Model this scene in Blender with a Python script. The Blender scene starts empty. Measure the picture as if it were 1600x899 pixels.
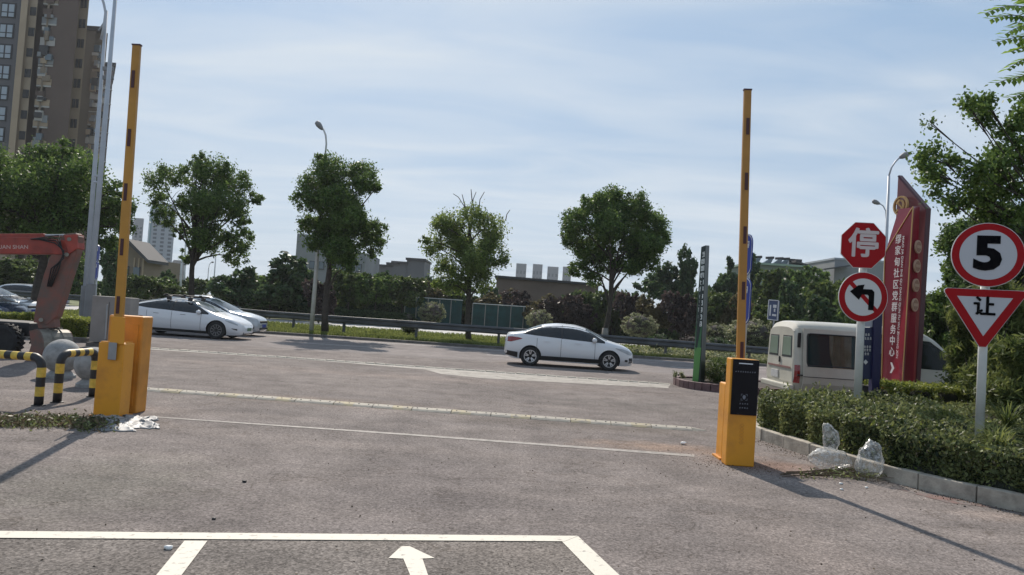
import bpy, bmesh, math, random
import numpy as np
from mathutils import Vector, Matrix, noise as mnoise
R = math.radians
sc = bpy.context.scene
col = sc.collection
rnd = random.Random(7)
nr = np.random.RandomState(11)

# ------------------------------------------------------------------ camera
PITCH, ROLL, CAMH, FPX = R(2.0), R(3.75), 1.68, 1164.0
f_ = Vector((0, math.cos(PITCH), math.sin(PITCH)))
u0 = Vector((0, -math.sin(PITCH), math.cos(PITCH)))
r0 = Vector((1, 0, 0))
U_ = -math.sin(ROLL) * r0 + math.cos(ROLL) * u0
R_ = math.cos(ROLL) * r0 + math.sin(ROLL) * u0
cd = bpy.data.cameras.new('camera'); cam = bpy.data.objects.new('camera', cd); col.objects.link(cam)
cd.sensor_width = 36; cd.lens = 36 * FPX / 1600; cd.clip_start = 0.05; cd.clip_end = 5000
M = Matrix((R_, U_, -f_)).transposed().to_4x4(); M.translation = Vector((0, 0, CAMH)); cam.matrix_world = M
sc.camera = cam

# ------------------------------------------------------------------ sky, sun, exposure
SUN_EL, SUN_AZ = 41.0, -15.0          # degrees; azimuth from +Y, clockwise positive
w = bpy.data.worlds.new('World'); sc.world = w; w.use_nodes = True
nt = w.node_tree; nt.nodes.clear(); L = nt.links.new
out = nt.nodes.new('ShaderNodeOutputWorld'); bg = nt.nodes.new('ShaderNodeBackground'); L(bg.outputs[0], out.inputs[0])
bg.inputs[1].default_value = 0.076
sky = nt.nodes.new('ShaderNodeTexSky'); sky.sky_type = 'NISHITA'; sky.sun_disc = False
sky.sun_elevation = R(SUN_EL); sky.sun_rotation = R(SUN_AZ); sky.air_density = 1.0; sky.dust_density = 1.2; sky.ozone_density = 2.0; sky.altitude = 50
tc = nt.nodes.new('ShaderNodeTexCoord')
sp = nt.nodes.new('ShaderNodeSeparateXYZ'); L(tc.outputs['Generated'], sp.inputs[0])
def math_n(op, a, b=None, tree=None):
    n = (tree or nt).nodes.new('ShaderNodeMath'); n.operation = op
    for i, x in enumerate((a, b)):
        if x is None: continue
        if isinstance(x, (int, float)): n.inputs[i].default_value = x
        else: (tree or nt).links.new(x, n.inputs[i])
    return n.outputs[0]
zz = math_n('MAXIMUM', sp.outputs[2], 0.0); zz = math_n('ADD', zz, 0.10)
cx = math_n('DIVIDE', sp.outputs[0], zz); cy = math_n('DIVIDE', sp.outputs[1], zz)
cb = nt.nodes.new('ShaderNodeCombineXYZ'); L(cx, cb.inputs[0]); L(cy, cb.inputs[1])
mp = nt.nodes.new('ShaderNodeMapping'); L(cb.outputs[0], mp.inputs[0]); mp.inputs['Rotation'].default_value = (0, 0, R(-24)); mp.inputs['Scale'].default_value = (0.55, 1.3, 1); mp.inputs['Location'].default_value = (3.1, 1.7, 0)
n1 = nt.nodes.new('ShaderNodeTexNoise'); L(mp.outputs[0], n1.inputs[0]); n1.inputs['Scale'].default_value = 0.9; n1.inputs['Detail'].default_value = 7; n1.inputs['Roughness'].default_value = 0.52; n1.inputs['Distortion'].default_value = 0.6
rp = nt.nodes.new('ShaderNodeValToRGB'); L(n1.outputs[0], rp.inputs[0])
rp.color_ramp.elements[0].position = 0.40; rp.color_ramp.elements[1].position = 0.66
rp.color_ramp.elements[0].color = (0.0, 0.0, 0.0, 1); rp.color_ramp.elements[1].color = (1, 1, 1, 1)
# thin high veil everywhere, wispy streaks on top of it, paler towards the horizon
def mixc(fac, a, c):
    m = nt.nodes.new('ShaderNodeMix'); m.data_type = 'RGBA'
    if isinstance(fac, float): m.inputs[0].default_value = fac
    else: L(fac, m.inputs[0])
    L(a, m.inputs[6]); m.inputs[7].default_value = (*c, 1); return m.outputs[2]
c_ = mixc(0.80, sky.outputs[0], (2.9, 4.45, 6.5))
up_ = math_n('MINIMUM', math_n('MAXIMUM', sp.outputs[2], 0.0), 1.0)
hzf = math_n('MULTIPLY', math_n('POWER', math_n('SUBTRACT', 1.0, up_), 5.0), 0.80)
c_ = mixc(hzf, c_, (4.7, 5.55, 6.3))
mp2 = nt.nodes.new('ShaderNodeMapping'); L(cb.outputs[0], mp2.inputs[0]); mp2.inputs['Rotation'].default_value = (0, 0, R(-30)); mp2.inputs['Scale'].default_value = (0.7, 1.9, 1); mp2.inputs['Location'].default_value = (1.3, 4.4, 0)
n2 = nt.nodes.new('ShaderNodeTexNoise'); L(mp2.outputs[0], n2.inputs[0]); n2.inputs['Scale'].default_value = 1.3; n2.inputs['Detail'].default_value = 8; n2.inputs['Roughness'].default_value = 0.5; n2.inputs['Distortion'].default_value = 0.8
r2 = nt.nodes.new('ShaderNodeMapRange'); L(n2.outputs[0], r2.inputs['Value']); r2.inputs['From Min'].default_value = .38; r2.inputs['From Max'].default_value = .70
cloud = math_n('MULTIPLY', math_n('ADD', math_n('MULTIPLY', rp.outputs[0], .45), math_n('MULTIPLY', r2.outputs[0], .55)), .98)
c_ = mixc(cloud, c_, (6.3, 6.95, 7.6))
L(c_, bg.inputs[0])

sd = bpy.data.lights.new('sun', 'SUN'); sd.energy = 3.9; sd.angle = R(0.6); sd.color = (1.0, 0.91, 0.80)
sun = bpy.data.objects.new('sun', sd); col.objects.link(sun)
az, el = R(SUN_AZ), R(SUN_EL)
S = Vector((math.sin(az) * math.cos(el), math.cos(az) * math.cos(el), math.sin(el)))
sun.rotation_euler = S.to_track_quat('Z', 'Y').to_euler()
sc.view_settings.view_transform = 'Standard'; sc.view_settings.look = 'None'
sc.view_settings.exposure = 0.5; sc.view_settings.gamma = 1.0; sc.view_settings.use_curve_mapping = False
sc.cycles.use_denoising = True; sc.cycles.max_bounces = 6; sc.cycles.transparent_max_bounces = 12; sc.cycles.volume_bounces = 0

# ------------------------------------------------------------------ photo to world helpers
def ray(px, py):
    return ((px - 800) / FPX) * R_ + ((449.5 - py) / FPX) * U_ + f_
def G(px, py, z=0.0):
    d = ray(px, py); t = (z - CAMH) / d.z
    return Vector((d.x * t, d.y * t, z))
def D(px, py, Y):
    d = ray(px, py); t = Y / d.y
    return Vector((d.x * t, Y, CAMH + d.z * t))
def px_size(n, Y): return n * Y / FPX

# ------------------------------------------------------------------ materials
def mat(name, c, rough=0.6, metal=0.0, var=0.0, vscale=3.0, bump=0.0, bscale=40.0, spec=0.5, c2=None, emit=None, coat=0.0, trans=0.0, alpha=1.0, vpos=(0.35, 0.65)):
    m = bpy.data.materials.new(name); m.use_nodes = True; t = m.node_tree; b = t.nodes['Principled BSDF']
    b.inputs['Roughness'].default_value = rough; b.inputs['Metallic'].default_value = metal
    b.inputs['Specular IOR Level'].default_value = spec
    b.inputs['Coat Weight'].default_value = coat; b.inputs['Transmission Weight'].default_value = trans; b.inputs['Alpha'].default_value = alpha
    b.inputs['Base Color'].default_value = (*c, 1)
    if emit: b.inputs['Emission Color'].default_value = (*emit[0], 1); b.inputs['Emission Strength'].default_value = emit[1]
    tcn = None
    if var or c2 or bump:
        tcn = t.nodes.new('ShaderNodeTexCoord')
    if var or c2:
        n = t.nodes.new('ShaderNodeTexNoise'); n.inputs['Scale'].default_value = vscale; n.inputs['Detail'].default_value = 6; n.inputs['Roughness'].default_value = 0.6
        t.links.new(tcn.outputs['Object'], n.inputs['Vector'])
        r = t.nodes.new('ShaderNodeValToRGB'); t.links.new(n.outputs[0], r.inputs[0])
        r.color_ramp.elements[0].position, r.color_ramp.elements[1].position = vpos
        cc = c2 or tuple(x * (1 - var) for x in c)
        r.color_ramp.elements[0].color = (*cc, 1); r.color_ramp.elements[1].color = (*(c if c2 else tuple(min(1, x * (1 + var * .5)) for x in c)), 1)
        t.links.new(r.outputs[0], b.inputs['Base Color'])
    if bump:
        n = t.nodes.new('ShaderNodeTexNoise'); n.inputs['Scale'].default_value = bscale; n.inputs['Detail'].default_value = 4
        t.links.new(tcn.outputs['Object'], n.inputs['Vector'])
        bp = t.nodes.new('ShaderNodeBump'); bp.inputs['Strength'].default_value = bump; bp.inputs['Distance'].default_value = 0.02
        t.links.new(n.outputs[0], bp.inputs['Height']); t.links.new(bp.outputs[0], b.inputs['Normal'])
    return m

def asphalt(name, base, tint, grain=0.35, patch=(0.8, 1.15), stains=()):
    m = bpy.data.materials.new(name); m.use_nodes = True; t = m.node_tree; b = t.nodes['Principled BSDF']; K = t.links.new
    tcn = t.nodes.new('ShaderNodeTexCoord')
    def nz(scale, det=3, rough=.6, vec=None, dist=0):
        n = t.nodes.new('ShaderNodeTexNoise'); n.inputs['Scale'].default_value = scale; n.inputs['Detail'].default_value = det; n.inputs['Roughness'].default_value = rough; n.inputs['Distortion'].default_value = dist
        K(vec or tcn.outputs['Object'], n.inputs['Vector']); return n.outputs[0]
    def ramp(x, p0, p1, c0, c1):
        r = t.nodes.new('ShaderNodeValToRGB'); K(x, r.inputs[0]); e = r.color_ramp.elements
        e[0].position, e[1].position = p0, p1; e[0].color = (*c0, 1); e[1].color = (*c1, 1); return r.outputs[0]
    def mul(a, c):
        n = t.nodes.new('ShaderNodeMix'); n.data_type = 'RGBA'; n.blend_type = 'MULTIPLY'; n.inputs[0].default_value = 1
        K(a, n.inputs[6]); K(c, n.inputs[7]); return n.outputs[2]
    big = ramp(nz(0.35, 6, .62, dist=.5), .32, .7, base, tint)
    pt = ramp(nz(1.7, 6, .65), .3, .72, (patch[0],) * 3, (patch[1],) * 3)
    vor = t.nodes.new('ShaderNodeTexVoronoi'); vor.inputs['Scale'].default_value = 70; K(tcn.outputs['Object'], vor.inputs['Vector'])
    gr = ramp(vor.outputs['Color'], .1, .9, (1 - grain * 1.0,) * 3, (1 + grain * 1.1,) * 3)
    st = t.nodes.new('ShaderNodeMapping'); st.inputs['Scale'].default_value = (0.25, 2.2, 1); K(tcn.outputs['Object'], st.inputs[0])
    streak = ramp(nz(.8, 5, .6, st.outputs[0]), .3, .75, (.9, .9, .9), (1.12, 1.1, 1.07))
    v2 = t.nodes.new('ShaderNodeTexNoise'); v2.inputs['Scale'].default_value = 28; v2.inputs['Detail'].default_value = 3; K(tcn.outputs['Object'], v2.inputs['Vector'])
    g2 = ramp(v2.outputs[0], .3, .7, (1 - grain * .7,) * 3, (1 + grain * .6,) * 3)
    base_c = mul(mul(mul(mul(big, pt), gr), streak), g2)
    # faint cracks
    cv = t.nodes.new('ShaderNodeTexVoronoi'); cv.feature = 'DISTANCE_TO_EDGE'; cv.inputs['Scale'].default_value = .42
    wob = t.nodes.new('ShaderNodeMix'); wob.data_type = 'VECTOR'; wob.inputs[0].default_value = .16
    nzv = t.nodes.new('ShaderNodeTexNoise'); nzv.inputs['Scale'].default_value = 2.2; nzv.inputs['Detail'].default_value = 6; K(tcn.outputs['Object'], nzv.inputs['Vector'])
    sc_ = t.nodes.new('ShaderNodeVectorMath'); sc_.operation = 'SCALE'; sc_.inputs['Scale'].default_value = 9; K(nzv.outputs['Color'], sc_.inputs[0])
    K(tcn.outputs['Object'], wob.inputs[4]); K(sc_.outputs[0], wob.inputs[5]); K(wob.outputs[1], cv.inputs['Vector'])
    ck = ramp(cv.outputs['Distance'], .0, .010, (.70, .68, .66), (1, 1, 1)); base_c = mul(base_c, ck)
    # shaped stains and dust: (x, y, rx, ry, colour, strength)
    for (sx0, sy0, srx, sry, cc, stg) in stains:
        mpn = t.nodes.new('ShaderNodeMapping'); mpn.inputs['Location'].default_value = (-sx0 / srx, -sy0 / sry, 0); mpn.inputs['Scale'].default_value = (1 / srx, 1 / sry, 0); K(tcn.outputs['Object'], mpn.inputs[0])
        ln = t.nodes.new('ShaderNodeVectorMath'); ln.operation = 'LENGTH'; K(mpn.outputs[0], ln.inputs[0])
        nn2 = nz(2.6, 6, .7); ad = t.nodes.new('ShaderNodeMath'); ad.operation = 'MULTIPLY_ADD'; K(nn2, ad.inputs[0]); ad.inputs[1].default_value = 1.5; K(ln.outputs['Value'], ad.inputs[2])
        rr_ = t.nodes.new('ShaderNodeMapRange'); rr_.inputs['From Min'].default_value = 1.75; rr_.inputs['From Max'].default_value = .95; rr_.inputs['To Max'].default_value = stg; K(ad.outputs[0], rr_.inputs['Value'])
        m2 = t.nodes.new('ShaderNodeMix'); m2.data_type = 'RGBA'; m2.blend_type = 'MULTIPLY'; K(rr_.outputs[0], m2.inputs[0]); K(base_c, m2.inputs[6]); m2.inputs[7].default_value = (*cc, 1); base_c = m2.outputs[2]
    K(base_c, b.inputs['Base Color'])
    b.inputs['Roughness'].default_value = 0.95; b.inputs['Specular IOR Level'].default_value = 0.12
    bp = t.nodes.new('ShaderNodeBump'); bp.inputs['Strength'].default_value = 0.5; bp.inputs['Distance'].default_value = 0.006
    K(vor.outputs['Distance'], bp.inputs['Height']); K(bp.outputs[0], b.inputs['Normal'])
    return m

def leafmat(name, c_dark, c_light, transl=0.35, rough=0.5):
    m = bpy.data.materials.new(name); m.use_nodes = True; t = m.node_tree; K = t.links.new
    b = t.nodes['Principled BSDF']; o = t.nodes['Material Output']
    g = t.nodes.new('ShaderNodeNewGeometry'); tcn = t.nodes.new('ShaderNodeTexCoord')
    n = t.nodes.new('ShaderNodeTexNoise'); n.inputs['Scale'].default_value = 0.9; n.inputs['Detail'].default_value = 3; K(tcn.outputs['Object'], n.inputs['Vector'])
    a = t.nodes.new('ShaderNodeMath'); a.operation = 'MULTIPLY_ADD'; K(g.outputs['Random Per Island'], a.inputs[0]); a.inputs[1].default_value = .55; K(n.outputs[0], a.inputs[2])
    r = t.nodes.new('ShaderNodeValToRGB'); K(a.outputs[0], r.inputs[0]); e = r.color_ramp.elements
    e[0].position, e[1].position = .45, 1.05; e[0].color = (*c_dark, 1); e[1].color = (*c_light, 1)
    e[1].position = 1.0
    K(r.outputs[0], b.inputs['Base Color']); b.inputs['Roughness'].default_value = rough; b.inputs['Specular IOR Level'].default_value = .22
    tr = t.nodes.new('ShaderNodeBsdfTranslucent'); 
    hv = t.nodes.new('ShaderNodeHueSaturation'); hv.inputs['Value'].default_value = 1.5; hv.inputs['Hue'].default_value = .485; K(r.outputs[0], hv.inputs['Color']); K(hv.outputs[0], tr.inputs[0])
    ms = t.nodes.new('ShaderNodeMixShader'); ms.inputs[0].default_value = transl; K(b.outputs[0], ms.inputs[1]); K(tr.outputs[0], ms.inputs[2]); K(ms.outputs[0], o.inputs[0])
    return m

M_ = {}
def mm(k, *a, **kw): M_[k] = mat(k, *a, **kw); return M_[k]
M_['lot'] = asphalt('lot_asphalt', (.148, .130, .124), (.212, .186, .175), patch=(.74, 1.22), stains=[
    (2.2, 10.2, 1.6, .5, (1.35, 1.15, .98), .9), (3.4, 9.3, .8, .7, (.95, .72, .62), .8), (1.5, 11.8, 3.2, .7, (.80, .78, .74), .8), (-3, 12.6, 2.5, .7, (1.22, 1.12, 1.0), .7),
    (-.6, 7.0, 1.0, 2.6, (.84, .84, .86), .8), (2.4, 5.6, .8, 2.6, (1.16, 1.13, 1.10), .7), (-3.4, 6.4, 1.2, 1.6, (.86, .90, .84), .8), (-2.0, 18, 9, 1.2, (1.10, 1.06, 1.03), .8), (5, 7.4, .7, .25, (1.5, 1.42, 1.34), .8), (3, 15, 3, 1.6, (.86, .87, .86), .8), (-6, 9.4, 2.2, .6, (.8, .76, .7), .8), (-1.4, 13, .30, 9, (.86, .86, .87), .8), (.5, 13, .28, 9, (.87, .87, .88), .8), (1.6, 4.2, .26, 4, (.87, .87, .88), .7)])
M_['bay'] = asphalt('bay_asphalt', (.142, .126, .116), (.202, .180, .164), grain=.42)
M_['road'] = asphalt('road_asphalt', (.175, .157, .153), (.245, .219, .211), grain=.2)
mm('farroad', (.36, .35, .34), .8, var=.2, vscale=.4)
mm('concrete', (.29, .265, .235), .85, var=.3, vscale=2.5, bump=.3)
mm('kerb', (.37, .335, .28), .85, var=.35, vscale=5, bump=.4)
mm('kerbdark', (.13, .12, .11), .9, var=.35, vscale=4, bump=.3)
mm('ground', (.07, .075, .04), .95, c2=(.10, .085, .06), vscale=.3)
mm('grass_base', (.09, .12, .035), .95, c2=(.13, .14, .06), vscale=1.2)
mm('line', (.60, .56, .48), .75, c2=(.30, .27, .24), vscale=16, vpos=(.30, .42))
mm('wornline', (.30, .27, .245), .8, c2=(.19, .175, .16), vscale=9, vpos=(.4, .58))
mm('orange', (.68, .285, .014), .42, c2=(.46, .18, .02), vscale=2.5, vpos=(.22, .5), coat=.15)
mm('orange_dk', (.58, .24, .03), .5, var=.2, vscale=3.0)
mm('black_gloss', (.004, .004, .007), .25, spec=.2)
mm('sign_black', (.003, .003, .004), .8, spec=.05)
mm('black', (.015, .015, .016), .55)
mm('darkred', (.05, .006, .008), .4)
mm('whitepaint', (.72, .72, .70), .45, var=.1, vscale=3)
mm('polewhite', (.55, .56, .54), .45, var=.15, vscale=2)
mm('poleblue', (.40, .43, .47), .45, var=.12, vscale=1.5)
mm('polegrey', (.19, .19, .19), .6, var=.2, vscale=1.5)
mm('metal', (.30, .31, .32), .45, metal=.7, var=.2, vscale=2)
mm('rail', (.075, .08, .085), .55, metal=.3, var=.35, vscale=1.2)
mm('signred', (.33, .006, .010), .6, spec=.15, var=.08, vscale=2)
mm('signwhite', (.58, .58, .58), .6, spec=.2)
mm('signback', (.3, .31, .32), .5, metal=.6)
mm('signblue', (.02, .045, .28), .35)
mm('navy', (.007, .007, .055), .4)
mm('monred', (.27, .012, .028), .3, var=.15, vscale=1.2, coat=.3)
mm('monred2', (.16, .035, .042), .35, var=.2, vscale=1.0, coat=.3)
mm('monred3', (.06, .006, .012), .35)
mm('gold', (.50, .30, .12), .4, metal=.35)
mm('medal', (.60, .42, .30), .45, metal=.2)
mm('pylon_dk', (.012, .05, .028), .35, coat=.3)
mm('pylon_lt', (.075, .23, .05), .4, coat=.2)
mm('pylon_black', (.01, .022, .02), .4)
mm('stripeyellow', (.62, .42, .06), .5, var=.25, vscale=12)
mm('stripeblack', (.018, .018, .02), .5, var=.3, vscale=12)
mm('stone', (.27, .27, .265), .85, var=.25, vscale=9, bump=.5, bscale=60)
mm('exred', (.30, .038, .022), .45, var=.35, vscale=3)
mm('exdirt', (.20, .075, .055), .7, c2=(.11, .085, .07), vscale=4)
mm('steelworn', (.20, .185, .155), .6, metal=.3, var=.4, vscale=5)
mm('rubber', (.02, .02, .021), .85, var=.3, vscale=9)
mm('cabinet', (.26, .245, .225), .7, var=.15, vscale=2)
mm('carwhite', (.66, .67, .69), .25, coat=.8)
mm('carsilver', (.42, .45, .48), .25, metal=.3, coat=.8)
mm('carnavy', (.02, .028, .06), .25, coat=.8)
mm('glassdark', (.012, .014, .016), .06, spec=.5)
mm('glassscreen', (.10, .12, .13), .05, spec=.6)
mm('plasticdark', (.02, .02, .021), .6)
mm('gap', (.06, .06, .06), .7)
mm('taillight', (.22, .008, .012), .15, coat=.6)
mm('headlight', (.34, .36, .38), .1, coat=.8)
mm('rim', (.45, .46, .48), .3, metal=.8)
mm('rimdark', (.16, .165, .17), .35, metal=.6)
mm('vanwhite', (.50, .48, .41), .38, var=.12, vscale=1.5, coat=.2)
mm('curtain', (.42, .33, .22), .9, var=.2, vscale=6)
mm('interior', (.03, .03, .03), .9)
mm('plate', (.5, .5, .5), .5, var=.3, vscale=30)
mm('bark', (.055, .045, .036), .9, var=.4, vscale=6, bump=.6)
mm('whitewash', (.20, .19, .17), .9, var=.3, vscale=5)
mm('soil', (.045, .032, .024), .95, var=.5, vscale=14, bump=.6, bscale=20)
mm('twig', (.11, .075, .045), .9, var=.4, vscale=20)
mm('hedgecore', (.012, .016, .008), .95, var=.4, vscale=14)  # near-black filler, shade inside the foliage put into its colour
mm('maroonkerb', (.13, .075, .075), .75, var=.3, vscale=7, bump=.2)
mm('tealfence', (.008, .055, .055), .6, var=.35, vscale=1.5)
mm('plastic_bag', (.62, .62, .60), .12, alpha=.30, spec=1.0)
mm('sack', (.24, .245, .25), .55, var=.35, vscale=7)
mm('b_front', (.10, .095, .10), .8, var=.15, vscale=.15)
mm('b_beige', (.36, .275, .19), .85, var=.12, vscale=.2)
mm('b_brown', (.105, .072, .056), .85, var=.15, vscale=.2)
mm('b_olive', (.15, .122, .088), .85, var=.15, vscale=.2)
mm('b_tan', (.21, .165, .118), .85, var=.15, vscale=.2)
mm('b_grey', (.22, .23, .235), .85, var=.15, vscale=.2)
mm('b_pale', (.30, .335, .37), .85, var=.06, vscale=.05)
mm('b_dark', (.03, .03, .032), .7)
mm('b_glass', (.10, .13, .15), .12)
mm('b_rail', (.38, .36, .33), .7)
mm('b_roof', (.06, .06, .062), .8)
mm('leafdead', (.14, .11, .06), .8)
def film():
    m = bpy.data.materials.new('clear_film'); m.use_nodes = True; t = m.node_tree; K = t.links.new; b = t.nodes['Principled BSDF']; o = t.nodes['Material Output']
    b.inputs['Base Color'].default_value = (.62, .62, .60, 1); b.inputs['Roughness'].default_value = .22; b.inputs['Specular IOR Level'].default_value = .9
    tr = t.nodes.new('ShaderNodeBsdfTransparent'); ly = t.nodes.new('ShaderNodeLayerWeight'); ly.inputs[0].default_value = .45
    n = t.nodes.new('ShaderNodeTexNoise'); n.inputs['Scale'].default_value = 22; n.inputs['Detail'].default_value = 5; tcn = t.nodes.new('ShaderNodeTexCoord'); K(tcn.outputs['Object'], n.inputs['Vector'])
    r = t.nodes.new('ShaderNodeMapRange'); r.inputs['From Min'].default_value = .45; r.inputs['From Max'].default_value = .62; r.inputs['To Min'].default_value = .05; r.inputs['To Max'].default_value = .42; K(n.outputs[0], r.inputs['Value'])
    a = t.nodes.new('ShaderNodeMath'); a.operation = 'MULTIPLY_ADD'; K(ly.outputs['Facing'], a.inputs[0]); a.inputs[1].default_value = .55; K(r.outputs[0], a.inputs[2]); a.use_clamp = True
    ms = t.nodes.new('ShaderNodeMixShader'); K(a.outputs[0], ms.inputs[0]); K(tr.outputs[0], ms.inputs[1]); K(b.outputs[0], ms.inputs[2]); K(ms.outputs[0], o.inputs[0]); return m
M_['plastic_bag'] = film()
L_ = {
 'camphor': leafmat('camphor_leaf', (.026, .056, .016), (.115, .185, .045), .38),
 'camphor2': leafmat('camphor_leaf_light', (.045, .078, .022), (.17, .235, .06), .44),
 'dark': leafmat('dark_leaf', (.020, .044, .020), (.070, .115, .042), .32),
 'mid': leafmat('mid_leaf', (.028, .052, .016), (.10, .14, .040), .33),
 'purple': leafmat('purple_leaf', (.026, .020, .020), (.065, .048, .042), .3),
 'olive': leafmat('olive_leaf', (.040, .040, .018), (.13, .115, .055), .35),
 'hedge': leafmat('hedge_leaf', (.010, .022, .008), (.19, .22, .085), .25, .5),
 'hedgeb': leafmat('bright_hedge_leaf', (.05, .085, .015), (.20, .23, .05), .4),
 'shrub': leafmat('shrub_leaf', (.050, .068, .030), (.32, .33, .19), .3),
 'bamboo': leafmat('narrow_leaf', (.035, .060, .015), (.16, .19, .06), .4),
 'pinnate': leafmat('pinnate_leaf', (.07, .14, .02), (.20, .32, .06), .55),
 'grass': leafmat('grass_blade', (.06, .085, .02), (.17, .20, .06), .35),
 'dead': leafmat('dead_leaf', (.06, .048, .028), (.16, .13, .08), .2),
}

# ------------------------------------------------------------------ object helpers
def tag(o, label=None, cat=None, group=None, kind=None):
    if label: o['label'] = label
    if cat: o['category'] = cat
    if group: o['group'] = group
    if kind: o['kind'] = kind
    return o
def thing(name, label, cat, loc=(0, 0, 0), group=None):
    o = bpy.data.objects.new(name, None); col.objects.link(o); o.location = loc; o.empty_display_size = .2
    return tag(o, label, cat, group)
def wloc(o):
    v = Vector((0, 0, 0))
    while o is not None: v += o.location; o = o.parent
    return v
class MB:
    def __init__(s): s.v = []; s.f = []; s.mi = []; s.cur = 0
    def add(s, vs, fs):
        n = len(s.v); s.v += [tuple(v) for v in vs]
        for f in fs: s.f.append(tuple(n + i for i in f)); s.mi.append(s.cur)
        return s
    def box(s, c, d, rz=0.0, mtx=None):
        x, y, z = d[0] / 2, d[1] / 2, d[2] / 2
        vs = [Vector((a, b, e)) for e in (-z, z) for a, b in ((-x, -y), (x, -y), (x, y), (-x, y))]
        if rz: q = Matrix.Rotation(rz, 3, 'Z'); vs = [q @ v for v in vs]
        if mtx: vs = [mtx @ v for v in vs]
        c = Vector(c)
        return s.add([v + c for v in vs], [(3, 2, 1, 0), (4, 5, 6, 7), (0, 1, 5, 4), (1, 2, 6, 5), (2, 3, 7, 6), (3, 0, 4, 7)])
    def hexa(s, a, b):           # a: 4 points, b: 4 matching points
        return s.add(list(a) + list(b), [(3, 2, 1, 0), (4, 5, 6, 7), (0, 1, 5, 4), (1, 2, 6, 5), (2, 3, 7, 6), (3, 0, 4, 7)])
    def tube(s, pts, rad, n=8, caps=True):
        pts = [Vector(p) for p in pts]
        if isinstance(rad, (int, float)): rad = [rad] * len(pts)
        base = len(s.v); prev = None
        for i, p in enumerate(pts):
            t = (pts[min(i + 1, len(pts) - 1)] - pts[max(i - 1, 0)]).normalized()
            if prev is None:
                a = Vector((0, 0, 1)) if abs(t.z) < .9 else Vector((1, 0, 0)); x = t.cross(a).normalized()
            else: x = (prev - t * prev.dot(t)).normalized()
            prev = x; y = t.cross(x)
            for k in range(n):
                an = 2 * math.pi * k / n; s.v.append(tuple(p + (x * math.cos(an) + y * math.sin(an)) * rad[i]))
        for i in range(len(pts) - 1):
            for k in range(n):
                a = base + i * n + k; b = base + i * n + (k + 1) % n
                s.f.append((a, b, b + n, a + n)); s.mi.append(s.cur)
        if caps:
            s.f.append(tuple(base + k for k in reversed(range(n)))); s.mi.append(s.cur)
            e = base + (len(pts) - 1) * n; s.f.append(tuple(e + k for k in range(n))); s.mi.append(s.cur)
        return s
    def prism(s, poly, off):
        poly = [Vector(p) for p in poly]; off = Vector(off); n = len(poly)
        return s.add(poly + [p + off for p in poly], [tuple(range(n)), tuple(range(2 * n - 1, n - 1, -1))] + [(i, i + n, (i + 1) % n + n, (i + 1) % n) for i in range(n)])
    def lathe(s, c, prof, n=24, axis='Z'):
        c = Vector(c); base = len(s.v)
        for r, h in prof:
            for k in range(n):
                a = 2 * math.pi * k / n
                p = (r * math.cos(a), r * math.sin(a), h) if axis == 'Z' else (r * math.cos(a), h, r * math.sin(a))
                s.v.append(tuple(c + Vector(p)))
        for i in range(len(prof) - 1):
            for k in range(n):
                a = base + i * n + k; b = base + i * n + (k + 1) % n
                s.f.append((a, b, b + n, a + n)); s.mi.append(s.cur)
        s.f.append(tuple(base + k for k in reversed(range(n)))); s.mi.append(s.cur)
        e = base + (len(prof) - 1) * n; s.f.append(tuple(e + k for k in range(n))); s.mi.append(s.cur)
        return s
    def poly(s, pts): return s.add(pts, [tuple(range(len(pts)))])
    def build(s, name, m, parent=None, smooth=False, bevel=0.0, fix=True, label=None, autosm=False):
        ms = m if isinstance(m, (list, tuple)) else [m]
        me = bpy.data.meshes.new(name)
        o = wloc(parent) if parent is not None else Vector((0, 0, 0))
        me.from_pydata([(a - o.x, b - o.y, c - o.z) for a, b, c in s.v], [], s.f)
        for x in ms: me.materials.append(x)
        if len(ms) > 1: me.polygons.foreach_set('material_index', s.mi)
        if fix:
            bm = bmesh.new(); bm.from_mesh(me); bmesh.ops.recalc_face_normals(bm, faces=bm.faces); bm.to_mesh(me); bm.free()
        if smooth: me.shade_smooth()
        if autosm: me.shade_smooth(); me.set_sharp_from_angle(angle=R(38))
        ob = bpy.data.objects.new(name, me); col.objects.link(ob); ob.parent = parent
        if bevel:
            b = ob.modifiers.new('bevel', 'BEVEL'); b.width = bevel; b.segments = 2; b.limit_method = 'ANGLE'
        if label: ob['label'] = label
        return ob
def sheet(name, pts, m, z=None):
    b = MB(); b.poly([(p[0], p[1], z if z is not None else p[2]) for p in pts]); return b.build(name, m)
def quads_mesh(name, V, m, parent=None, tri=False):
    """V: (N,4,3) array of quads in world space"""
    o = wloc(parent) if parent is not None else Vector((0, 0, 0))
    V = V - np.array([[o.x, o.y, o.z]]); N = len(V)
    me = bpy.data.meshes.new(name)
    me.vertices.add(N * 4); me.vertices.foreach_set('co', V.reshape(-1).astype(np.float32))
    me.loops.add(N * 4); me.loops.foreach_set('vertex_index', np.arange(N * 4, dtype=np.int32))
    me.polygons.add(N); me.polygons.foreach_set('loop_start', np.arange(N, dtype=np.int32) * 4); me.polygons.foreach_set('loop_total', np.full(N, 4, dtype=np.int32))
    me.update(); me.materials.append(m)
    ob = bpy.data.objects.new(name, me); col.objects.link(ob); ob.parent = parent
    return ob
def unit(a): return a / np.maximum(np.linalg.norm(a, axis=1, keepdims=True), 1e-6)
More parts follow.
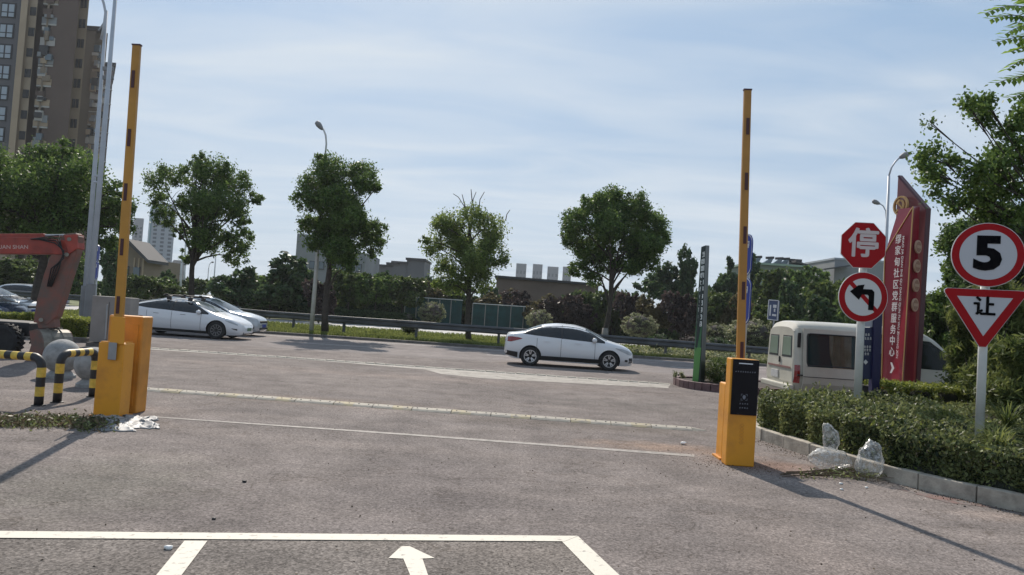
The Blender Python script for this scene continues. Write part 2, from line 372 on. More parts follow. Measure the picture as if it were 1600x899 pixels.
def leaf_quads(C, size, aspect=.5, flat=0.0, droop=0.0, spread=.45):
    N = len(C); a = unit(nr.normal(size=(N, 3)) * np.array([1, 1, 1 - flat]) + np.array([0, 0, -droop]))
    b = unit(np.cross(a, unit(nr.normal(size=(N, 3)))))
    s = (size * (1 + spread * (nr.rand(N, 1) * 2 - 1)))
    p0 = C - a * s * .5; p2 = C + a * s * .5; m = C - a * s * .08
    return np.stack([p0, m + b * s * aspect * .5, p2, m - b * s * aspect * .5], axis=1)
def blob_points(blobs, n, clump=.22, shell=.55, dens=None, absc=False):
    W = np.array([b[3] ** 2 for b in blobs]); W /= W.sum(); out_ = []
    for b, wt in zip(blobs, W):
        k = max(20, int(n * wt)); r = b[3]
        nc = max(6, int(k / 48)); d = unit(nr.normal(size=(nc, 3))); d[:, 2] *= .85
        rad = r * (shell + (1 - shell) * nr.rand(nc, 1) ** .6) * (.75 + .35 * nr.rand(nc, 1))
        cc = np.array(b[:3]) + d * rad
        idx = nr.randint(0, nc, k)
        out_.append(cc[idx] + nr.normal(size=(k, 3)) * clump * (1 if absc else min(1, r)) * (.6 + .8 * nr.rand(nc, 1))[idx])
    return np.concatenate(out_)
def text(s, name, o, xd, yd, size, m, parent, bold=0.0, ext=.002, sx=1.0, align='CENTER', sub=False):
    c = bpy.data.curves.new('t', 'FONT'); c.body = s; c.align_x = align; c.align_y = 'CENTER'; cjk = any(ord(q) > 0x2e80 for q in s); c.offset = 0.0 if cjk else bold; c.extrude = ext / size; c.resolution_u = 3
    t = bpy.data.objects.new('t', c); col.objects.link(t)
    me = bpy.data.meshes.new_from_object(t.evaluated_get(bpy.context.evaluated_depsgraph_get())); bpy.data.objects.remove(t)
    xd = Vector(xd).normalized(); yd = Vector(yd).normalized(); zd = xd.cross(yd)
    off = Vector(o) - (wloc(parent) if parent else Vector((0, 0, 0)))
    for v in me.vertices: v.co = off + xd * (v.co.x * size * sx) + yd * (v.co.y * size) + zd * (v.co.z * size + ext)
    if cjk and bold:        # heavier strokes: the glyph laid down in slightly shifted layers, each a hair above the last
        sh = bold * size; vs = [v.co.copy() for v in me.vertices]; fs = [tuple(p.vertices) for p in me.polygons]; V, F = [], []
        for q, (ax, ay) in enumerate(((0, 0), (1, 0), (-1, 0), (0, 1), (0, -1), (.7, .7), (-.7, .7), (.7, -.7), (-.7, -.7))):
            n_ = len(V); V += [v + xd * ax * sh + yd * ay * sh + zd * (q * .0004) for v in vs]; F += [tuple(i + n_ for i in f) for f in fs]
        me = bpy.data.meshes.new(name); me.from_pydata(V, [], F)
    me.materials.clear(); me.materials.append(m); me.name = name
    ob = bpy.data.objects.new(name, me); col.objects.link(ob); ob.parent = parent; return ob
def copy_tree(o, parent=None):
    c = o.copy(); col.objects.link(c); c.parent = parent
    for ch in list(o.children): copy_tree(ch, c)
    return c
# ================================================================== SETTING: ground, roads
def struct(o, label=None): o['kind'] = 'structure'; return o
rect = lambda x0, x1, y0, y1: [(x0, y0), (x1, y0), (x1, y1), (x0, y1)]
struct(sheet('ground', rect(-1500, 1500, -60, 2500), M_['ground'], -0.06))
struct(sheet('forecourt', rect(-60, 60, -20, 25.4), M_['lot'], 0.0))
struct(sheet('main_road', rect(-260, 260, 25.4, 34.6), M_['road'], 0.0))
struct(sheet('far_road', rect(-260, 260, 47, 60), M_['farroad'], 0.0))
# parking bay surface and painted lines (4 mm steps)
a, b_, c_ = G(-60, 836), G(885, 843), G(1010, 960)
struct(sheet('parking_bay', [(-6, a.y - .05), (a.x, a.y - .03), (b_.x, b_.y - .02), (c_.x, c_.y), (2.2, -3), (-6, -3)], M_['bay'], 0.004))
def band(name, pts, m, z, wiggle=0.0, n=1):
    mbb = MB()
    for p in pts: mbb.poly([(q.x, q.y, z) for q in p])
    return struct(mbb.build(name, m))
band('parking_line', [[G(-60, 831.5), G(903, 839.5), G(882, 848), G(-60, 842.5)]], M_['line'], .010)
band('parking_line', [[G(288, 847), G(324, 847), G(254, 940), G(212, 940)]], M_['line'], .0085)
band('parking_line', [[G(878, 848), G(903, 839.5), G(1004, 935), G(962, 935)]], M_['line'], .0085)
def arrow_poly():
    tip = G(634, 853.5); 
    return [G(627, 855.5), G(640, 855.5), G(679, 874), G(660, 875), G(668, 899), G(682, 950), G(652, 950), G(640, 899), G(630, 875), G(607, 874)]
band('painted_arrow', [arrow_poly()], M_['line'], .0085)
band('worn_line', [[G(245, 651.5), G(640, 678.5), G(1085, 711), G(1085, 714.5), G(640, 681), G(245, 653)]], M_['wornline'], .004)
mw = mat('edge_line', (.46, .45, .43), .8, c2=(.22, .21, .20), vscale=1.2, vpos=(.3, .5))
band('edge_line', [[Vector((-200, 33.2, 0)), Vector((200, 33.2, 0)), Vector((200, 33.38, 0)), Vector((-200, 33.38, 0))]], mw, .004)
for i in range(14):
    x0 = -44 + i * 7.2
    band('lane_line', [[Vector((x0, 29.2, 0)), Vector((x0 + 3, 29.2, 0)), Vector((x0 + 3, 29.33, 0)), Vector((x0, 29.33, 0))]], mw, .004)
# pale concrete apron under the flush stones
band('concrete_apron', [[G(225, 543), G(480, 560), G(700, 575.5), G(1048, 600), G(1044, 607), G(760, 592), G(690, 585), G(664, 578), G(480, 562.5), G(225, 546)]], M_['concrete'], .0045)
# line of flush kerb stones at the mouth of the entrance
stone_line = thing('stone_strip', None, None, G(640, 573)); del_ = stone_line
stone_line['kind'] = 'structure'
sme = None; N = 52; A0, A1 = G(235, 544.5), G(1046, 601)
for i in range(N):
    t0, t1 = i / N, (i + 1) / N; p0, p1 = A0.lerp(A1, t0 + .0008), A0.lerp(A1, t1 - .0008)
    c = (p0 + p1) / 2; d = p1 - p0
    if sme is None:
        o = MB().box((0, 0, 0), (d.length, .16, .10)).build('kerb_stone', mat('flush_stone', (.44, .40, .33), .8, var=.4, vscale=4)); sme = o.data; o.parent = stone_line
        bv = o.modifiers.new('bevel', 'BEVEL'); bv.width = .012; bv.segments = 1
    else:
        o = o.copy(); col.objects.link(o)
    o.location = c - stone_line.location + Vector((0, rnd.uniform(-.01, .01), -.022 + rnd.uniform(-.006, .006)))
    o.rotation_euler = (rnd.uniform(-.02, .02), rnd.uniform(-.006, .006), math.atan2(d.y, d.x) + rnd.uniform(-.012, .012)); o.scale = (1, 1, 1)
# central reservation with kerb and grass
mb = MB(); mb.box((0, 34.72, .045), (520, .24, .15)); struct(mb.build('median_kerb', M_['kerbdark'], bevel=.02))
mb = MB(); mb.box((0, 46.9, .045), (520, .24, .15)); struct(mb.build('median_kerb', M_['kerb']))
struct(sheet('median_ground', rect(-260, 260, 34.84, 46.78), M_['grass_base'], .10))
struct(sheet('verge', rect(-260, 260, 60, 110), M_['grass_base'], .02))
def blades(n, xs, ys, z, h, w=.02):
    x = nr.uniform(*xs, n); y = nr.uniform(*ys, n); th = nr.uniform(0, math.pi, n); hh = h * nr.uniform(.5, 1.3, n)
    lx, ly = nr.normal(0, .35, n) * hh, nr.normal(0, .35, n) * hh
    c, s_ = np.cos(th) * w, np.sin(th) * w
    P0 = np.stack([x - c, y - s_, np.full(n, z)], 1); P1 = np.stack([x + c, y + s_, np.full(n, z)], 1)
    P2 = np.stack([x + lx + c * .3, y + ly, z + hh], 1); P3 = np.stack([x + lx - c * .3, y + ly, z + hh], 1)
    return np.stack([P0, P1, P2, P3], 1)
g = quads_mesh('grass', np.concatenate([blades(60000, (-22, 22), (34.9, 38), .10, .13, .022), blades(30000, (-26, 26), (38, 46.5), .10, .15, .04)]), L_['grass'])
tag(g, 'patchy green grass along the central reservation', 'grass', kind='stuff')
# ------------------------------------------------------------------ kerb and planting bed at the right
def kx(y): return float(np.interp(y, [3.5, 6, 7.58, 8.8, 10.2, 11.6, 12.2, 12.7, 13.2], [9.5, 6.86, 5.33, 4.53, 4.19, 3.91, 4.0, 4.35, 5.0]))
kerb = thing('kerb', None, None, (4.4, 8.8, 0)); kerb['kind'] = 'structure'
kmat = M_['kerb']; ys = [3.6]
while ys[-1] < 12.9:
    y = ys[-1]; d = .62; sl = (kx(y + .2) - kx(y)) / .2; ys.append(y + d / math.hypot(1, sl))
for y0, y1 in zip(ys[:-1], ys[1:]):
    p0, p1 = Vector((kx(y0), y0, 0)), Vector((kx(y1), y1, 0)); t = (p1 - p0).normalized(); n = Vector((t.y, -t.x, 0)); g_ = t * .006
    j = rnd.uniform(-.008, .008); a_ = [p0 + g_ + n * j, p0 + g_ + n * (.13 + j), p1 - g_ + n * (.13 + j), p1 - g_ + n * j]
    hz = .175 + rnd.uniform(-.006, .006)
    MB().hexa([Vector((p.x, p.y, -.04)) for p in a_], [Vector((p.x, p.y, hz)) for p in a_]).build('kerb_stone', kmat, kerb, bevel=.012)
pts = [(kx(y) + .1, y) for y in np.linspace(3.6, 13.2, 24)] + [(14, 14.6), (14, 3.6)]
struct(sheet('planting_bed', pts, M_['soil'], .12))
struct(sheet('red_spill', [G(1400, 764), G(1480, 777), G(1560, 795), G(1480, 786)], mat('red_dust', (.17, .09, .075), .9, c2=(.14, .125, .12), vscale=6), .003))
# island kerb by the pylon
isl = thing('planter_island', 'low half-round planting island with maroon brick kerb around the green pylon', 'planter', (6.9, 20.6, 0))
C0 = Vector((7.12, 20.6, 0)); out_r, rr = [], []
def ip(k, r, z):   # superellipse outline
    an = 2 * math.pi * k / 44; c, s_ = math.cos(an), math.sin(an)
    return Vector((C0.x + (2.45 + r) * math.copysign(abs(c) ** .7, c), C0.y + (1.5 + r) * math.copysign(abs(s_) ** .7, s_), z))
for k in range(44):
    g_ = .04
    MB().hexa([ip(k + g_, 0, -.02), ip(k + 1 - g_, 0, -.02), ip(k + 1 - g_, -.14, -.02), ip(k + g_, -.14, -.02)], [ip(k + g_, 0, .2), ip(k + 1 - g_, 0, .2), ip(k + 1 - g_, -.14, .2), ip(k + g_, -.14, .2)]).build('kerb_stone', M_['maroonkerb'], isl, bevel=.01)
mb = MB(); mb.poly([ip(k, -.1, .15) for k in range(44)]); mb.build('soil', M_['soil'], isl)
# ------------------------------------------------------------------ guard rail
rail_pts = [(-34, 47), (-22, 44.5), (-13.4, 41), (-8.4, 37.2), (-5.5, 36), (-1.3, 35.6), (6, 35.6), (12, 35.6), (22, 35.8), (40, 36)]
rail_z = [1.12, 1.1, .98, 1.02, 1.04, 1.04, .97, .90, .82, .8]
gr = thing('guard_rail', 'long dark grey steel guard rail standing along the central reservation', 'guard rail', (0, 35.6, .1))
prof = [(0, .155), (.03, .15), (.075, .105), (.075, .065), (.03, .025), (.03, -.025), (.075, -.065), (.075, -.105), (.03, -.15), (0, -.155)]
mb = MB(); base = 0; n = len(prof); dense = []
for i in range(len(rail_pts) - 1):
    for k in range(6):
        t = k / 6; dense.append((rail_pts[i][0] * (1 - t) + rail_pts[i + 1][0] * t, rail_pts[i][1] * (1 - t) + rail_pts[i + 1][1] * t, rail_z[i] * (1 - t) + rail_z[i + 1] * t))
vs = []
for x, y, z in dense:
    for o_, h in prof: vs.append((x, y - o_, z - .2 + h * 1.15))
fs = [(i * n + k, (i + 1) * n + k, (i + 1) * n + k + 1, i * n + k + 1) for i in range(len(dense) - 1) for k in range(n - 1)] + [(i * n, i * n + n - 1, (i + 1) * n + n - 1, (i + 1) * n) for i in range(len(dense) - 1)]
mb.add(vs, fs); mb.build('rail', M_['rail'], gr)
acc = 0.0; pole_at = []
for (x0, y0, z0), (x1, y1, z1) in zip(dense[:-1], dense[1:]):
    seg = math.hypot(x1 - x0, y1 - y0)
    while acc <= seg:
        t = acc / seg; pole_at.append((x0 + (x1 - x0) * t, y0 + (y1 - y0) * t, z0 + (z1 - z0) * t)); acc += 4.0
    acc -= seg
for x, y, z in pole_at: MB().box((x, y + .10, z / 2 - .02), (.12, .13, z - .06)).build('post', M_['rail'], gr)

# ================================================================== FAR BUILDINGS
def win_grid(parent, x0, x1, y, z0, z1, nx, nz, fw, fh, face='Y', mg=None, fr=None, div=False):
    for i in range(nx):
        for k in range(nz):
            cx_ = x0 + (i + .5) * (x1 - x0) / nx; cz = z0 + (k + .5) * (z1 - z0) / nz
            if face == 'Y': c = (cx_, y - .03, cz); d = (fw, .14, fh); gd = (fw * .86, .06, fh * .86); gc = (cx_, y - .10, cz)
            else: c = (y + .03, cx_, cz); d = (.14, fw, fh); gd = (.06, fw * .86, fh * .86); gc = (y + .10, cx_, cz)
            wf = MB().box(c, d).build('window', fr or M_['b_dark'], parent)
            if div:
                for (ax, az_, w2, h2) in ((-.235, .14, .36, .5), (.235, .14, .36, .5), (-.235, -.31, .36, .26), (.235, -.31, .36, .26)):
                    MB().box((gc[0] + ax * fw, gc[1] - .02, gc[2] + az_ * fh), (w2 * fw, .06, h2 * fh)).build('pane', mg or M_['b_glass'], wf)
            else: MB().box(gc, gd).build('pane', mg or M_['b_glass'], wf)
def rblock(name, parent, x0, x1, y0, y1, z1, m, z0=0):      # plan turned so that the right flank runs back along the street
    k = y1 / y0 * 1.004
    return MB().hexa([(x0, y0, z0), (x1, y0, z0), (x1 * k, y1, z0), (x0 * k, y1, z0)], [(x0, y0, z1), (x1, y0, z1), (x1 * k, y1, z1), (x0 * k, y1, z1)]).build(name, m, parent)
def block(name, parent, x0, x1, y0, y1, z1, m, z0=0): return MB().box(((x0 + x1) / 2, (y0 + y1) / 2, (z0 + z1) / 2), (x1 - x0, y1 - y0, z1 - z0)).build(name, m, parent)
def X(px, py, Y): return D(px, py, Y).x
# nearest residential tower
Yt = 106; xa = X(3, 110, Yt); 
tw = thing('apartment_tower', 'nearest tall brown residential tower with grey window bay, cream piers and cluttered balconies', 'building', (-72, Yt, 0))
x1 = X(30, 110, Yt); rblock('wall', tw, x1 - 14, x1, Yt, Yt + 16, 62, M_['b_front'])
win_grid(tw, x1 - 7.6, x1 - .5, Yt, 12, 54, 2, 14, 2.1, 2.15, div=True, mg=mat('tower_pane', (.30, .34, .38), .15))
x2 = X(51, 110, Yt); rblock('pier', tw, x1 + .003, x1 + .95, Yt - .8, Yt + 13, 62, M_['b_beige'])
rblock('pier', tw, x1 + .1, x2, Yt - .2, Yt + 13, 62, mat('b_beige2', (.30, .235, .165), .85, var=.12, vscale=.2))
win_grid(tw, x1 + 1.0, x2 - .1, Yt - .2, 12, 57, 2, 15, .42, 1.2, mg=M_['b_dark'])
x3 = X(93, 110, Yt + 2); rblock('recess_wall', tw, x2 - 3, x3 + .5, Yt + 2, Yt + 14, 62, M_['b_brown'])
brng = random.Random(3)
bshades = [M_['b_rail'], M_['b_tan'], M_['b_beige'], M_['b_grey'], M_['b_brown'], M_['b_dark'], M_['b_glass']]
def balcony_stack(parent, xa, xb, y, z0, z1, n, depth):
    h = (z1 - z0) / n
    for k in range(n):
        z = z0 + k * h
        b0 = MB().box(((xa + xb) / 2, y - depth / 2, z), (xb - xa, depth, .22)).build('balcony', M_['b_rail'], parent)
        MB().box(((xa + xb) / 2, y - depth + .06, z + .6), (xb - xa, .1, brng.uniform(.8, 1.1))).build('railing', brng.choice(bshades[:4]), b0)
        for q in range(brng.randint(3, 5)):
            ww = brng.uniform(.4, 1.3); hh = brng.uniform(.4, 1.5); xx = brng.uniform(xa + ww / 2, xb - ww / 2)
            MB().box((xx, y - depth - brng.uniform(-.1, .35), z + brng.uniform(.5, 2.4)), (ww, .4, hh)).build(brng.choice(['air_conditioner', 'enclosure', 'laundry']), brng.choice(bshades), b0)
balcony_stack(tw, X(69, 110, Yt + 2), x3 - .1, Yt + 2, 12, 57, 15, 1.5)
rblock('pier', tw, X(63, 110, Yt), X(66, 110, Yt), Yt + .4, Yt + 2, 62, M_['b_tan'])
x4 = X(114, 110, Yt + .5); rblock('wall', tw, x3 - .9, x4, Yt + .6, Yt + 14, 62, M_['b_brown'])
x5 = X(130, 110, Yt + 3.5); rblock('pier', tw, x4 - 5, x5, Yt + 3.5, Yt + 14, 62, M_['b_beige'])
win_grid(tw, X(117, 110, Yt + 3.5), X(128, 110, Yt + 3.5), Yt + 3.5, 12, 57, 2, 15, .4, 1.3, mg=M_['b_dark'])
# second tower
Y2 = 132; tz = D(150, 48, Y2).z
t2 = thing('apartment_tower', 'second brown residential tower, flat topped, stepping back behind the nearest one', 'building', (-78, Y2, 0))
xa, xb, xc = X(104, 120, Y2), X(144, 120, Y2), X(157, 130, Y2)
rblock('wall', t2, xa, xb, Y2, Y2 + 15, tz, M_['b_olive']); rblock('parapet', t2, xa - .2, xc + .3, Y2 - .3, Y2 + 15.3, tz + .7, M_['b_dark'], tz)
rblock('wall', t2, xb - 2, xc, Y2 + 1, Y2 + 15, tz - .01, M_['b_tan'])
balcony_stack(t2, xb, xc, Y2 + 1, 14, tz - 3, 13, 1.2)
Y3 = 160; tz = D(166, 104, Y3).z
t3 = thing('apartment_tower', 'third and lowest brown residential tower, with roof eave, just left of the left boom', 'building', (-84, Y3, 0))
xa, xb = X(140, 150, Y3), X(174, 150, Y3)
rblock('wall', t3, xa, xb, Y3, Y3 + 14, tz, M_['b_grey'] if False else mat('b_mauve', (.16, .135, .135), .85)); rblock('eave', t3, xa, xb + .9, Y3 - .8, Y3 + 14, tz + .7, M_['b_dark'], tz)
balcony_stack(t3, xb - 2.0, xb + .1, Y3, 16, tz - 2, 10, 1.1)
# pale towers in the haze
Y4 = 330
def tower(lbl, pxl, pxr, ytop, Y, m, nx, nz, strip=None, wm=None, depth=20, fh=.55):
    c = D((pxl + pxr) / 2, 470, Y); t = thing('apartment_tower', lbl, 'building', (c.x, Y, 0)); z = D((pxl + pxr) / 2, ytop, Y).z
    xa, xb = D(pxl, (ytop + 440) / 2, Y).x, D(pxr, (ytop + 440) / 2, Y).x
    rblock('wall', t, xa, xb, Y, Y + depth, z, m)
    for k in range(nz):
        zz_ = 8 + (k + .5) * (z - 12) / nz
        for i in range(nx):
            xx = xa + (i + .5) * (xb - xa) / nx
            MB().box((xx, Y - .02, zz_), ((xb - xa) / nx * .45, .2, (z - 12) / nz * fh)).build('window', wm or M_['b_dark'], t)
    if strip: rblock('balcony_wing', t, xa - (xb - xa) * .17, xa, Y + 2, Y + 18, z * .97, strip)
    return t
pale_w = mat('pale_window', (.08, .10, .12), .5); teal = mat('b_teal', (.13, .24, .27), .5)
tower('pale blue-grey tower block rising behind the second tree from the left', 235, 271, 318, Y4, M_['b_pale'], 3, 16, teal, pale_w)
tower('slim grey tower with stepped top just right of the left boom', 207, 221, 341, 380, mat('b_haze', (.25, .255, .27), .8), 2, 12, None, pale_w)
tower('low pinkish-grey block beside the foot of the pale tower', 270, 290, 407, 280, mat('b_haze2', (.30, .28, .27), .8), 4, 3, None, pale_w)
# beige house with pitched roof
Yh = 84; hs = thing('house', 'beige two-storey house with sloping grey roof behind the left boom', 'house', (D(195, 430, Yh).x, Yh, 0))
xa, xb = D(162, 420, Yh).x, D(231, 420, Yh).x; z0 = D(195, 402, Yh).z; zr = D(190, 378, Yh).z
block('wall', hs, xa, xb - .4, Yh, Yh + 9, z0, M_['b_tan'])
MB().prism([(xa - .6, Yh - .7, zr - .3), (xb - 2.4, Yh - .7, zr), (xb + .3, Yh - .7, z0 - .5), (xb + .3, Yh - .7, z0 - .15), (xb - 2.2, Yh - .7, zr + .35), (xa - .6, Yh - .7, zr + .1)], (0, 5, 0)).build('roof', M_['b_roof'], hs)
MB().prism([(xa, Yh + .01, z0), (xb - .5, Yh + .01, z0), (xb - 2.5, Yh + .01, zr - .05), (xa, Yh + .01, zr - .35)], (0, 4, 0)).build('gable', M_['b_tan'], hs)
win_grid(hs, xa + .6, xb - .6, Yh, .8, z0 - .6, 3, 2, .8, 1.1)
for k in range(3): block('pilaster', hs, xb - 1.6 + k * .5, xb - 1.45 + k * .5, Yh - .12, Yh, z0, M_['b_beige'])
# concrete block behind tree B
Yb = 112; cbk = thing('office_block', 'grey concrete block with rooftop hut behind the street lamp and dark tree', 'building', (D(520, 440, Yb).x, Yb, 0))
block('wall', cbk, D(478, 420, Yb).x, D(570, 420, Yb).x, Yb, Yb + 12, D(540, 394, Yb).z, M_['b_grey'])
block('rooftop_hut', cbk, D(461, 400, Yb).x, D(503, 400, Yb).x, Yb + .3, Yb + 9, D(480, 366, Yb).z, M_['b_grey'])
win_grid(cbk, D(480, 420, Yb).x, D(568, 420, Yb).x, Yb, 2, D(540, 394, Yb).z - .6, 6, 2, .8, 1.2)
# stepped roofs between the dark tree and the sparse tree
Yb = 135; rf = thing('stepped_building', 'dark low building with stepped roof left of the sparse tree', 'building', (D(625, 440, Yb).x, Yb, 0))
for pa, pb, yt in ((590, 612, 417), (612, 634, 412), (634, 662, 407), (604, 622, 414)):
    block('wall', rf, D(pa, 430, Yb).x, D(pb, 430, Yb).x, Yb + (pa % 3) * .2, Yb + 10, D((pa + pb) / 2, yt, Yb).z, mat('b_step', (.13, .135, .14), .85))
    block('roof', rf, D(pa, 430, Yb).x - .2, D(pb, 430, Yb).x + .2, Yb - .4 + (pa % 3) * .2, Yb + 10.2, D((pa + pb) / 2, yt, Yb).z + .4, M_['b_roof'], D((pa + pb) / 2, yt, Yb).z)
# long brown wall behind the hedge
Yw = 82; lw = thing('long_building', 'long low brown building with flat coping between the sparse tree and the broad dark tree', 'building', (D(850, 450, Yw).x, Yw, 0))
xa, xb = D(775, 450, Yw).x, D(935, 450, Yw).x; zt = 3.6
MB().hexa([(xa, Yw, 0), (xb, Yw, 0), (xb, Yw + 6, 0), (xa, Yw + 6, 0)], [(xa, Yw, D(775, 434, Yw).z), (xb, Yw, D(935, 447, Yw).z), (xb, Yw + 6, D(935, 447, Yw).z), (xa, Yw + 6, D(775, 434, Yw).z)]).build('wall', mat('b_brownwall', (.15, .11, .085), .85, var=.15, vscale=.3), lw)
MB().hexa([(xa - .2, Yw - .3, D(775, 434, Yw).z), (xb + .2, Yw - .3, D(935, 447, Yw).z), (xb + .2, Yw + 6, D(935, 447, Yw).z), (xa - .2, Yw + 6, D(775, 434, Yw).z)], [(xa - .2, Yw - .3, D(775, 434, Yw).z + .25), (xb + .2, Yw - .3, D(935, 447, Yw).z + .25), (xb + .2, Yw + 6, D(935, 447, Yw).z + .25), (xa - .2, Yw + 6, D(775, 434, Yw).z + .25)]).build('coping', M_['b_dark'], lw)
for k in range(7):
    xx = xa + (k + .5) * (xb - xa) / 7; block('pier', lw, xx - .12, xx + .12, Yw - .1, Yw, 3.0, M_['b_brown'])
# skyline
for pa, pb, yt, nm in ((806, 822, 412, 'farthest-left of the tiny hazy flats above the long brown building'), (832, 847, 413, 'second of the tiny hazy flats above the long brown building'), (855, 872, 417, 'third of the tiny hazy flats above the long brown building, with crown frame'), (879, 892, 417, 'last of the tiny hazy flats above the long brown building, touching the broad tree')):
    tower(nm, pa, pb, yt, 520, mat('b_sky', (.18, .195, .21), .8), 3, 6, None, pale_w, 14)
# roofs with solar heaters at the right
Yr = 92; rr_ = thing('roof_building', 'green-eaved building with solar water heaters on its roof behind the white van', 'building', (D(1225, 450, Yr).x, Yr, 0))
xa, xb, xm = D(1172, 420, Yr).x, D(1262, 420, Yr).x, D(1284, 420, Yr).x; ze = D(1220, 413, Yr).z
block('wall', rr_, xa, xb, Yr, Yr + 10, ze - .25, mat('b_greenwall', (.17, .20, .17), .8)); block('roof', rr_, xa - .3, xb + .3, Yr - .5, Yr + 10, ze, mat('b_greenroof', (.24, .32, .25), .6), ze - .25)
block('wall', rr_, xb, xm - .6, Yr + 1, Yr + 10, ze - .8, M_['b_grey'])
MB().prism([(xb - 1.6, Yr - .3, ze + .35), (xm, Yr - .3, ze - .6), (xm, Yr - .3, ze - .4), (xb - 1.6, Yr - .3, ze + .6)], (0, 10, 0)).build('roof', M_['b_roof'], rr_)
for k, p in enumerate((1188, 1207, 1222, 1232)):
    q = D(p, 409, Yr); h = .9
    sh = thing('solar_heater', ['small solar water heater standing alone at the left end of the green roof', 'second solar water heater from the left on the green roof', 'third solar water heater from the left on the green roof', 'solar water heater beside the big rooftop tank on the green roof'][k], 'solar heater', (q.x, Yr + 1, ze), 'solar water heaters on the roof')
    MB().tube([(q.x - .5, Yr + 1, ze + .75), (q.x + .5, Yr + 1, ze + .85)], .16, 8).build('tank', M_['b_dark'], sh)
    MB().hexa([(q.x - .9, Yr + .9, ze + .02), (q.x + .1, Yr + .9, ze + .02), (q.x + .1, Yr + 1.9, ze + .02), (q.x - .9, Yr + 1.9, ze + .02)], [(q.x - .1, Yr + .9, ze + .68), (q.x + .4, Yr + .9, ze + .68), (q.x + .4, Yr + 1.0, ze + .68), (q.x - .1, Yr + 1.0, ze + .68)]).build('panel', M_['b_glass'], sh)
q = D(1250, 405, Yr); wt = thing('rooftop_tank', 'long flat rooftop tank at the right end of the green roof', 'tank', (q.x, Yr + 2, ze))
MB().box((q.x, Yr + 2, ze + .75), (1.7, 1, .3)).build('tank', M_['b_dark'], wt); MB().box((q.x, Yr + 2, ze + .3), (1.5, .8, .6)).build('frame', M_['b_glass'], wt)
Yr = 100; ob_ = thing('roof_building', 'grey building with a sloping lean-to roof seen just left of the octagonal sign', 'building', (D(1318, 450, Yr).x, Yr, 0))
xa, xb = D(1304, 415, Yr).x, D(1400, 430, Yr).x; zt = D(1310, 406, Yr).z
block('wall', ob_, xa, xb, Yr, Yr + 10, zt, M_['b_grey']); block('parapet', ob_, xa - .1, xb + .1, Yr - .1, Yr + 10.1, zt + .25, M_['b_pale'], zt)
MB().prism([(xa - 2.2, Yr - 2, zt - 1.7), (xa + 1.6, Yr - 2, zt - .9), (xa + 1.6, Yr - 2, zt - .7), (xa - 2.2, Yr - 2, zt - 1.5)], (0, 2, 0)).build('roof', M_['b_roof'], ob_)
# teal construction hoarding
Yf = 66; fe = thing('construction_fence', 'teal sheet construction hoarding with pale top rail behind the guard rail', 'fence', (D(730, 500, Yf).x, Yf, 0))
for p0, p1, gap in ((632, 722, 0), (738, 838, 1)):
    n = 5; xa, xb = D(p0, 490, Yf).x, D(p1, 490, Yf).x; ztop = [2.55, 2.35][gap]
    for k in range(n):
        a0, a1 = xa + (xb - xa) * k / n + .03, xa + (xb - xa) * (k + 1) / n - .03
        m2 = MB(); nn = 10
        for q in range(nn):
            u0_, u1_ = a0 + (a1 - a0) * q / nn, a0 + (a1 - a0) * (q + 1) / nn
            m2.box(((u0_ + u1_) / 2, Yf + (.02 if q % 2 else -.02), ztop / 2), (u1_ - u0_, .03, ztop - .1))
        m2.build('panel', M_['tealfence'], fe)
        MB().box((a0 - .03, Yf - .08, ztop / 2), (.07, .07, ztop)).build('post', M_['cabinet'], fe)
    MB().box(((xa + xb) / 2, Yf - .08, ztop + .02), (xb - xa, .1, .07)).build('top_rail', M_['polewhite'], fe)
# ================================================================== TREES AND PLANTS
def limbs(mb, base, top, r, blobs, sub=3, rng=None):
    rng = rng or rnd
    base, top = Vector(base), Vector(top); n = 6; pts = []
    for i in range(n + 1):
        t = i / n; p = base.lerp(top, t) + Vector((math.sin(t * 5 + base.x) * r * .5, math.cos(t * 4 + base.y) * r * .5, 0)) * (t > 0); pts.append(p)
    mb.tube(pts, [r * (1.15 if i == 0 else 1 - .45 * i / n) for i in range(n + 1)], 8)
    for b in blobs:
        c = Vector(b[:3]); t0 = rng.uniform(.55, 1.0); s = base.lerp(top, t0)
        if c.z < s.z + .3: t0 = max(.35, t0 - .3); s = base.lerp(top, t0)
        mid = s.lerp(c, .5) + Vector((rng.uniform(-.2, .2), rng.uniform(-.2, .2), .25)); rr = r * .36
        mb.tube([s, s.lerp(mid, .5) + Vector((0, 0, .06)), mid, mid.lerp(c, .6), c], [rr, rr * .8, rr * .6, rr * .4, rr * .22], 6, caps=False)
        for k in range(sub):
            d = Vector((rng.gauss(0, 1), rng.gauss(0, 1), rng.gauss(.2, .8))).normalized() * b[3] * .85
            q0 = mid.lerp(c, rng.uniform(.3, 1)); mb.tube([q0, q0 + d * .5 + Vector((0, 0, .08)), q0 + d], [rr * .28, rr * .18, rr * .06], 4, caps=False)
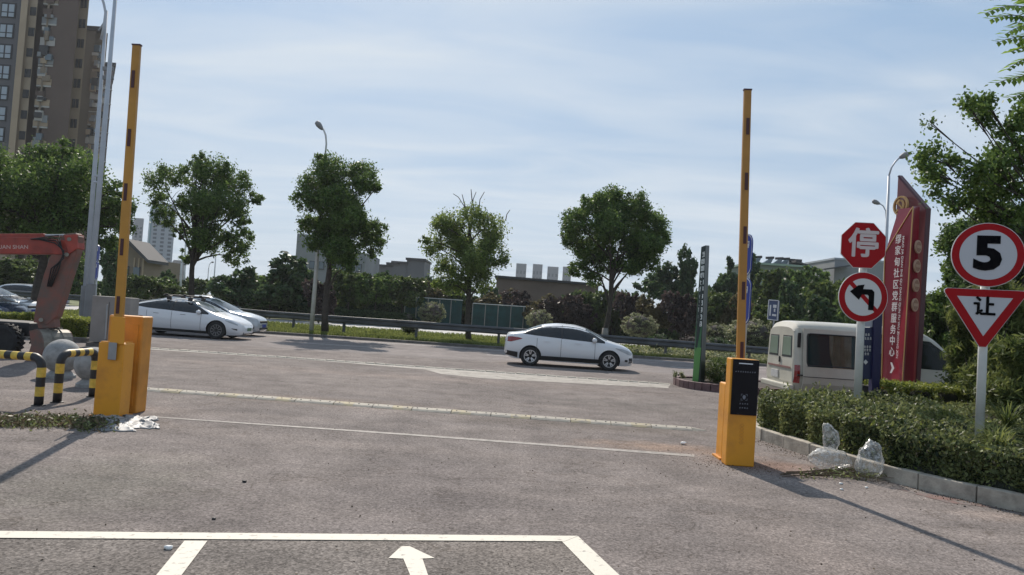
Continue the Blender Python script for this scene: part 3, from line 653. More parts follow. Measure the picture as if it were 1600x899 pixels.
def px_tree(lbl, Y, base_px, trunk_top, r, blobs_px, n, leaf, size, white=False, depth=.8, clump=.2, shell=.5, twigs=None, name='street_tree', group=None, zb=.1, aspect=.5):
    base = D(base_px[0], base_px[1], Y); base.z = zb
    t = thing(name, lbl, 'tree', base, group); blobs = []
    for (px, py, rp) in blobs_px:
        rw = px_size(rp, Y); c = D(px, py, Y); dy = rnd.uniform(-1, 1) * depth * (1 if rp < 60 else .5); blobs.append((c.x, c.y + dy, c.z, rw))
    xs = [b_[0] for b_ in blobs]; cen = (sum(xs) / len(xs), Y, 0)
    # keep the crown as deep as it is wide: twin clumps in front and behind the thickest ones
    extra = []
    for b_ in blobs:
        if b_[3] > 0.75 * max(q[3] for q in blobs):
            extra.append((b_[0] + rnd.uniform(-.3, .3), b_[1] + b_[3] * 1.1, b_[2] - .1, b_[3] * .6)); extra.append((b_[0] + rnd.uniform(-.3, .3), b_[1] - b_[3] * 1.1, b_[2] - .1, b_[3] * .6))
    allb = blobs + extra
    mb = MB(); top = D(trunk_top[0], trunk_top[1], Y); limbs(mb, base, top, r, allb, 3)
    if twigs:
        for tw_ in twigs:
            P = [D(a, b2, Y) for a, b2 in tw_]; mb.tube(P, [r * .14 * (1 - i / len(P)) + .010 for i in range(len(P))], 5)
    mb.build('trunk', M_['bark'], t, smooth=True)
    if white and base_px[0] > 900:
        MB().tube([base, base.lerp(top, .0) + Vector((0, 0, 1.15))], [r * 1.22, r * 1.1], 10).build('whitewash', M_['whitewash'], t, smooth=True)
    kk = 1.0 if base_px[0] == 300 else 1.06
    allb = [(b_[0], b_[1], b_[2], b_[3] * kk) for b_ in allb]
    P = blob_points(allb, int(n * (1.15 if base_px[0] == 300 else 1.5)), clump, shell)
    quads_mesh('crown', leaf_quads(P, size, aspect), L_[leaf], t)
    return t
G1 = 'camphor trees standing in the central reservation'
px_tree('wide airy dark green tree above the white car with a roof rack', 37.5, (300, 512), (303, 350), .17,
        [(330, 268, 30), (292, 270, 26), (262, 286, 26), (243, 308, 18), (366, 288, 26), (352, 320, 36), (305, 318, 34), (388, 308, 16), (262, 340, 20), (276, 362, 16), (330, 372, 30), (372, 372, 26), (284, 398, 15), (362, 400, 20), (392, 368, 12), (312, 246, 12), (350, 258, 12), (378, 340, 18)], 32000, 'camphor', .13, True, group=G1, clump=.14)
px_tree('dense upright dark tree partly hiding a street lamp pole', 36.2, (508, 519), (520, 330), .17,
        [(520, 268, 26), (558, 268, 24), (495, 288, 26), (575, 290, 20), (482, 318, 20), (528, 315, 36), (480, 348, 18), (508, 355, 28), (550, 345, 30), (588, 358, 16), (535, 390, 30), (575, 380, 22), (498, 380, 16), (552, 415, 14), (590, 300, 9), (505, 248, 10)], 38000, 'camphor', .125, True, group=G1, clump=.15)
px_tree('thin sparse tree with bare twigs sticking out of its top', 38.5, (733, 524), (733, 350), .14,
        [(700, 352, 24), (735, 342, 22), (765, 352, 22), (677, 384, 18), (716, 380, 26), (770, 382, 24), (742, 408, 30), (694, 414, 20), (783, 408, 15), (712, 440, 22), (752, 440, 20), (664, 376, 8), (690, 445, 12)], 20000, 'camphor2', .125, True, group=G1, clump=.2, shell=.4,
        twigs=[[(730, 340), (727, 325), (716, 308), (708, 303)], [(728, 328), (724, 312), (722, 304)], [(735, 335), (738, 315), (744, 300)], [(738, 318), (736, 296)], [(748, 328), (750, 312), (757, 300)], [(790, 345), (792, 335), (797, 328)]])
px_tree('broad umbrella-shaped dark tree above the moving white sedan', 38.5, (944, 545), (958, 408), .15,
        [(962, 312, 24), (930, 322, 22), (993, 324, 22), (900, 350, 24), (1018, 352, 24), (955, 352, 38), (1034, 372, 16), (890, 372, 16), (1002, 384, 30), (920, 390, 26), (952, 405, 26), (1010, 412, 18), (905, 420, 16), (912, 332, 12), (1005, 336, 12), (985, 420, 16), (930, 436, 14)], 44000, 'camphor', .125, True, group=G1, clump=.14)
px_tree('huge spreading dark tree in front of the brown towers at the left', 33.5, (60, 505), (70, 350), .24,
        [(100, 255, 28), (50, 255, 34), (0, 268, 40), (148, 278, 32), (80, 300, 50), (20, 322, 46), (135, 325, 42), (180, 318, 20), (189, 352, 14), (100, 365, 34), (30, 368, 34), (158, 375, 20), (-50, 300, 50), (60, 236, 16), (115, 236, 14), (-30, 360, 36), (175, 290, 14)], 46000, 'camphor', .14, group='trees', clump=.18)
# --- background trees, each its own thing; crowns share four prototypes
protos = {}
def proto(kind, leaf):
    key = (kind, leaf)
    if key in protos: return protos[key]
    if kind == 'cone': bl = [(0, 0, .2 + .28 * k, .62 - .12 * k) for k in range(5)]
    elif kind == 'ball': bl = [(0, 0, 0, 1.0)]
    elif kind == 'tall': bl = [(rnd.uniform(-.35, .35), rnd.uniform(-.35, .35), z, rnd.uniform(.4, .6)) for z in (-.6, -.3, -.1, .2, .45, .7, .9)]
    else: bl = [(rnd.uniform(-.55, .55), rnd.uniform(-.55, .55), rnd.uniform(-.45, .5), rnd.uniform(.38, .6)) for _ in range(9)]
    n = 8200 if kind != 'ball' else 9500
    P = blob_points(bl, n, .10 if kind != 'ball' else .05, .5 if kind != 'ball' else .88)
    o = quads_mesh('crown', leaf_quads(P, .145 if kind != 'ball' else .085, .55), L_[leaf])
    me = o.data; bpy.data.objects.remove(o); protos[key] = me; return me
trunk_me = MB().tube([(0, 0, 0), (.02, .01, .5), (-.01, .02, 1)], [1, .8, .6], 7).build('trunk', M_['bark'], smooth=True); tm_ = trunk_me.data; bpy.data.objects.remove(trunk_me)
core_me = MB().lathe((0, 0, 0), [(.02, -.72), (.45, -.55), (.66, -.2), (.68, .1), (.5, .45), (.02, .66)], 14).build('dark_core', M_['bark'], smooth=True); cm_ = core_me.data; bpy.data.objects.remove(core_me)  # solid dark core added inside ball shrubs to stop see-through, not limbs
def bg_tree(lbl, px, ytop, ybot, rpx, Y, kind, leaf, cat='tree', name='background_tree', group='trees and bushes beyond the far carriageway', rot=None, trunk=True, trunkw=.09):
    zt, zb_ = D(px, ytop, Y).z, max(.15, D(px, ybot, Y).z); x = D(px, (ytop + ybot) / 2, Y).x; rx = px_size(rpx, Y) * (1.22 if kind == 'round' else 1.0)
    t = thing(name, lbl, cat, (x, Y, .02), group)
    c = bpy.data.objects.new('crown', proto(kind, leaf)); col.objects.link(c); c.parent = t
    hz = (zt - zb_) / 2; c.location = (0, 0, zb_ + hz if kind != 'cone' else zb_); c.rotation_euler = (0, 0, rot if rot is not None else rnd.uniform(0, 6.28))
    c.scale = (rx, rx, hz) if kind != 'cone' else (rx / .62, rx / .62, (zt - zb_) / 1.5)
    if kind == 'ball':
        q = bpy.data.objects.new('dark_core', cm_); col.objects.link(q); q.parent = t; q.location = c.location; q.scale = (rx * 1.12, rx * 1.12, hz * 1.15)  # added dark core scaled to fill the shrub
    if trunk:
        k = bpy.data.objects.new('trunk', tm_); col.objects.link(k); k.parent = t; k.scale = (trunkw, trunkw, zb_ + hz)
    return t
BG = [
 ('deep green rounded tree filling the gap left of the biggest dark tree', 398, 420, 500, 34, 64, 'round', 'camphor', 'tree'),
 ('dark green tree low behind the lamp pole foot', 452, 440, 505, 34, 66, 'round', 'dark', 'tree'),
 ('tree with dark crown behind the dense upright tree trunk', 520, 412, 500, 30, 68, 'round', 'dark', 'tree'),
 ('dark tree in the second line between first and second small camphor', 567, 422, 490, 26, 74, 'round', 'camphor', 'tree'),
 ('dark tree in the second line between second and third small camphor', 610, 418, 490, 28, 76, 'round', 'dark', 'tree'),
 ('tree with dark crown left of the thin sparse tree, below the stepped roof', 652, 425, 490, 28, 80, 'round', 'dark', 'tree'),
 ('dark crown just left of the thin sparse tree trunk', 690, 440, 500, 30, 80, 'round', 'camphor', 'tree'),
 ('dark crown right of the thin sparse tree trunk', 752, 440, 505, 28, 78, 'round', 'dark', 'tree'),
 ('olive crown at the left end of the long brown building', 790, 446, 505, 24, 76, 'round', 'olive', 'tree'),
 ('reddish bush before the middle of the long brown building', 866, 458, 520, 26, 64, 'round', 'purple', 'bush'),
 ('reddish bush left of the broad tree, by the whitewashed trunk', 905, 456, 522, 24, 63, 'round', 'purple', 'bush'),
 ('dense dark bush low right of the broad tree trunk', 1005, 450, 530, 30, 63, 'round', 'dark', 'bush'),
 ('dark crown between the tall dark tree and the pylon', 1052, 428, 520, 26, 72, 'round', 'dark', 'tree'),
 ('dark crown right of the pylon, lower than the conifer', 1108, 432, 530, 28, 70, 'round', 'dark', 'tree'),
 ('broad dark crown behind the conifer and the right boom', 1150, 425, 520, 32, 78, 'round', 'dark', 'tree'),
 ('dark green crown behind the small blue sign', 1190, 425, 530, 32, 70, 'round', 'camphor', 'tree'),
 ('dark green crown above the rear of the van', 1232, 430, 530, 32, 58, 'round', 'dark', 'tree'),
 ('dark green crown above the middle of the van', 1282, 432, 530, 30, 60, 'round', 'camphor', 'tree'),
 ('wide dark crown between prohibition sign and monument', 1375, 425, 540, 36, 52, 'round', 'dark', 'tree'),
 ('green crown left of the excavator elbow, low', 88, 425, 475, 26, 66, 'round', 'mid', 'tree'),
 ('dark crown at the far left under the excavator boom', -5, 415, 470, 30, 66, 'round', 'camphor', 'tree'),
 ('low bush between the two masts and the boom', 160, 435, 478, 20, 62, 'round', 'camphor', 'bush'),
 ('tall mixed tree right behind the rear window of the rack car', 262, 440, 480, 26, 60, 'round', 'mid', 'tree'),
 # label, px, top, bottom, radius, Y, kind, leaf, cat
 ('dark bushy tree standing left of the grey concrete block', 372, 408, 495, 40, 58, 'round', 'dark', 'tree'),
 ('biggest dark rounded tree, under the grey concrete block at its left', 425, 386, 498, 56, 60, 'round', 'dark', 'tree'),
 ('tall dark tree directly left of the lamp pole behind the guard rail', 470, 415, 498, 34, 61, 'round', 'dark', 'tree'),
 ('purple-leaved small tree right beside the lamp pole', 500, 432, 508, 24, 56, 'round', 'purple', 'tree'),
 ('small camphor tree first in the row right of the lamp pole', 546, 416, 488, 28, 62, 'round', 'mid', 'tree'),
 ('small camphor tree second in the row right of the lamp pole', 588, 424, 488, 28, 62, 'round', 'camphor', 'tree'),
 ('small camphor tree third in the row, at the left end of the teal hoarding', 630, 426, 486, 30, 63, 'round', 'mid', 'tree'),
 ('olive bushy tree behind the left half of the teal hoarding', 668, 432, 500, 30, 70, 'round', 'olive', 'tree'),
 ('mid green tree under the thin sparse tree behind the hoarding', 712, 434, 500, 30, 71, 'round', 'mid', 'tree'),
 ('greyish green bush just right of the thin sparse tree trunk', 768, 452, 505, 26, 69, 'round', 'olive', 'bush'),
 ('purple-brown bush at the right end of the teal hoarding', 808, 448, 512, 26, 68, 'round', 'purple', 'bush'),
 ('olive bush in front of the long brown building, above the car boot', 846, 454, 512, 26, 66, 'round', 'olive', 'bush'),
 ('dark green bush in front of the long brown building, above the car roof', 884, 452, 516, 26, 66, 'round', 'dark', 'bush'),
 ('mid green bush left of the broad tree trunk', 920, 448, 520, 26, 65, 'round', 'mid', 'bush'),
 ('green bush directly behind the broad tree trunk', 956, 446, 522, 24, 66, 'round', 'mid', 'bush'),
 ('dark purple tree right of the broad tree trunk', 988, 452, 524, 24, 60, 'round', 'purple', 'tree'),
 ('tall dark tree touching the right side of the broad tree', 1022, 402, 480, 34, 72, 'round', 'dark', 'tree'),
 ('olive bush below the tall dark tree at the broad tree right side', 1028, 456, 526, 28, 58, 'round', 'olive', 'bush'),
 ('dark tree top showing just left of the green pylon', 1074, 402, 500, 26, 70, 'tall', 'dark', 'tree'),
 ('purple-brown bush behind the green pylon', 1066, 450, 530, 28, 56, 'round', 'purple', 'bush'),
 ('pointed dark conifer between the green pylon and the right boom', 1138, 398, 500, 30, 74, 'cone', 'dark', 'tree'),
 ('mid green bush between pylon and right boom', 1112, 446, 530, 28, 56, 'round', 'mid', 'bush'),
 ('dark tree standing behind the right boom', 1172, 408, 500, 22, 68, 'tall', 'dark', 'tree'),
 ('green bush right behind the blue lane sign', 1158, 452, 530, 28, 55, 'round', 'olive', 'bush'),
 ('leafy green tree under the solar heaters', 1208, 412, 500, 30, 64, 'round', 'mid', 'tree'),
 ('dark leafy tree left of the octagonal sign', 1252, 408, 500, 34, 62, 'round', 'camphor', 'tree'),
 ('dark green bush behind the van roof, at its rear end', 1212, 470, 540, 30, 46, 'round', 'mid', 'bush'),
 ('dark bush behind the middle of the van roof', 1268, 455, 545, 34, 44, 'round', 'dark', 'bush'),
 ('green tree left behind the round prohibition sign', 1300, 430, 530, 32, 50, 'round', 'mid', 'tree'),
 ('dark tree right behind the round prohibition sign', 1352, 432, 540, 34, 46, 'round', 'camphor', 'tree'),
 ('dark tree behind the red monument sign', 1408, 400, 545, 38, 40, 'round', 'dark', 'tree'),
 ('green bushy tree at far left behind the excavator boom', 16, 398, 462, 40, 62, 'round', 'mid', 'tree'),
 ('dark tree seen under the excavator boom', 62, 402, 470, 32, 64, 'round', 'dark', 'tree'),
 ('dark tree between excavator arm and the two lamp poles', 108, 395, 470, 28, 60, 'tall', 'camphor', 'tree'),
 ('dark tree between lamp poles and the left boom', 172, 392, 478, 24, 56, 'tall', 'dark', 'tree'),
 ('dark round tree in front of the beige house, right of the left boom', 194, 408, 478, 24, 60, 'round', 'dark', 'tree'),
 ('bright green bush in front of the beige house', 214, 425, 476, 22, 58, 'round', 'mid', 'bush'),
 ('bushy green tree right of the beige house', 246, 428, 474, 24, 66, 'round', 'camphor', 'tree'),
 ('dark bush under the pale blue-grey tower', 272, 418, 474, 20, 72, 'round', 'dark', 'bush'),
 ('low green bush behind the car roof rack', 300, 430, 478, 22, 76, 'round', 'mid', 'bush'),
 ('olive tree in the gap by the distant street lamps', 352, 432, 486, 18, 90, 'round', 'olive', 'tree'),
]
for r_ in BG: bg_tree(*r_[:8], cat=r_[8], name='background_tree' if r_[8] == 'tree' else 'bush')
# clipped round shrubs
GS = 'clipped round shrubs along the roads'
for lbl, px, yt, yb, rp, Y, leaf in [
 ('round clipped shrub in front of the teal hoarding, between two trees', 675, 470, 508, 22, 61, 'shrub'),
 ('small dark round shrub just left of the larger one by the hoarding', 637, 488, 508, 14, 61, 'dark'),
 ('round clipped shrub above the boot of the moving white sedan', 842, 482, 518, 20, 60, 'shrub'),
 ('round clipped shrub between the white sedan bonnet and the green pylon', 999, 488, 530, 27, 50, 'shrub'),
 ('pale round shrub just right of the green pylon', 1120, 503, 540, 22, 46, 'shrub'),
 ('biggest round clipped shrub, behind the right boom and left of the van', 1172, 496, 548, 38, 43, 'shrub'),
 ('low dark mound shrub right of the sedan bonnet', 1030, 520, 552, 18, 38, 'dark'),
 ('low flat purple-brown mound left of the green pylon', 1082, 524, 548, 20, 41, 'purple'),
 ('low dark mound shrub right of the green pylon', 1118, 526, 552, 22, 38.5, 'dark'),
 ('low dark mound shrub under the thin sparse tree', 640, 508, 522, 14, 40, 'mid')]:
    bg_tree(lbl, px, yt, yb, rp, Y, 'ball', leaf, cat='shrub', name='round_shrub', group=GS, trunkw=.05)
# hedges built as height fields with leaves
def hedge_strip(name, lbl, x0, x1, y0, y1, z0, h, n, leaf, size, cat='hedge'):
    t = thing(name, lbl, cat, ((x0 + x1) / 2, (y0 + y1) / 2, z0))
    MB().box(((x0 + x1) / 2, (y0 + y1) / 2, z0 + (h - .1) / 2), (x1 - x0 - .2, y1 - y0 - .2, h - .1)).build('twigs', M_['hedgecore'], t)  # solid dark core added under the leaves to block light
    nt_ = int(n * .5); P1 = np.stack([nr.uniform(x0, x1, nt_), nr.uniform(y0, y1, nt_), z0 + h - np.abs(nr.normal(0, .05, nt_)) + .03 * np.sin(nr.uniform(0, 6, nt_))], 1)
    nf = n - nt_; P2 = np.stack([nr.uniform(x0, x1, nf), y0 + np.abs(nr.normal(0, .05, nf)), nr.uniform(z0, z0 + h, nf)], 1)
    P = np.concatenate([P1, P2]); P[:, 2] += .05 * np.sin(P[:, 0] * 2.1) + .03 * np.sin(P[:, 0] * 5.3 + 1)
    quads_mesh('foliage', leaf_quads(P, size, .55), L_[leaf], t); return t
hedge_strip('clipped_hedge', 'long clipped bright green hedge behind the excavator bucket at the left', -20, D(141, 510, 22.5).x, 22.3, 23.9, .12, .58, 26000, 'hedgeb', .07)
MB_ = MB(); MB_.box(((-20 + D(141, 510, 22.5).x) / 2 + .1, 22.1, .06), (20 + D(141, 510, 22.5).x + .2, .15, .16)); struct(MB_.build('kerb', M_['kerbdark'], bevel=.01))
hedge_strip('clipped_hedge', 'dark clipped hedge in front of the row of small camphor trees', D(515, 490, 60).x, D(632, 490, 60).x, 60.3, 62, .1, 1.0, 9000, 'dark', .16)
hedge_strip('clipped_hedge', 'long mixed hedge behind the sedan, right of the hoarding', D(845, 500, 63).x, D(1330, 500, 63).x, 66.5, 68.5, .1, 2.3, 36000, 'mid', .20)
hedge_strip('clipped_hedge', 'long dark hedge below the dark trees at the left of the hoarding', D(330, 480, 67).x, D(634, 490, 67).x, 67, 69, .1, 1.9, 22000, 'dark', .20)
hedge_strip('clipped_hedge', 'long dark hedge low behind the teal hoarding', D(634, 480, 74).x, D(850, 490, 74).x, 74, 76, .1, 2.9, 22000, 'olive', .22)
# the big mixed hedge in the planting bed at the right
def hz(x, y):
    base = .40 + .16 * mnoise.noise(Vector((x * 1.1, y * 1.1, 3))) + .09 * mnoise.noise(Vector((x * 3, y * 3, 8)))
    d = x - kx(y) - .12
    base += .13 * min(1, max(0, (y - 7.5) / 4))
    base *= max(0, min(1, d / .30)) ** .45 if d > 0 else 0
    return base
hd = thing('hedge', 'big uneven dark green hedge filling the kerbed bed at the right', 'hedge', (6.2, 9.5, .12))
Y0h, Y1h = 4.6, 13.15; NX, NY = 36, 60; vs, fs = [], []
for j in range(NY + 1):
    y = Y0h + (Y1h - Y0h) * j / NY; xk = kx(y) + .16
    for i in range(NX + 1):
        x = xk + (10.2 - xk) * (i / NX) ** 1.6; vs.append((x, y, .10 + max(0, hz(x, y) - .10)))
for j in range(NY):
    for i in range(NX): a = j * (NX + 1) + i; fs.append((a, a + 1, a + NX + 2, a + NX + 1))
MB().add(vs, fs).build('twigs', M_['hedgecore'], hd, smooth=True, fix=False)  # dark height field added inside the hedge to block light, not modelled twigs
P = []
def pt():
    y = rnd.uniform(Y0h, Y1h); x = kx(y) + .12 + (rnd.random() ** 1.15) * (10.0 - kx(y)); return x, y
for _ in range(62000):
    x, y = pt(); h = hz(x, y); P.append((x, y, .12 + h - abs(rnd.gauss(0, .055)) + .02))
for _ in range(26000):
    y = rnd.uniform(Y0h, 12.5); d = abs(rnd.gauss(0, .07)); x = kx(y) + .17 + d; P.append((x - .04 + .05 * math.sin(y * 9), y, rnd.uniform(.10, .16 + hz(x + .15, y))))
for _ in range(650):   # loose shoots sticking out on top
    x, y = pt(); h = hz(x, y)
    if h < .3: continue
    l = rnd.uniform(.06, .2); dx, dy = rnd.gauss(0, .06), rnd.gauss(0, .06)
    for k in range(7): P.append((x + dx * k / 7 + rnd.gauss(0, .012), y + dy * k / 7 + rnd.gauss(0, .012), .12 + h + l * k / 7))
P = np.array(P)
quads_mesh('foliage', leaf_quads(P, .054, .5, spread=.6), L_['hedge'], hd)
Pd = P[nr.rand(len(P)) < .02] + np.array([0, 0, .012]); quads_mesh('dead_leaves', leaf_quads(Pd, .045, .5), L_['dead'], hd)
Pf = P[nr.rand(len(P)) < .05] + np.array([0, 0, .015]); quads_mesh('foliage', leaf_quads(Pf, .05, .5), L_['hedgeb'], hd, )
# squared bright bush
def bush(lbl, blobs, n, leaf, size, aspect=.5, clump=.07, shell=.8, cat='bush', name='bush', core=.78, flat=0):
    c = blobs[0]; t = thing(name, lbl, cat, (c[0], c[1], .12)); mb = MB()
    for b_ in blobs:
        prof_ = [(b_[3] * core * math.cos(a_), b_[3] * core * math.sin(a_)) for a_ in np.linspace(-1.45, 1.45, 7)]
        mb.lathe(b_[:3], prof_, 10)
    mb.build('twigs', M_['hedgecore'], t, smooth=True)  # dark lathe cores added inside the leaves, not modelled twigs
    quads_mesh('foliage', leaf_quads(blob_points(blobs, n, clump, shell), size, aspect), L_[leaf], t); return t
Yb = 13.7
cs = [D(p, 640, Yb) for p in (1388, 1410, 1432, 1455, 1475)]
tb = bush('bright yellow-green flat-topped bush at the foot of the red monument sign', [(c.x, c.y + (.25 if i % 2 else -.1), .50, .36) for i, c in enumerate(cs)], 16000, 'hedgeb', .05, clump=.06)
P = np.array([(rnd.uniform(cs[0].x - .25, cs[4].x + .25), rnd.uniform(Yb - .5, Yb + .5), rnd.gauss(.84, .03)) for _ in range(5000)])
quads_mesh('foliage', leaf_quads(P, .05, .55), L_['hedgeb'], tb)
# plants on the island
for i, (px, Y, s_) in enumerate([(1112, 20.9, .5), (1132, 20.5, .55), (1150, 20.3, .5), (1128, 21.4, .5), (1062, 20.9, .22)]):
    c = D(px, 560, Y)
    bush(['loose grey-green plant right beside the green pylon', 'loose grey-green plant in the middle of the island', 'loose plant on the island just left of the payment terminal', 'plant at the back of the island', 'tiny plant at the left tip of the island'][i], [(c.x, Y, .15 + s_ * .55, s_ * .8)], 2200 if s_ > .3 else 500, 'shrub' if i % 2 == 0 else 'mid', .07, .35, .12, .4, cat='plant', name='island_plant', core=.15)
# planted verge under the rail at the right: pale low growth
P = np.stack([nr.uniform(6, 26, 16000), nr.uniform(35.2, 38, 16000), .12 + np.abs(nr.normal(0, .16, 16000))], 1)
tag(quads_mesh('ground_cover', leaf_quads(P, .12, .5), L_['shrub']), 'low leafy ground cover under the guard rail at the right', 'ground cover', kind='stuff')
# tall growth behind the two round signs
def tall(lbl, px, ytop, Y, rp, leaf, n, size, aspect, name='tall_shrub', cat='shrub', clump=.16, shell=.3, zlow=.5, stems=5, droop=0):
    x = D(px, 560, Y).x; rw = px_size(rp, Y); zt = D(px, ytop, Y).z
    t = thing(name, lbl, cat, (x, Y, .12)); bl = []
    k = max(3, int((zt - zlow) / (rw * .7)))
    for i in range(k):
        z = zlow + (zt - rw * .5 - zlow) * i / (k - 1)
        for _ in range(2): bl.append((x + rnd.uniform(-.55, .55) * rw, Y + rnd.uniform(-.5, .5) * rw, z + rnd.uniform(-.2, .2) * rw, rw * rnd.uniform(.5, .72)))
    mb = MB()
    for i in range(stems):
        a0 = (x + rnd.uniform(-.3, .3), Y + rnd.uniform(-.3, .3), .1); b0 = bl[rnd.randrange(len(bl))]
        mb.tube([a0, ((a0[0] + b0[0]) / 2 + rnd.uniform(-.1, .1), (a0[1] + b0[1]) / 2, b0[2] * .5), b0[:3], (b0[0] + rnd.uniform(-.3, .3), b0[1], min(zt - .1, b0[2] + .8))], [.035, .028, .02, .008], 6)
    mb.build('stem', M_['bark'], t, smooth=True)
    quads_mesh('foliage', leaf_quads(blob_points(bl, n, clump, shell), size, aspect, droop=droop), L_[leaf], t); return t
tall('dark leafy tree directly right of the red monument sign', 1500, 350, 19.8, 42, 'camphor', 30000, .095, .6, 'small_tree', 'tree', zlow=1.6)
tall('tall dark leafy tree behind the speed limit sign', 1568, 316, 15.5, 64, 'dark', 44000, .09, .6, 'small_tree', 'tree', zlow=1.0)
tall('light narrow-leaved shrub left of the yield sign pole', 1515, 480, 13.6, 34, 'bamboo', 16000, .15, .16, zlow=.6, clump=.2, droop=.4)
tall('light narrow-leaved shrub right of the yield sign pole', 1572, 440, 12.4, 50, 'bamboo', 24000, .15, .16, zlow=.6, clump=.2, droop=.4)
tall('dark shrub behind the yield sign pole, low between the pale shrubs', 1528, 520, 14.2, 42, 'mid', 16000, .07, .5, zlow=.4)
tall('narrow-leaved shrub at the far right edge beside the hedge', 1625, 520, 10.6, 60, 'bamboo', 16000, .13, .18, zlow=.4, droop=.4)
tall('big dark bush closing the view behind the van bonnet', 1445, 470, 20.5, 60, 'mid', 16000, .11, .6, zlow=.6)
# grass tufts leaning out of the hedge
for i, (px, py, Y) in enumerate([(1478, 655, 10.5), (1428, 652, 11.4), (1575, 650, 9.2), (1560, 690, 8.6)]):
    c = D(px, py, Y); N = 110
    th = nr.uniform(0, 6.28, N); l = nr.uniform(.22, .42, N); tip = np.stack([c.x + np.cos(th) * l, c.y + np.sin(th) * l, c.z + nr.uniform(-.05, .22, N)], 1)
    b0 = np.array([[c.x, c.y, c.z - .12]]) + nr.normal(0, .02, (N, 3)); mid = (b0 + tip) / 2 + np.array([[0, 0, .09]]); sd_ = np.stack([-np.sin(th), np.cos(th), np.zeros(N)], 1) * .006
    Q = np.concatenate([np.stack([b0 - sd_, b0 + sd_, mid + sd_, mid - sd_], 1), np.stack([mid - sd_, mid + sd_, tip + sd_ * .1, tip - sd_ * .1], 1)])
    tag(quads_mesh('grass_tuft', Q, L_['bamboo']), ['arching grass tuft in the hedge between the two sign poles', 'arching grass tuft in the hedge right of the prohibition sign pole', 'arching grass tuft in the hedge right of the yield sign pole', 'lower grass tuft in the hedge near the right edge'][i], 'grass tuft')
# roundish-leaved tree leaning in from the right edge
def px_blobs(lst, Y):
    r_ = []
    for px, py, rp in lst: c = D(px, py, Y); r_.append((c.x, c.y + rnd.uniform(-.5, .5), c.z, px_size(rp, Y)))
    return r_
Yt = 12.0
rt = thing('leaning_tree', 'tall tree with small round dark leaves leaning in over the signs from the right edge', 'tree', (9.6, Yt, .1))
bl = px_blobs([(a_, b_, c_ * 1.05) for a_, b_, c_ in [(1488, 178, 12), (1510, 168, 14), (1532, 162, 16), (1556, 178, 20), (1470, 186, 7), (1580, 200, 24), (1450, 238, 14), (1472, 232, 14), (1450, 262, 16), (1475, 268, 20), (1508, 245, 16), (1500, 282, 24), (1535, 262, 22), (1560, 245, 18), (1540, 300, 28), (1500, 316, 18), (1575, 285, 30), (1470, 300, 10), (1600, 240, 30), (1600, 330, 40), (1560, 335, 30), (1610, 170, 24), (1462, 320, 8), (1650, 260, 50), (1640, 180, 30)]], Yt)
mb = MB(); tr0, tr1 = Vector((9.6, Yt, .1)), Vector((9.2, Yt, 4.0)); mb.tube([tr0, (9.5, Yt, 1.5), tr1, (8.9, Yt, 5)], [.14, .12, .1, .06], 10)
for b_ in bl:
    s_ = Vector((9.3, Yt, rnd.uniform(2.4, 4.2))); c = Vector(b_[:3]); m_ = s_.lerp(c, .5) + Vector((0, 0, -.12)); mb.tube([s_, m_, c.lerp(m_, .3), c], [.03, .018, .008, .003], 5)
    for _ in range(3):
        d = Vector((rnd.gauss(0, 1), rnd.gauss(0, 1), rnd.gauss(0, 1))).normalized() * b_[3]; mb.tube([m_.lerp(c, .7), c + d * .5, c + d], [.01, .007, .003], 4)
mb.build('trunk', M_['bark'], rt, smooth=True)
quads_mesh('crown', leaf_quads(blob_points(bl, 15000, .075, .2, absc=True), .062, .8), L_['camphor'], rt)
# feathery branch hanging in at the top right corner
Yp = 6.2
pn = thing('feathery_tree', 'bright green tree with feather-shaped leaves hanging into the top right corner', 'tree', (6.6, Yp, .1))
mb = MB(); mb.tube([(6.6, Yp, .1), (6.5, Yp, 2.5), (6.2, Yp, 4.6), (5.6, Yp, 5.2)], [.09, .08, .05, .02], 8)
LQ = []
def frond(p0, p1, n, ll, sag=.05):
    p0, p1 = Vector(p0), Vector(p1); pts_ = [p0.lerp(p1, t) + Vector((0, 0, -sag * math.sin(math.pi * t) * -1 - sag * t * t)) for t in np.linspace(0, 1, 8)]
    mb.tube(pts_, [.006, .005, .005, .004, .004, .003, .003, .002], 4)
    ax = (p1 - p0).normalized(); side = ax.cross(Vector((rnd.uniform(-.25, .25), rnd.uniform(-.9, -.4), 1))).normalized()
    for k in range(n):
        t = (k + .6) / n; b0 = p0.lerp(p1, t) + Vector((0, 0, sag * math.sin(math.pi * t) - sag * t * t))
        for sg in (-1, 1):
            dl = (side * sg + ax * .45 + Vector((0, 0, -.35 + rnd.uniform(-.15, .15)))).normalized() * ll * (1 - .45 * t) * rnd.uniform(.85, 1.15)
            w_ = ax * ll * .16; e = b0 + dl; m_ = b0 + dl * .4 + Vector((0, 0, .006))
            LQ.append([tuple(b0), tuple(m_ - w_), tuple(e), tuple(m_ + w_)])
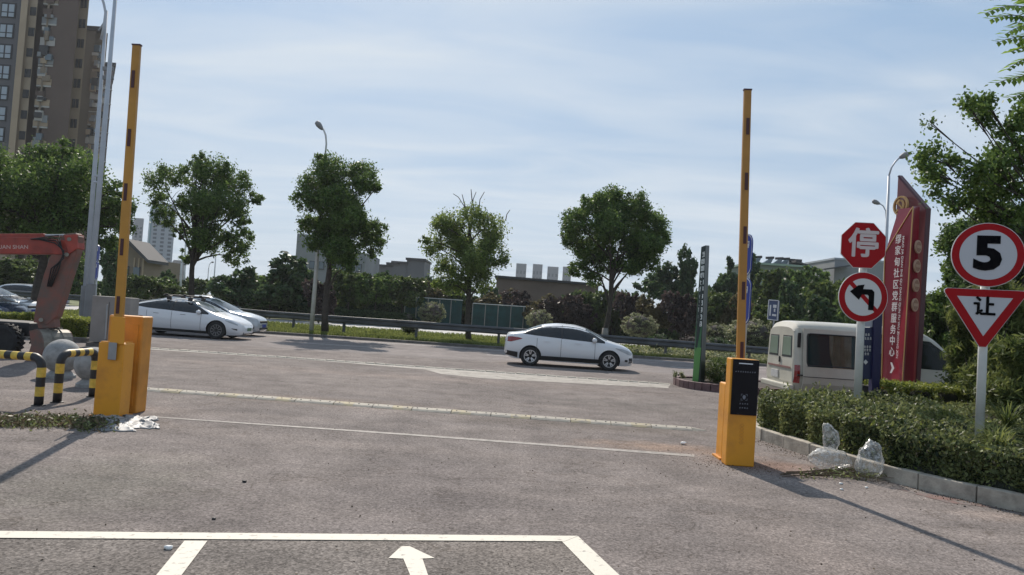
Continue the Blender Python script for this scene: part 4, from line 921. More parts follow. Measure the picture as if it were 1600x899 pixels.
for (a_, b2, y_) in [((1625, 20), (1540, 12), 6.1), ((1630, 40), (1548, 22), 6.3), ((1640, 48), (1572, 44), 6.0), ((1640, 60), (1590, 60), 6.2), ((1650, 70), (1558, 58), 6.4), ((1660, 85), (1580, 72), 6.1), ((1640, 95), (1574, 100), 6.2), ((1650, 130), (1556, 122), 6.3), ((1660, 120), (1582, 118), 6.0), ((1640, 40), (1600, -20), 6.2), ((1620, 10), (1560, -10), 6.3), ((1650, 150), (1590, 150), 6.1), ((1655, 160), (1575, 146), 6.3), ((1660, 20), (1610, 70), 6.0), ((1670, 60), (1612, 110), 6.15), ((1650, -10), (1590, 30), 6.25)]:
    p0, p1 = D(*a_, y_), D(*b2, y_); mb.tube([(6.3, Yp, 4.2), Vector((6.3, Yp, 4.2)).lerp(p0, .6) + Vector((0, 0, .1)), p0], [.02, .012, .006], 5); frond(p0, p1, 11, .16)
mb.build('trunk', M_['bark'], pn, smooth=True)
quads_mesh('crown', np.array(LQ), L_['pinnate'], pn)
# ================================================================== STREET FURNITURE
def lamp(lbl, Y, base_px, neck_px, arm_pts, head_px, r, m, name='street_lamp', sleeve=None, group='street lamps', head=(.75, .3, .12), hd_ang=0):
    b0 = D(*base_px, Y); b0.z = .05; nk = D(*neck_px, Y); t = thing(name, lbl, 'street lamp', b0, group)
    MB().tube([b0, b0.lerp(nk, .5), nk], [r, r * .8, r * .55], 10).build('pole', m, t, smooth=True)
    if arm_pts:
        P = [nk] + [D(*p, Y) for p in arm_pts]; MB().tube(P, r * .42, 8).build('arm', m, t, smooth=True)
    if head_px:
        h0, h1 = D(*head_px[0], Y), D(*head_px[1], Y); d = h1 - h0
        MB().tube([h0, h0 + d * .25, h0 + d * .6, h0 + d * .9, h1], [.05, .11, .15, .12, .03], 10).build('lamp_head', M_['polegrey'], t, smooth=True)
    if sleeve: MB().tube([b0, b0.lerp(nk, sleeve)], [r * 1.55, r * 1.45], 12).build('sleeve', M_['polegrey'], t)
    return t
lamp('street lamp with curved neck poking above the dense upright tree', 36.6, (486, 522), (508, 244), [(510, 225), (509, 212), (505, 201)], ((504, 203), (494, 190)), .11, M_['polewhite'])
lamp('tall street lamp with curved neck rising behind the red monument sign', 34.5, (1378, 560), (1389, 275), [(1393, 262), (1399, 253), (1407, 245)], ((1405, 247), (1420, 240)), .10, M_['poleblue'])
lamp('smaller farther street lamp above the octagonal sign', 46, (1380, 540), (1385, 345), [(1384, 330), (1380, 322), (1374, 318)], ((1375, 319), (1363, 314)), .09, M_['poleblue'])
for q in ((1393, 262, 1397, 280, 1391, 300),): pass
# two tall pale masts at the left
Ym = 29.0
p1 = lamp('left one of the two tall pale masts, ending in a curved arm', Ym, (129.5, 508), (166.5, 17), None, None, .105, M_['poleblue'], sleeve=.13, name='tall_mast', group='tall pale masts')
p2 = lamp('right one of the two tall pale masts, running out of the frame top', Ym - .6, (137, 510), (185, -60), None, None, .115, M_['poleblue'], sleeve=.12, name='tall_mast', group='tall pale masts')
MB().tube([D(158, 62, Ym - .2), D(163, 40, Ym - .2), D(165, 20, Ym - .2), D(162, 5, Ym - .2), D(156, -12, Ym - .2)], .05, 8).build('arm', M_['poleblue'], p1, smooth=True)
MB().tube([D(154, 48, Ym), D(162, 36, Ym), D(164, 22, Ym)], .03, 6).build('brace', M_['poleblue'], p1, smooth=True)
for a_, b2 in ((104, 110), (118, 124)):
    MB().hexa([D(160, a_, Ym - .3) + Vector((0, k, 0)) for k in (0, .1)] + [D(176, a_, Ym - .3) + Vector((0, k, 0)) for k in (.1, 0)], [D(160, b2, Ym - .3) + Vector((0, k, 0)) for k in (0, .1)] + [D(176, b2, Ym - .3) + Vector((0, k, 0)) for k in (.1, 0)]).build('clamp', M_['polegrey'], p1)
for y_ in (275, 285): MB().tube([D(147, y_, Ym - .3), D(160, y_, Ym - .3)], .05, 6).build('clamp', M_['poleblue'], p1)
for lbl, Y, b0, nk, arm, hd_ in (('distant street lamp behind the rear white car, seen under the airy tree', 70, (281, 478), (285, 388), None, None), ('distant thin street lamp in the gap right of the airy tree', 95, (331, 480), (337, 404), [(337, 398), (334, 396)], ((335, 396), (329, 397))), ('farthest thin street lamp in the gap right of the airy tree', 120, (321, 482), (326, 420), [(327, 414), (330, 410)], ((330, 410), (334, 410))), ('distant curved street lamp in front of the airy tree crown', 75, (287, 478), (290, 378), [(291, 374), (293, 371)], ((293, 371), (297, 370)))):
    lamp(lbl, Y, b0, nk, arm, hd_, .11, M_['polewhite'])
# lane signs: blue plates seen almost edge on
def lane_sign(lbl, Y, pole0, pole1, r, plates, ang, m=M_['polewhite'], white=M_['signwhite']):
    b0 = D(*pole0, Y); b0.z = .1; t1 = D(*pole1, Y); t = thing('lane_sign', lbl, 'road sign', b0)
    MB().tube([b0, t1], [r, r * .9], 10).build('pole', m, t, smooth=True)
    xd = Vector((math.cos(ang), -math.sin(ang), 0)); nrm = Vector((-math.sin(ang), -math.cos(ang), 0)); up = Vector((0, 0, 1))
    for (px, pyt, pyb, wd) in plates:
        zt, zb_ = D(px, pyt, Y).z, D(px, pyb, Y).z; c = D(px, (pyt + pyb) / 2, Y) + nrm * (r + .03); c.z = (zt + zb_) / 2; H = (zt - zb_) / 2; W = wd / 2
        out_ = []
        for k in range(24):
            a_ = 2 * math.pi * k / 24; s_, c_ = math.sin(a_), math.cos(a_); yy = (H - W) * (1 if s_ >= 0 else -1) + W * s_
            out_.append(c + xd * (W * c_) + up * yy)
        pl = MB().prism(out_, -nrm * .03).build('plate', M_['signblue'], t)
        ring = MB()
        for k in range(24):
            p, q = out_[k] + nrm * .004, out_[(k + 1) % 24] + nrm * .004; ci = c + nrm * .004
            ring.poly([p, q, q.lerp(c + nrm * .004, .06), p.lerp(c + nrm * .004, .06)])
        ring.build('border', white, pl)
        # vehicle pictogram
        pic = MB(); cc = c + nrm * .006 + up * (H * .45); u = W
        def rr(x0, x1, z0, z1): pic.hexa([cc + xd * x0 * u + up * z0 * u, cc + xd * x1 * u + up * z0 * u, cc + xd * x1 * u + up * z0 * u + nrm * .004, cc + xd * x0 * u + up * z0 * u + nrm * .004], [cc + xd * x0 * u + up * z1 * u, cc + xd * x1 * u + up * z1 * u, cc + xd * x1 * u + up * z1 * u + nrm * .004, cc + xd * x0 * u + up * z1 * u + nrm * .004])
        rr(-.55, .55, -.1, .12); rr(-.42, .42, .30, .42); rr(-.55, -.42, .12, .42); rr(.42, .55, .12, .42); rr(-.5, -.25, -.3, -.1); rr(.25, .5, -.3, -.1)
        cc = c + nrm * .006 - up * (H * .45); rr(-.08, .08, -.5, .3); pic.poly([cc + nrm * .004 + xd * (-.32 * u) + up * .25 * u, cc + nrm * .004 + xd * .32 * u + up * .25 * u, cc + nrm * .004 + up * .65 * u])
        pic.build('pictogram', white, pl)
    return t
lane_sign('two stacked blue lane plates on a pale pole right behind the right boom', 18.2, (1158, 618), (1172, 368), .055, [(1170, 366, 432, .46), (1167.5, 434, 508, .46)], R(72))
lane_sign('two stacked blue lane plates on a thin pole beside the pale masts', 31, (147, 505), (154, 383), .04, [(153, 383, 410, .42), (151, 408, 438, .42)], R(30))
# small blue double sided sign
Yq = 30; b0 = D(1206, 548, Yq); b0.z = .1; sg = thing('small_blue_sign', 'small square blue board with white frame on a thin post above the van tail', 'sign', b0)
MB().tube([b0, D(1209, 500, Yq)], .035, 8).build('post', M_['metal'], sg)
pa, pb, pc, pd_ = D(1199, 499, Yq), D(1214, 501, Yq), D(1216, 470, Yq), D(1201, 469, Yq)
MB().prism([pa, pb, pc, pd_], (.12, .15, 0)).build('board', mat('sign_slate', (.05, .07, .14), .4), sg)
fr_ = MB()
for p, q in ((pa, pb), (pb, pc), (pc, pd_), (pd_, pa)): fr_.tube([p - Vector((0, .02, 0)), q - Vector((0, .02, 0))], .018, 4)
fr_.build('frame', M_['signwhite'], sg)
mk = MB()
def qd(u0_, u1_, v0, v1, dy=.012):
    f = lambda u_, v: pa.lerp(pb, u_).lerp(pd_.lerp(pc, u_), v) - Vector((0, dy, 0))
    mk.hexa([f(u0_, v0), f(u1_, v0), f(u1_, v0) + Vector((0, .008, 0)), f(u0_, v0) + Vector((0, .008, 0))], [f(u0_, v1), f(u1_, v1), f(u1_, v1) + Vector((0, .008, 0)), f(u0_, v1) + Vector((0, .008, 0))])
qd(.15, .3, .2, .75); qd(.5, .85, .62, .78); qd(.6, .75, .42, .58); qd(.45, .88, .2, .3); mk.build('marking', M_['signwhite'], sg)
# green pylon
Yp2 = 20.4
py_ = thing('pylon_sign', 'tall slim leaning green pylon with a column of white characters on the planting island', 'sign', D(1090, 597, Yp2).xy.to_3d() + Vector((0, 0, .15)))
def pt3(px, y, Y): return D(px, y, Y)
aL, aM, aR = (1082, 598), (1094, 600), (1097.5, 598); bL, bM, bR = (1096, 386), (1103, 383.5), (1108.5, 384)
Lb, Mb, Rb = pt3(*aL, Yp2 + .18), pt3(*aM, Yp2), pt3(1101, 598, Yp2 + .25); Lt, Mt, Rt = pt3(*bL, Yp2 + .18), pt3(*bM, Yp2), pt3(*bR, Yp2 + .25)
Lb.z = Mb.z = Rb.z = .1
back = Vector((.05, .22, 0))
MB().hexa([Lb, Mb, Rb, Lb + back], [Lt, Mt, Rt, Lt + back]).build('body', M_['pylon_black'], py_)
nf = (Mb - Lb).cross(Mt - Lb).normalized(); 
if nf.y > 0: nf = -nf
def face(u, v, e=.006):
    return Lb.lerp(Mb, u).lerp(Lt.lerp(Mt, u), v) + nf * e
lp = MB(); lp.prism([face(.02, .012), face(.72, .012), face(.9, .42), face(.02, .42)], nf * -.004); lp.build('green_panel', mat('pylon_mid', (.03, .14, .05), .4), py_)
MB().prism([face(.02, .008, .012), face(.75, .008, .012), face(.96, .26, .012), face(.02, .26, .012)], nf * -.004).build('bright_panel', M_['pylon_lt'], py_)
MB().prism([face(0.0, .0, .012), face(.04, 0, .012), face(.04, .995, .012), face(0, .995, .012)], nf * -.004).build('edge_strip', mat('pylon_edge', (.16, .26, .17), .4), py_)
cm = MB(); crn = random.Random(5)
for k in range(11):
    v1 = .955 - k * .0505; v0 = v1 - .036; w0 = .20
    if k < 10: pass
    def st(u0_, u1_, a_, b2):
        f = lambda u, v: face(w0 + u * .72, v0 + v * (v1 - v0), .012)
        cm.hexa([f(u0_, a_), f(u1_, a_), f(u1_, a_) - nf * .005, f(u0_, a_) - nf * .005], [f(u0_, b2), f(u1_, b2), f(u1_, b2) - nf * .005, f(u0_, b2) - nf * .005])
    for a_ in (0.0, .3, .62, .88): 
        if crn.random() < .85: st(crn.uniform(0, .2), crn.uniform(.8, 1), a_, a_ + .13)
    for a_ in (.05, .45, .82):
        if crn.random() < .85: st(a_, a_ + .13, crn.uniform(0, .2), crn.uniform(.8, 1))
cm.build('lettering', mat('pylon_white', (.70, .74, .72), .5), py_)
# ---- stop / no left turn sign on one pole
def sign_frame(c, yaw):
    n = Vector((-math.sin(yaw), -math.cos(yaw), 0)); xd = Vector((math.cos(yaw), -math.sin(yaw), 0)); return Vector(c), xd, Vector((0, 0, 1)), n
def disc(fr, pts2, m, name, parent, z0=0.0, th=.004):
    c, xd, up, n = fr; return MB().prism([c + xd * x + up * y + n * z0 for x, y in pts2], n * -th).build(name, m, parent)
def ngon(r, n, ph=0, cx_=0, cy_=0, sx=1): return [(cx_ + r * sx * math.cos(ph + 2 * math.pi * k / n), cy_ + r * math.sin(ph + 2 * math.pi * k / n)) for k in range(n)]
def sign_post(lbl, b0, t0, r=.055):
    t = thing('road_sign', lbl, 'road sign', (b0.x, b0.y, .1)); MB().tube([(b0.x, b0.y, .1), t0], [r, r], 16).build('pole', M_['polewhite'], t, smooth=True); return t
Ys = 12.2
pb_, pt_ = D(1337.5, 680, Ys), D(1352, 352, Ys)
s1 = sign_post('red octagonal sign reading 停 above a round no-left-turn sign on one pale pole', pb_, D(1350.5, 372, Ys), .062)
yaw = R(8)
c1 = D(1349, 383.5, Ys - .09); fr1 = sign_frame(c1, yaw); Ro = .405
h_ = disc(fr1, ngon(Ro * 1.0, 8, math.pi / 8, sx=.93), M_['signwhite'], 'octagon_plate', s1, 0, .02)
disc(fr1, ngon(Ro * .978, 8, math.pi / 8, sx=.93), M_['signred'], 'red_face', h_, .004, .004)
text('停', 'lettering', fr1[0] + fr1[3] * .006 + fr1[2] * .005, fr1[1], fr1[2], .50, mat('sign_pink', (.55, .47, .46), .4), h_, bold=.022, sx=.98)
c2_ = D(1348.5, 464.5, Ys - .09); fr2 = sign_frame(c2_, yaw); Rc = .41
k_ = disc(fr2, ngon(Rc, 40, sx=.93), M_['signwhite'], 'round_plate', s1, 0, .02)
disc(fr2, ngon(Rc * .976, 40, sx=.93), M_['signred'], 'red_ring', k_, .004, .004)
disc(fr2, ngon(Rc * .74, 40, sx=.93), M_['signwhite'], 'white_face', k_, .008, .004)
u = Rc
def P2(l): return [(x * u * .93, y * u) for x, y in l]
disc(fr2, P2([(.22, -.50), (.44, -.50), (.44, .22), (.34, .32), (-.02, .32), (-.02, .10), (.17, .10), (.22, .05)]), M_['sign_black'], 'arrow', k_, .013, .004)
disc(fr2, P2([(-.55, .20), (-.17, -.12), (-.06, .10), (-.02, .10), (-.02, .32), (.03, .50), (-.22, .46)]), M_['sign_black'], 'arrow_head', k_, .013, .004)
disc(fr2, P2([(-.60, .50), (-.48, .62), (.62, -.48), (.50, -.60)]), M_['signred'], 'red_bar', k_, .010, .004)
# ---- speed limit and yield
Y5 = 9.3
s2 = sign_post('round speed limit 5 sign above a triangular yield sign reading 让 on one pale pole', D(1528, 740, Y5), D(1541, 400, Y5), .052)
yaw = R(20)
c3 = D(1543.5, 398.5, Y5 - .08); f3 = sign_frame(c3, yaw); Rr = .40; sxx = 1.0
q_ = disc(f3, ngon(Rr, 48), M_['signwhite'], 'round_plate', s2, 0, .02)
disc(f3, ngon(Rr * .98, 48), M_['signred'], 'red_ring', q_, .004, .004)
disc(f3, ngon(Rr * .775, 48), mat('sign_grey', (.46, .47, .50), .4), 'white_face', q_, .008, .004)
text('5', 'lettering', f3[0] + f3[3] * .010 + f3[2] * .0, f3[1], f3[2], .56, M_['sign_black'], q_, bold=.045, sx=1.15)
c4 = D(1539, 455, Y5 - .08); f4 = sign_frame(c4, yaw); hw = .445; hh_ = .70
def tri(s_, dy=0): 
    cxm, cym = 0, -hh_ / 3
    return [(cxm + (x - cxm) * s_, cym + (y - cym) * s_) for x, y in ((-hw, 0), (-hw + .03, .022), (hw - .03, .022), (hw, 0), (hw - .005, -.035), (.035, -hh_), (-.035, -hh_), (-hw + .005, -.035))]
v_ = disc(f4, tri(1.0), M_['signwhite'], 'triangle_plate', s2, 0, .02)
disc(f4, tri(.982), M_['signred'], 'red_face', v_, .004, .004)
disc(f4, [(-.30, -.075), (.30, -.075), (0, -.56)], mat('sign_grey2', (.46, .47, .50), .4), 'white_face', v_, .008, .004)
text('让', 'lettering', f4[0] + f4[3] * .010 + f4[2] * -.205, f4[1], f4[2], .25, M_['sign_black'], v_, bold=.026)
for s_, zz_ in ((s1, (c1.z, c2_.z)), (s2, (c3.z, c4.z - .2))):
    for z_ in zz_: MB().box((s_.location.x + .01 * 0 + (z_ * .0), s_.location.y, z_), (.17, .13, .04)).build('bracket', M_['metal'], s_)
# ---- navy board behind the prohibition sign
Yn = 13.6
nb = thing('navy_board', 'narrow navy blue board with small white writing on a navy post behind the prohibition sign', 'sign', D(1366, 640, Yn).xy.to_3d() + Vector((0, 0, .1)))
pA, pB, pC, pE = D(1345, 592, Yn), D(1362, 593, Yn), D(1365, 512, Yn), D(1349, 512, Yn)
MB().prism([pA, pB, pC, pE], (0, .05, 0)).build('board', mat('navy_board', (.010, .016, .06), .35), nb)
pA2, pB2 = D(1349, 511, Yn), D(1365, 511, Yn); MB().prism([pA2, pB2, D(1366, 492, Yn), D(1350, 492, Yn)], (0, .05, 0)).build('head_panel', mat('head_grey', (.34, .36, .42), .4), nb)
MB().prism([D(1361, 660, Yn - .05), D(1372, 660, Yn - .05), D(1379, 490, Yn - .05), D(1366, 490, Yn - .05)], (0, .14, 0)).build('post', M_['navy'], nb)
wm_ = MB(); crn = random.Random(9)
def dash(px0, px1, y0, y1):
    p = [D(px0, y1, Yn - .006), D(px1, y1, Yn - .006), D(px1, y0, Yn - .006), D(px0, y0, Yn - .006)]; wm_.prism(p, (0, -.004, 0))
for (y0, rows, xs_) in ((522, 1, (1352, 1356)), (528, 1, (1351, 1355, 1359)), (541, 1, (1350, 1354, 1358)), (546, 1, (1350, 1354, 1358)), (552, 1, (1351, 1355))):
    for x_ in xs_: dash(x_, x_ + 2.6, y0, y0 + 1.1); dash(x_ + .8, x_ + 1.7, y0 - 1, y0 + 3.0); dash(x_, x_ + 2.6, y0 + 2.2, y0 + 3.1)
p = [D(1349, 566, Yn - .008), D(1352.5, 570, Yn - .008), D(1356, 566, Yn - .008), D(1352.5, 562, Yn - .008)]; wm_.prism(p, (0, -.004, 0))
wm_.build('lettering', M_['signwhite'], nb)
# ---- red monument sign
ms = thing('monument_sign', 'tall dark red angular monument sign with gold emblem, white vertical lettering and four medallions', 'sign', (8.0, 15.4, .1))
def atz(px, py, Y): return D(px, py, Y)
# back slab runs away from the viewer
SY0, SY1 = 16.2, 15.35
s_tl, s_tr = D(1403, 276, SY0), D(1447.5, 328, SY1)
s_tl2 = D(1409, 277, SY0 - .1)
s_bl, s_br = D(1386, 606, SY0), D(1429, 618, SY1); s_bl.z = s_br.z = .1
nsl = (s_br - s_bl).cross(Vector((0, 0, 1))).normalized()
if nsl.y > 0: nsl = -nsl
slab = MB().prism([s_bl, s_br, s_tr, s_tl], -nsl * .07).build('slab', M_['monred2'], ms, bevel=.01)
ed = MB()
for p, q in ((s_tl, s_tr), (s_tr, s_br)): ed.hexa([p + nsl * .012, q + nsl * .012, q - nsl * .075, p - nsl * .075], [p + nsl * .012 + Vector((.03, -.0, .03)), q + nsl * .012 + Vector((.03, 0, .03)), q - nsl * .075 + Vector((.03, 0, .03)), p - nsl * .075 + Vector((.03, 0, .03))])
ed.build('trim', M_['monred3'], slab)
# emblem: gold ring with hammer and sickle
ec = D(1410.5, 322, SY0 - .28); tdir = (s_tr - s_tl); tdir.z = 0; tdir.normalize(); up = Vector((0, 0, 1))
ecs = ec + nsl * .02; rad = .21
mb = MB(); n = 32
for k in range(n):
    a0, a1 = 2 * math.pi * k / n, 2 * math.pi * (k + 1) / n
    f = lambda r_, a_: ecs + tdir * r_ * math.cos(a_) + up * r_ * math.sin(a_)
    mb.hexa([f(rad * .82, a0), f(rad, a0), f(rad, a1), f(rad * .82, a1)], [f(rad * .82, a0) + nsl * .05, f(rad, a0) + nsl * .05, f(rad, a1) + nsl * .05, f(rad * .82, a1) + nsl * .05])
mb.build('emblem_ring', M_['gold'], slab)
eb = MB(); 
for k in range(14):   # sickle blade
    a0 = R(-120) + R(235) * k / 14; a1 = R(-120) + R(235) * (k + 1) / 14; w0 = .045 * math.sin(math.pi * min(1, (k + .4) / 14)) + .012; w1 = .045 * math.sin(math.pi * min(1, (k + 1.4) / 14)) + .012; rr0 = rad * .52
    f = lambda r_, a_: ecs + up * .01 + tdir * r_ * math.cos(a_) + up * r_ * math.sin(a_) + nsl * .02
    eb.hexa([f(rr0 - w0, a0), f(rr0 + .012, a0), f(rr0 + .012, a1), f(rr0 - w1, a1)], [f(rr0 - w0, a0) + nsl * .02, f(rr0 + .012, a0) + nsl * .02, f(rr0 + .012, a1) + nsl * .02, f(rr0 - w1, a1) + nsl * .02])
def bar(p, q, w_):
    P_ = [ecs + nsl * .025 + tdir * a_ + up * b2 for a_, b2 in (p, q)]; d = (P_[1] - P_[0]).normalized(); s_ = d.cross(nsl).normalized() * w_
    eb.hexa([P_[0] - s_, P_[0] + s_, P_[1] + s_, P_[1] - s_], [P_[0] - s_ + nsl * .025, P_[0] + s_ + nsl * .025, P_[1] + s_ + nsl * .025, P_[1] - s_ + nsl * .025])
bar((-.06, .06), (.13, -.13), .016); bar((-.11, .05), (-.02, .13), .028); bar((-.10, -.12), (-.05, -.075), .018)
eb.build('emblem', M_['gold'], slab)
# front wedge: lettered panel and medallion side
Q1b, Q2b, Q3b = D(1379, 606, 15.75), D(1409.5, 606, 15.05), D(1427, 606, 15.35)
Q1t, Q2t, Q3t = D(1383, 396, 15.75), D(1427.5, 323, 15.05), D(1437, 323, 15.35)
for q in (Q1b, Q2b, Q3b): q.z = .1
bk = Vector((.25, .5, 0))
MB().hexa([Q1b, Q2b, Q3b, Q3b + Vector((-.2, .45, 0))], [Q1t, Q2t, Q3t, Q3t + Vector((-.2, .45, 0)) - Vector((0, 0, .9)) * 0]).build('wedge', M_['monred'], ms)
n1_ = (Q2b - Q1b).cross(Q1t - Q1b).normalized(); n1_ = n1_ if n1_.y < 0 else -n1_
n2_ = (Q3b - Q2b).cross(Q2t - Q2b).normalized(); n2_ = n2_ if n2_.y < 0 else -n2_
go = MB()
for p, q in ((Q1b, Q1t), (Q1t, Q2t), (Q2t, Q2b)): go.tube([p + n1_ * .01, q + n1_ * .01], .012, 6)
go.build('gold_edge', M_['gold'], ms)
xd1 = (Q2b - Q1b).normalized()
def on1(px, py):   # point of the lettered face seen at a pixel
    r_ = ray(px, py); o_ = Vector((0, 0, CAMH)); t_ = (Q1b - o_).dot(n1_) / r_.dot(n1_); return o_ + r_ * t_ + n1_ * .012
def on2(px, py):
    r_ = ray(px, py); o_ = Vector((0, 0, CAMH)); t_ = (Q2b - o_).dot(n2_) / r_.dot(n2_); return o_ + r_ * t_ + n2_ * .01
mtxt = mat('lettering_white', (.62, .56, .55), .4)
S_ = '缪家甸社区党群服务中心'
pT, pB_ = on1(1405, 375), on1(1394.5, 551)
for k, ch in enumerate(S_):
    text(ch, 'lettering', pT.lerp(pB_, k / 10), xd1, (0, 0, 1), .205, mtxt, ms, bold=.012, sx=1.0)
pT, pB_ = on1(1412.5, 370), on1(1402.5, 559); dn = (pB_ - pT)
text('MIAO JIA DIAN SHE QU DANG QUN FU WU ZHONG XIN', 'lettering', (pT + pB_) / 2, dn, n1_.cross(dn.normalized()) , .097, mtxt, ms, bold=.004, sx=1.0)
ar = MB(); c = on1(1394, 575); dd = [(-.05, .11), (.01, .11), (.10, 0), (.01, -.11), (-.05, -.11), (.015, 0)]
ar.prism([c + xd1 * x + up * y for x, y in dd], n1_ * .004); ar.build('arrow', mtxt, ms)
xd2 = (Q3b - Q2b).normalized()
for py in (386, 416, 446, 476.5):
    c = on2(1432.5 - (py - 386) * .055, py); rr_m = .135
    md = MB().prism([c + xd2 * rr_m * math.cos(a_) * 1.0 + up * rr_m * math.sin(a_) for a_ in np.linspace(0, 2 * math.pi, 24, endpoint=False)], n2_ * .03).build('medallion', M_['medal'], ms)
    MB().prism([c + n2_ * .031 + xd2 * rr_m * .8 * math.cos(a_) + up * rr_m * .8 * math.sin(a_) for a_ in np.linspace(0, 2 * math.pi, 24, endpoint=False)], n2_ * .004).build('inner_disc', mat('medal_in', (.36, .20, .14), .5), md)
    gl = MB()
    for k in range(4): gl.prism([c + n2_ * .037 + xd2 * (x + k * .045 - .085) + up * z for x, z in ((0, -.03), (.032, -.03), (.032, .03), (0, .03))], n2_ * .003)
    gl.build('lettering', M_['medal'], md)
# ================================================================== GATES
def boom(t, p0, p1, w, marks, m):
    p0, p1 = Vector(p0), Vector(p1); ax = (p1 - p0).normalized(); xd = ax.cross(Vector((0, 1, 0))).normalized() * -1
    if xd.x < 0: xd = -xd
    yd = Vector((0, 1, 0)); h = w / 2
    f = lambda p, a, b2, k=1: p + xd * (a * h * k) + yd * (b2 * .028)
    o = MB().hexa([f(p0, -1, -1), f(p0, 1, -1), f(p0, 1, 1), f(p0, -1, 1)], [f(p1, -1, -1, .88), f(p1, 1, -1, .88), f(p1, 1, 1, .88), f(p1, -1, 1, .88)]).build('boom', m, t, bevel=.006)
    MB().hexa([f(p1, -1, -1), f(p1, 1, -1), f(p1, 1, 1), f(p1, -1, 1)], [f(p1 + ax * .02, -1, -1), f(p1 + ax * .02, 1, -1), f(p1 + ax * .02, 1, 1), f(p1 + ax * .02, -1, 1)]).build('end_cap', M_['darkred'], o)
    L_len = (p1 - p0).length
    for a_, b2, off in marks:
        q0, q1 = p0.lerp(p1, a_), p0.lerp(p1, b2)
        MB().hexa([q0 + xd * (off - .021) - yd * .029, q0 + xd * (off + .021) - yd * .029, q0 + xd * (off + .021) - yd * .034, q0 + xd * (off - .021) - yd * .034], [q1 + xd * (off - .021) - yd * .029, q1 + xd * (off + .021) - yd * .029, q1 + xd * (off + .021) - yd * .034, q1 + xd * (off - .021) - yd * .034]).build('reflector', M_['darkred'], o)
    return o
boomL = mat('boom_yellow', (.46, .22, .025), .45, var=.2, vscale=1.5)
DL = .115
bl_ = thing('barrier_gate', 'left orange barrier cabinet with its striped-marked boom raised upright', 'barrier gate', (-5.25, 9.8, 0))
MB().box((-5.245 + DL, 9.82, .482), (.335, .27, .96)).build('cabinet', M_['orange'], bl_, bevel=.012)
MB().box((-5.245 + DL, 9.82, .966), (.30, .235, .02)).build('lid', M_['orange'], bl_, bevel=.004)
MB().box((-5.245 + DL, 9.82, .012), (.40, .33, .024)).build('base_plate', M_['orange_dk'], bl_)
b0, b1 = D(183, 540, 9.72), D(214, 72, 9.72)
yy = lambda y_: (540 - y_) / (540 - 72)
boom(bl_, b0, b1, .115, [(yy(y1), yy(y0), -.008) for y0, y1 in ((112, 139), (204, 231), (289, 316), (375, 401), (464, 491))], boomL)
MB().hexa([D(171, 537, 9.66), D(194, 539, 9.66), D(194, 539, 9.80), D(171, 537, 9.80)], [D(174, 494, 9.66), D(196, 496, 9.66), D(196, 496, 9.80), D(174, 494, 9.80)]).build('boom_clamp', M_['orange'], bl_, bevel=.006)
MB().hexa([D(168, 562, 9.675), D(181, 563, 9.675), D(181, 563, 9.64), D(168, 562, 9.64)], [D(170, 535, 9.675), D(183, 536, 9.675), D(183, 536, 9.64), D(170, 535, 9.64)]).build('control_box', M_['metal'], bl_, bevel=.004)
MB().tube([D(165, 530, 9.66), D(168, 476, 9.66)], .012, 6).build('rod', M_['metal'], bl_)
tl = thing('payment_terminal', 'taller orange terminal cabinet seen from behind, standing behind the left barrier cabinet', 'payment terminal', (-5.3, 10.3, 0))
MB().box((-5.30 + DL, 10.25, .655), (.47, .28, 1.31)).build('cabinet', M_['orange_dk'], tl, bevel=.018)
MB().box((-5.30 + DL, 10.105, .65), (.36, .012, 1.1)).build('rear_door', M_['orange_dk'], tl, bevel=.003)
MB().box((-5.30 + DL, 10.405, .95), (.40, .012, .62)).build('screen', M_['black_gloss'], tl)
br_ = thing('barrier_gate', 'right orange barrier cabinet, mostly hidden behind the payment terminal, with boom raised upright', 'barrier gate', (2.87, 9.65, 0))
MB().box((2.985, 9.68, .485), (.37, .28, .97)).build('cabinet', M_['orange'], br_, bevel=.02)
MB().box((2.985, 9.68, .012), (.44, .34, .024)).build('base_plate', M_['orange_dk'], br_)
b0, b1 = D(1155.5, 604, 9.62), D(1168, 142, 9.62); yy = lambda y_: (604 - y_) / (604 - 142)
boom(br_, b0, b1, .105, [(yy(y1), yy(y0), .008) for y0, y1 in ((186, 212), (272, 299), (356, 383), (442, 470), (535, 562))], mat('boom_amber', (.40, .19, .03), .45, var=.2, vscale=1.5))
pt_t = thing('payment_terminal', 'front-facing orange payment terminal with tall black glass panel, right of the entrance', 'payment terminal', (2.8, 9.25, 0))
TX0, TX1, TY = 2.745, 3.095, 9.155
MB().box(((TX0 + TX1) / 2, TY + .11, .655), (TX1 - TX0, .2, 1.31)).build('cabinet', M_['orange'], pt_t, bevel=.014)
MB().box(((TX0 + TX1) / 2 + .006, TY - .001, .965), (TX1 - TX0 - .03, .022, .675)).build('glass_panel', M_['black_gloss'], pt_t, bevel=.004)
gp = MB().box(((TX0 + TX1) / 2, TY - .014, 1.255), (.17, .006, .012)).build('light_bar', mat('lightbar', (.7, .72, .75), .4), pt_t)
cxt = (TX0 + TX1) / 2; mk = MB(); crn = random.Random(4)
def gl_(x, z, s_):
    for k in range(3):
        if crn.random() < .9: mk.box((x + crn.uniform(-.1, .1) * s_, TY - .0135, z + (k - 1) * s_ * .36), (s_ * crn.uniform(.6, .95), .003, s_ * .13))
    for k in range(2): mk.box((x + (k - .5) * s_ * .4, TY - .0137, z), (s_ * .13, .003, s_ * .85))
for k in range(9): gl_(cxt - .115 + k * .029, 1.155, .017)
for k in range(4): gl_(cxt - .045 + k * .03, .765, .018)
for k in range(4): gl_(cxt - .045 + k * .03, .715, .018)
mk.build('lettering', mat('dim_print', (.20, .21, .24), .5), pt_t)
ic = MB(); zc = .845
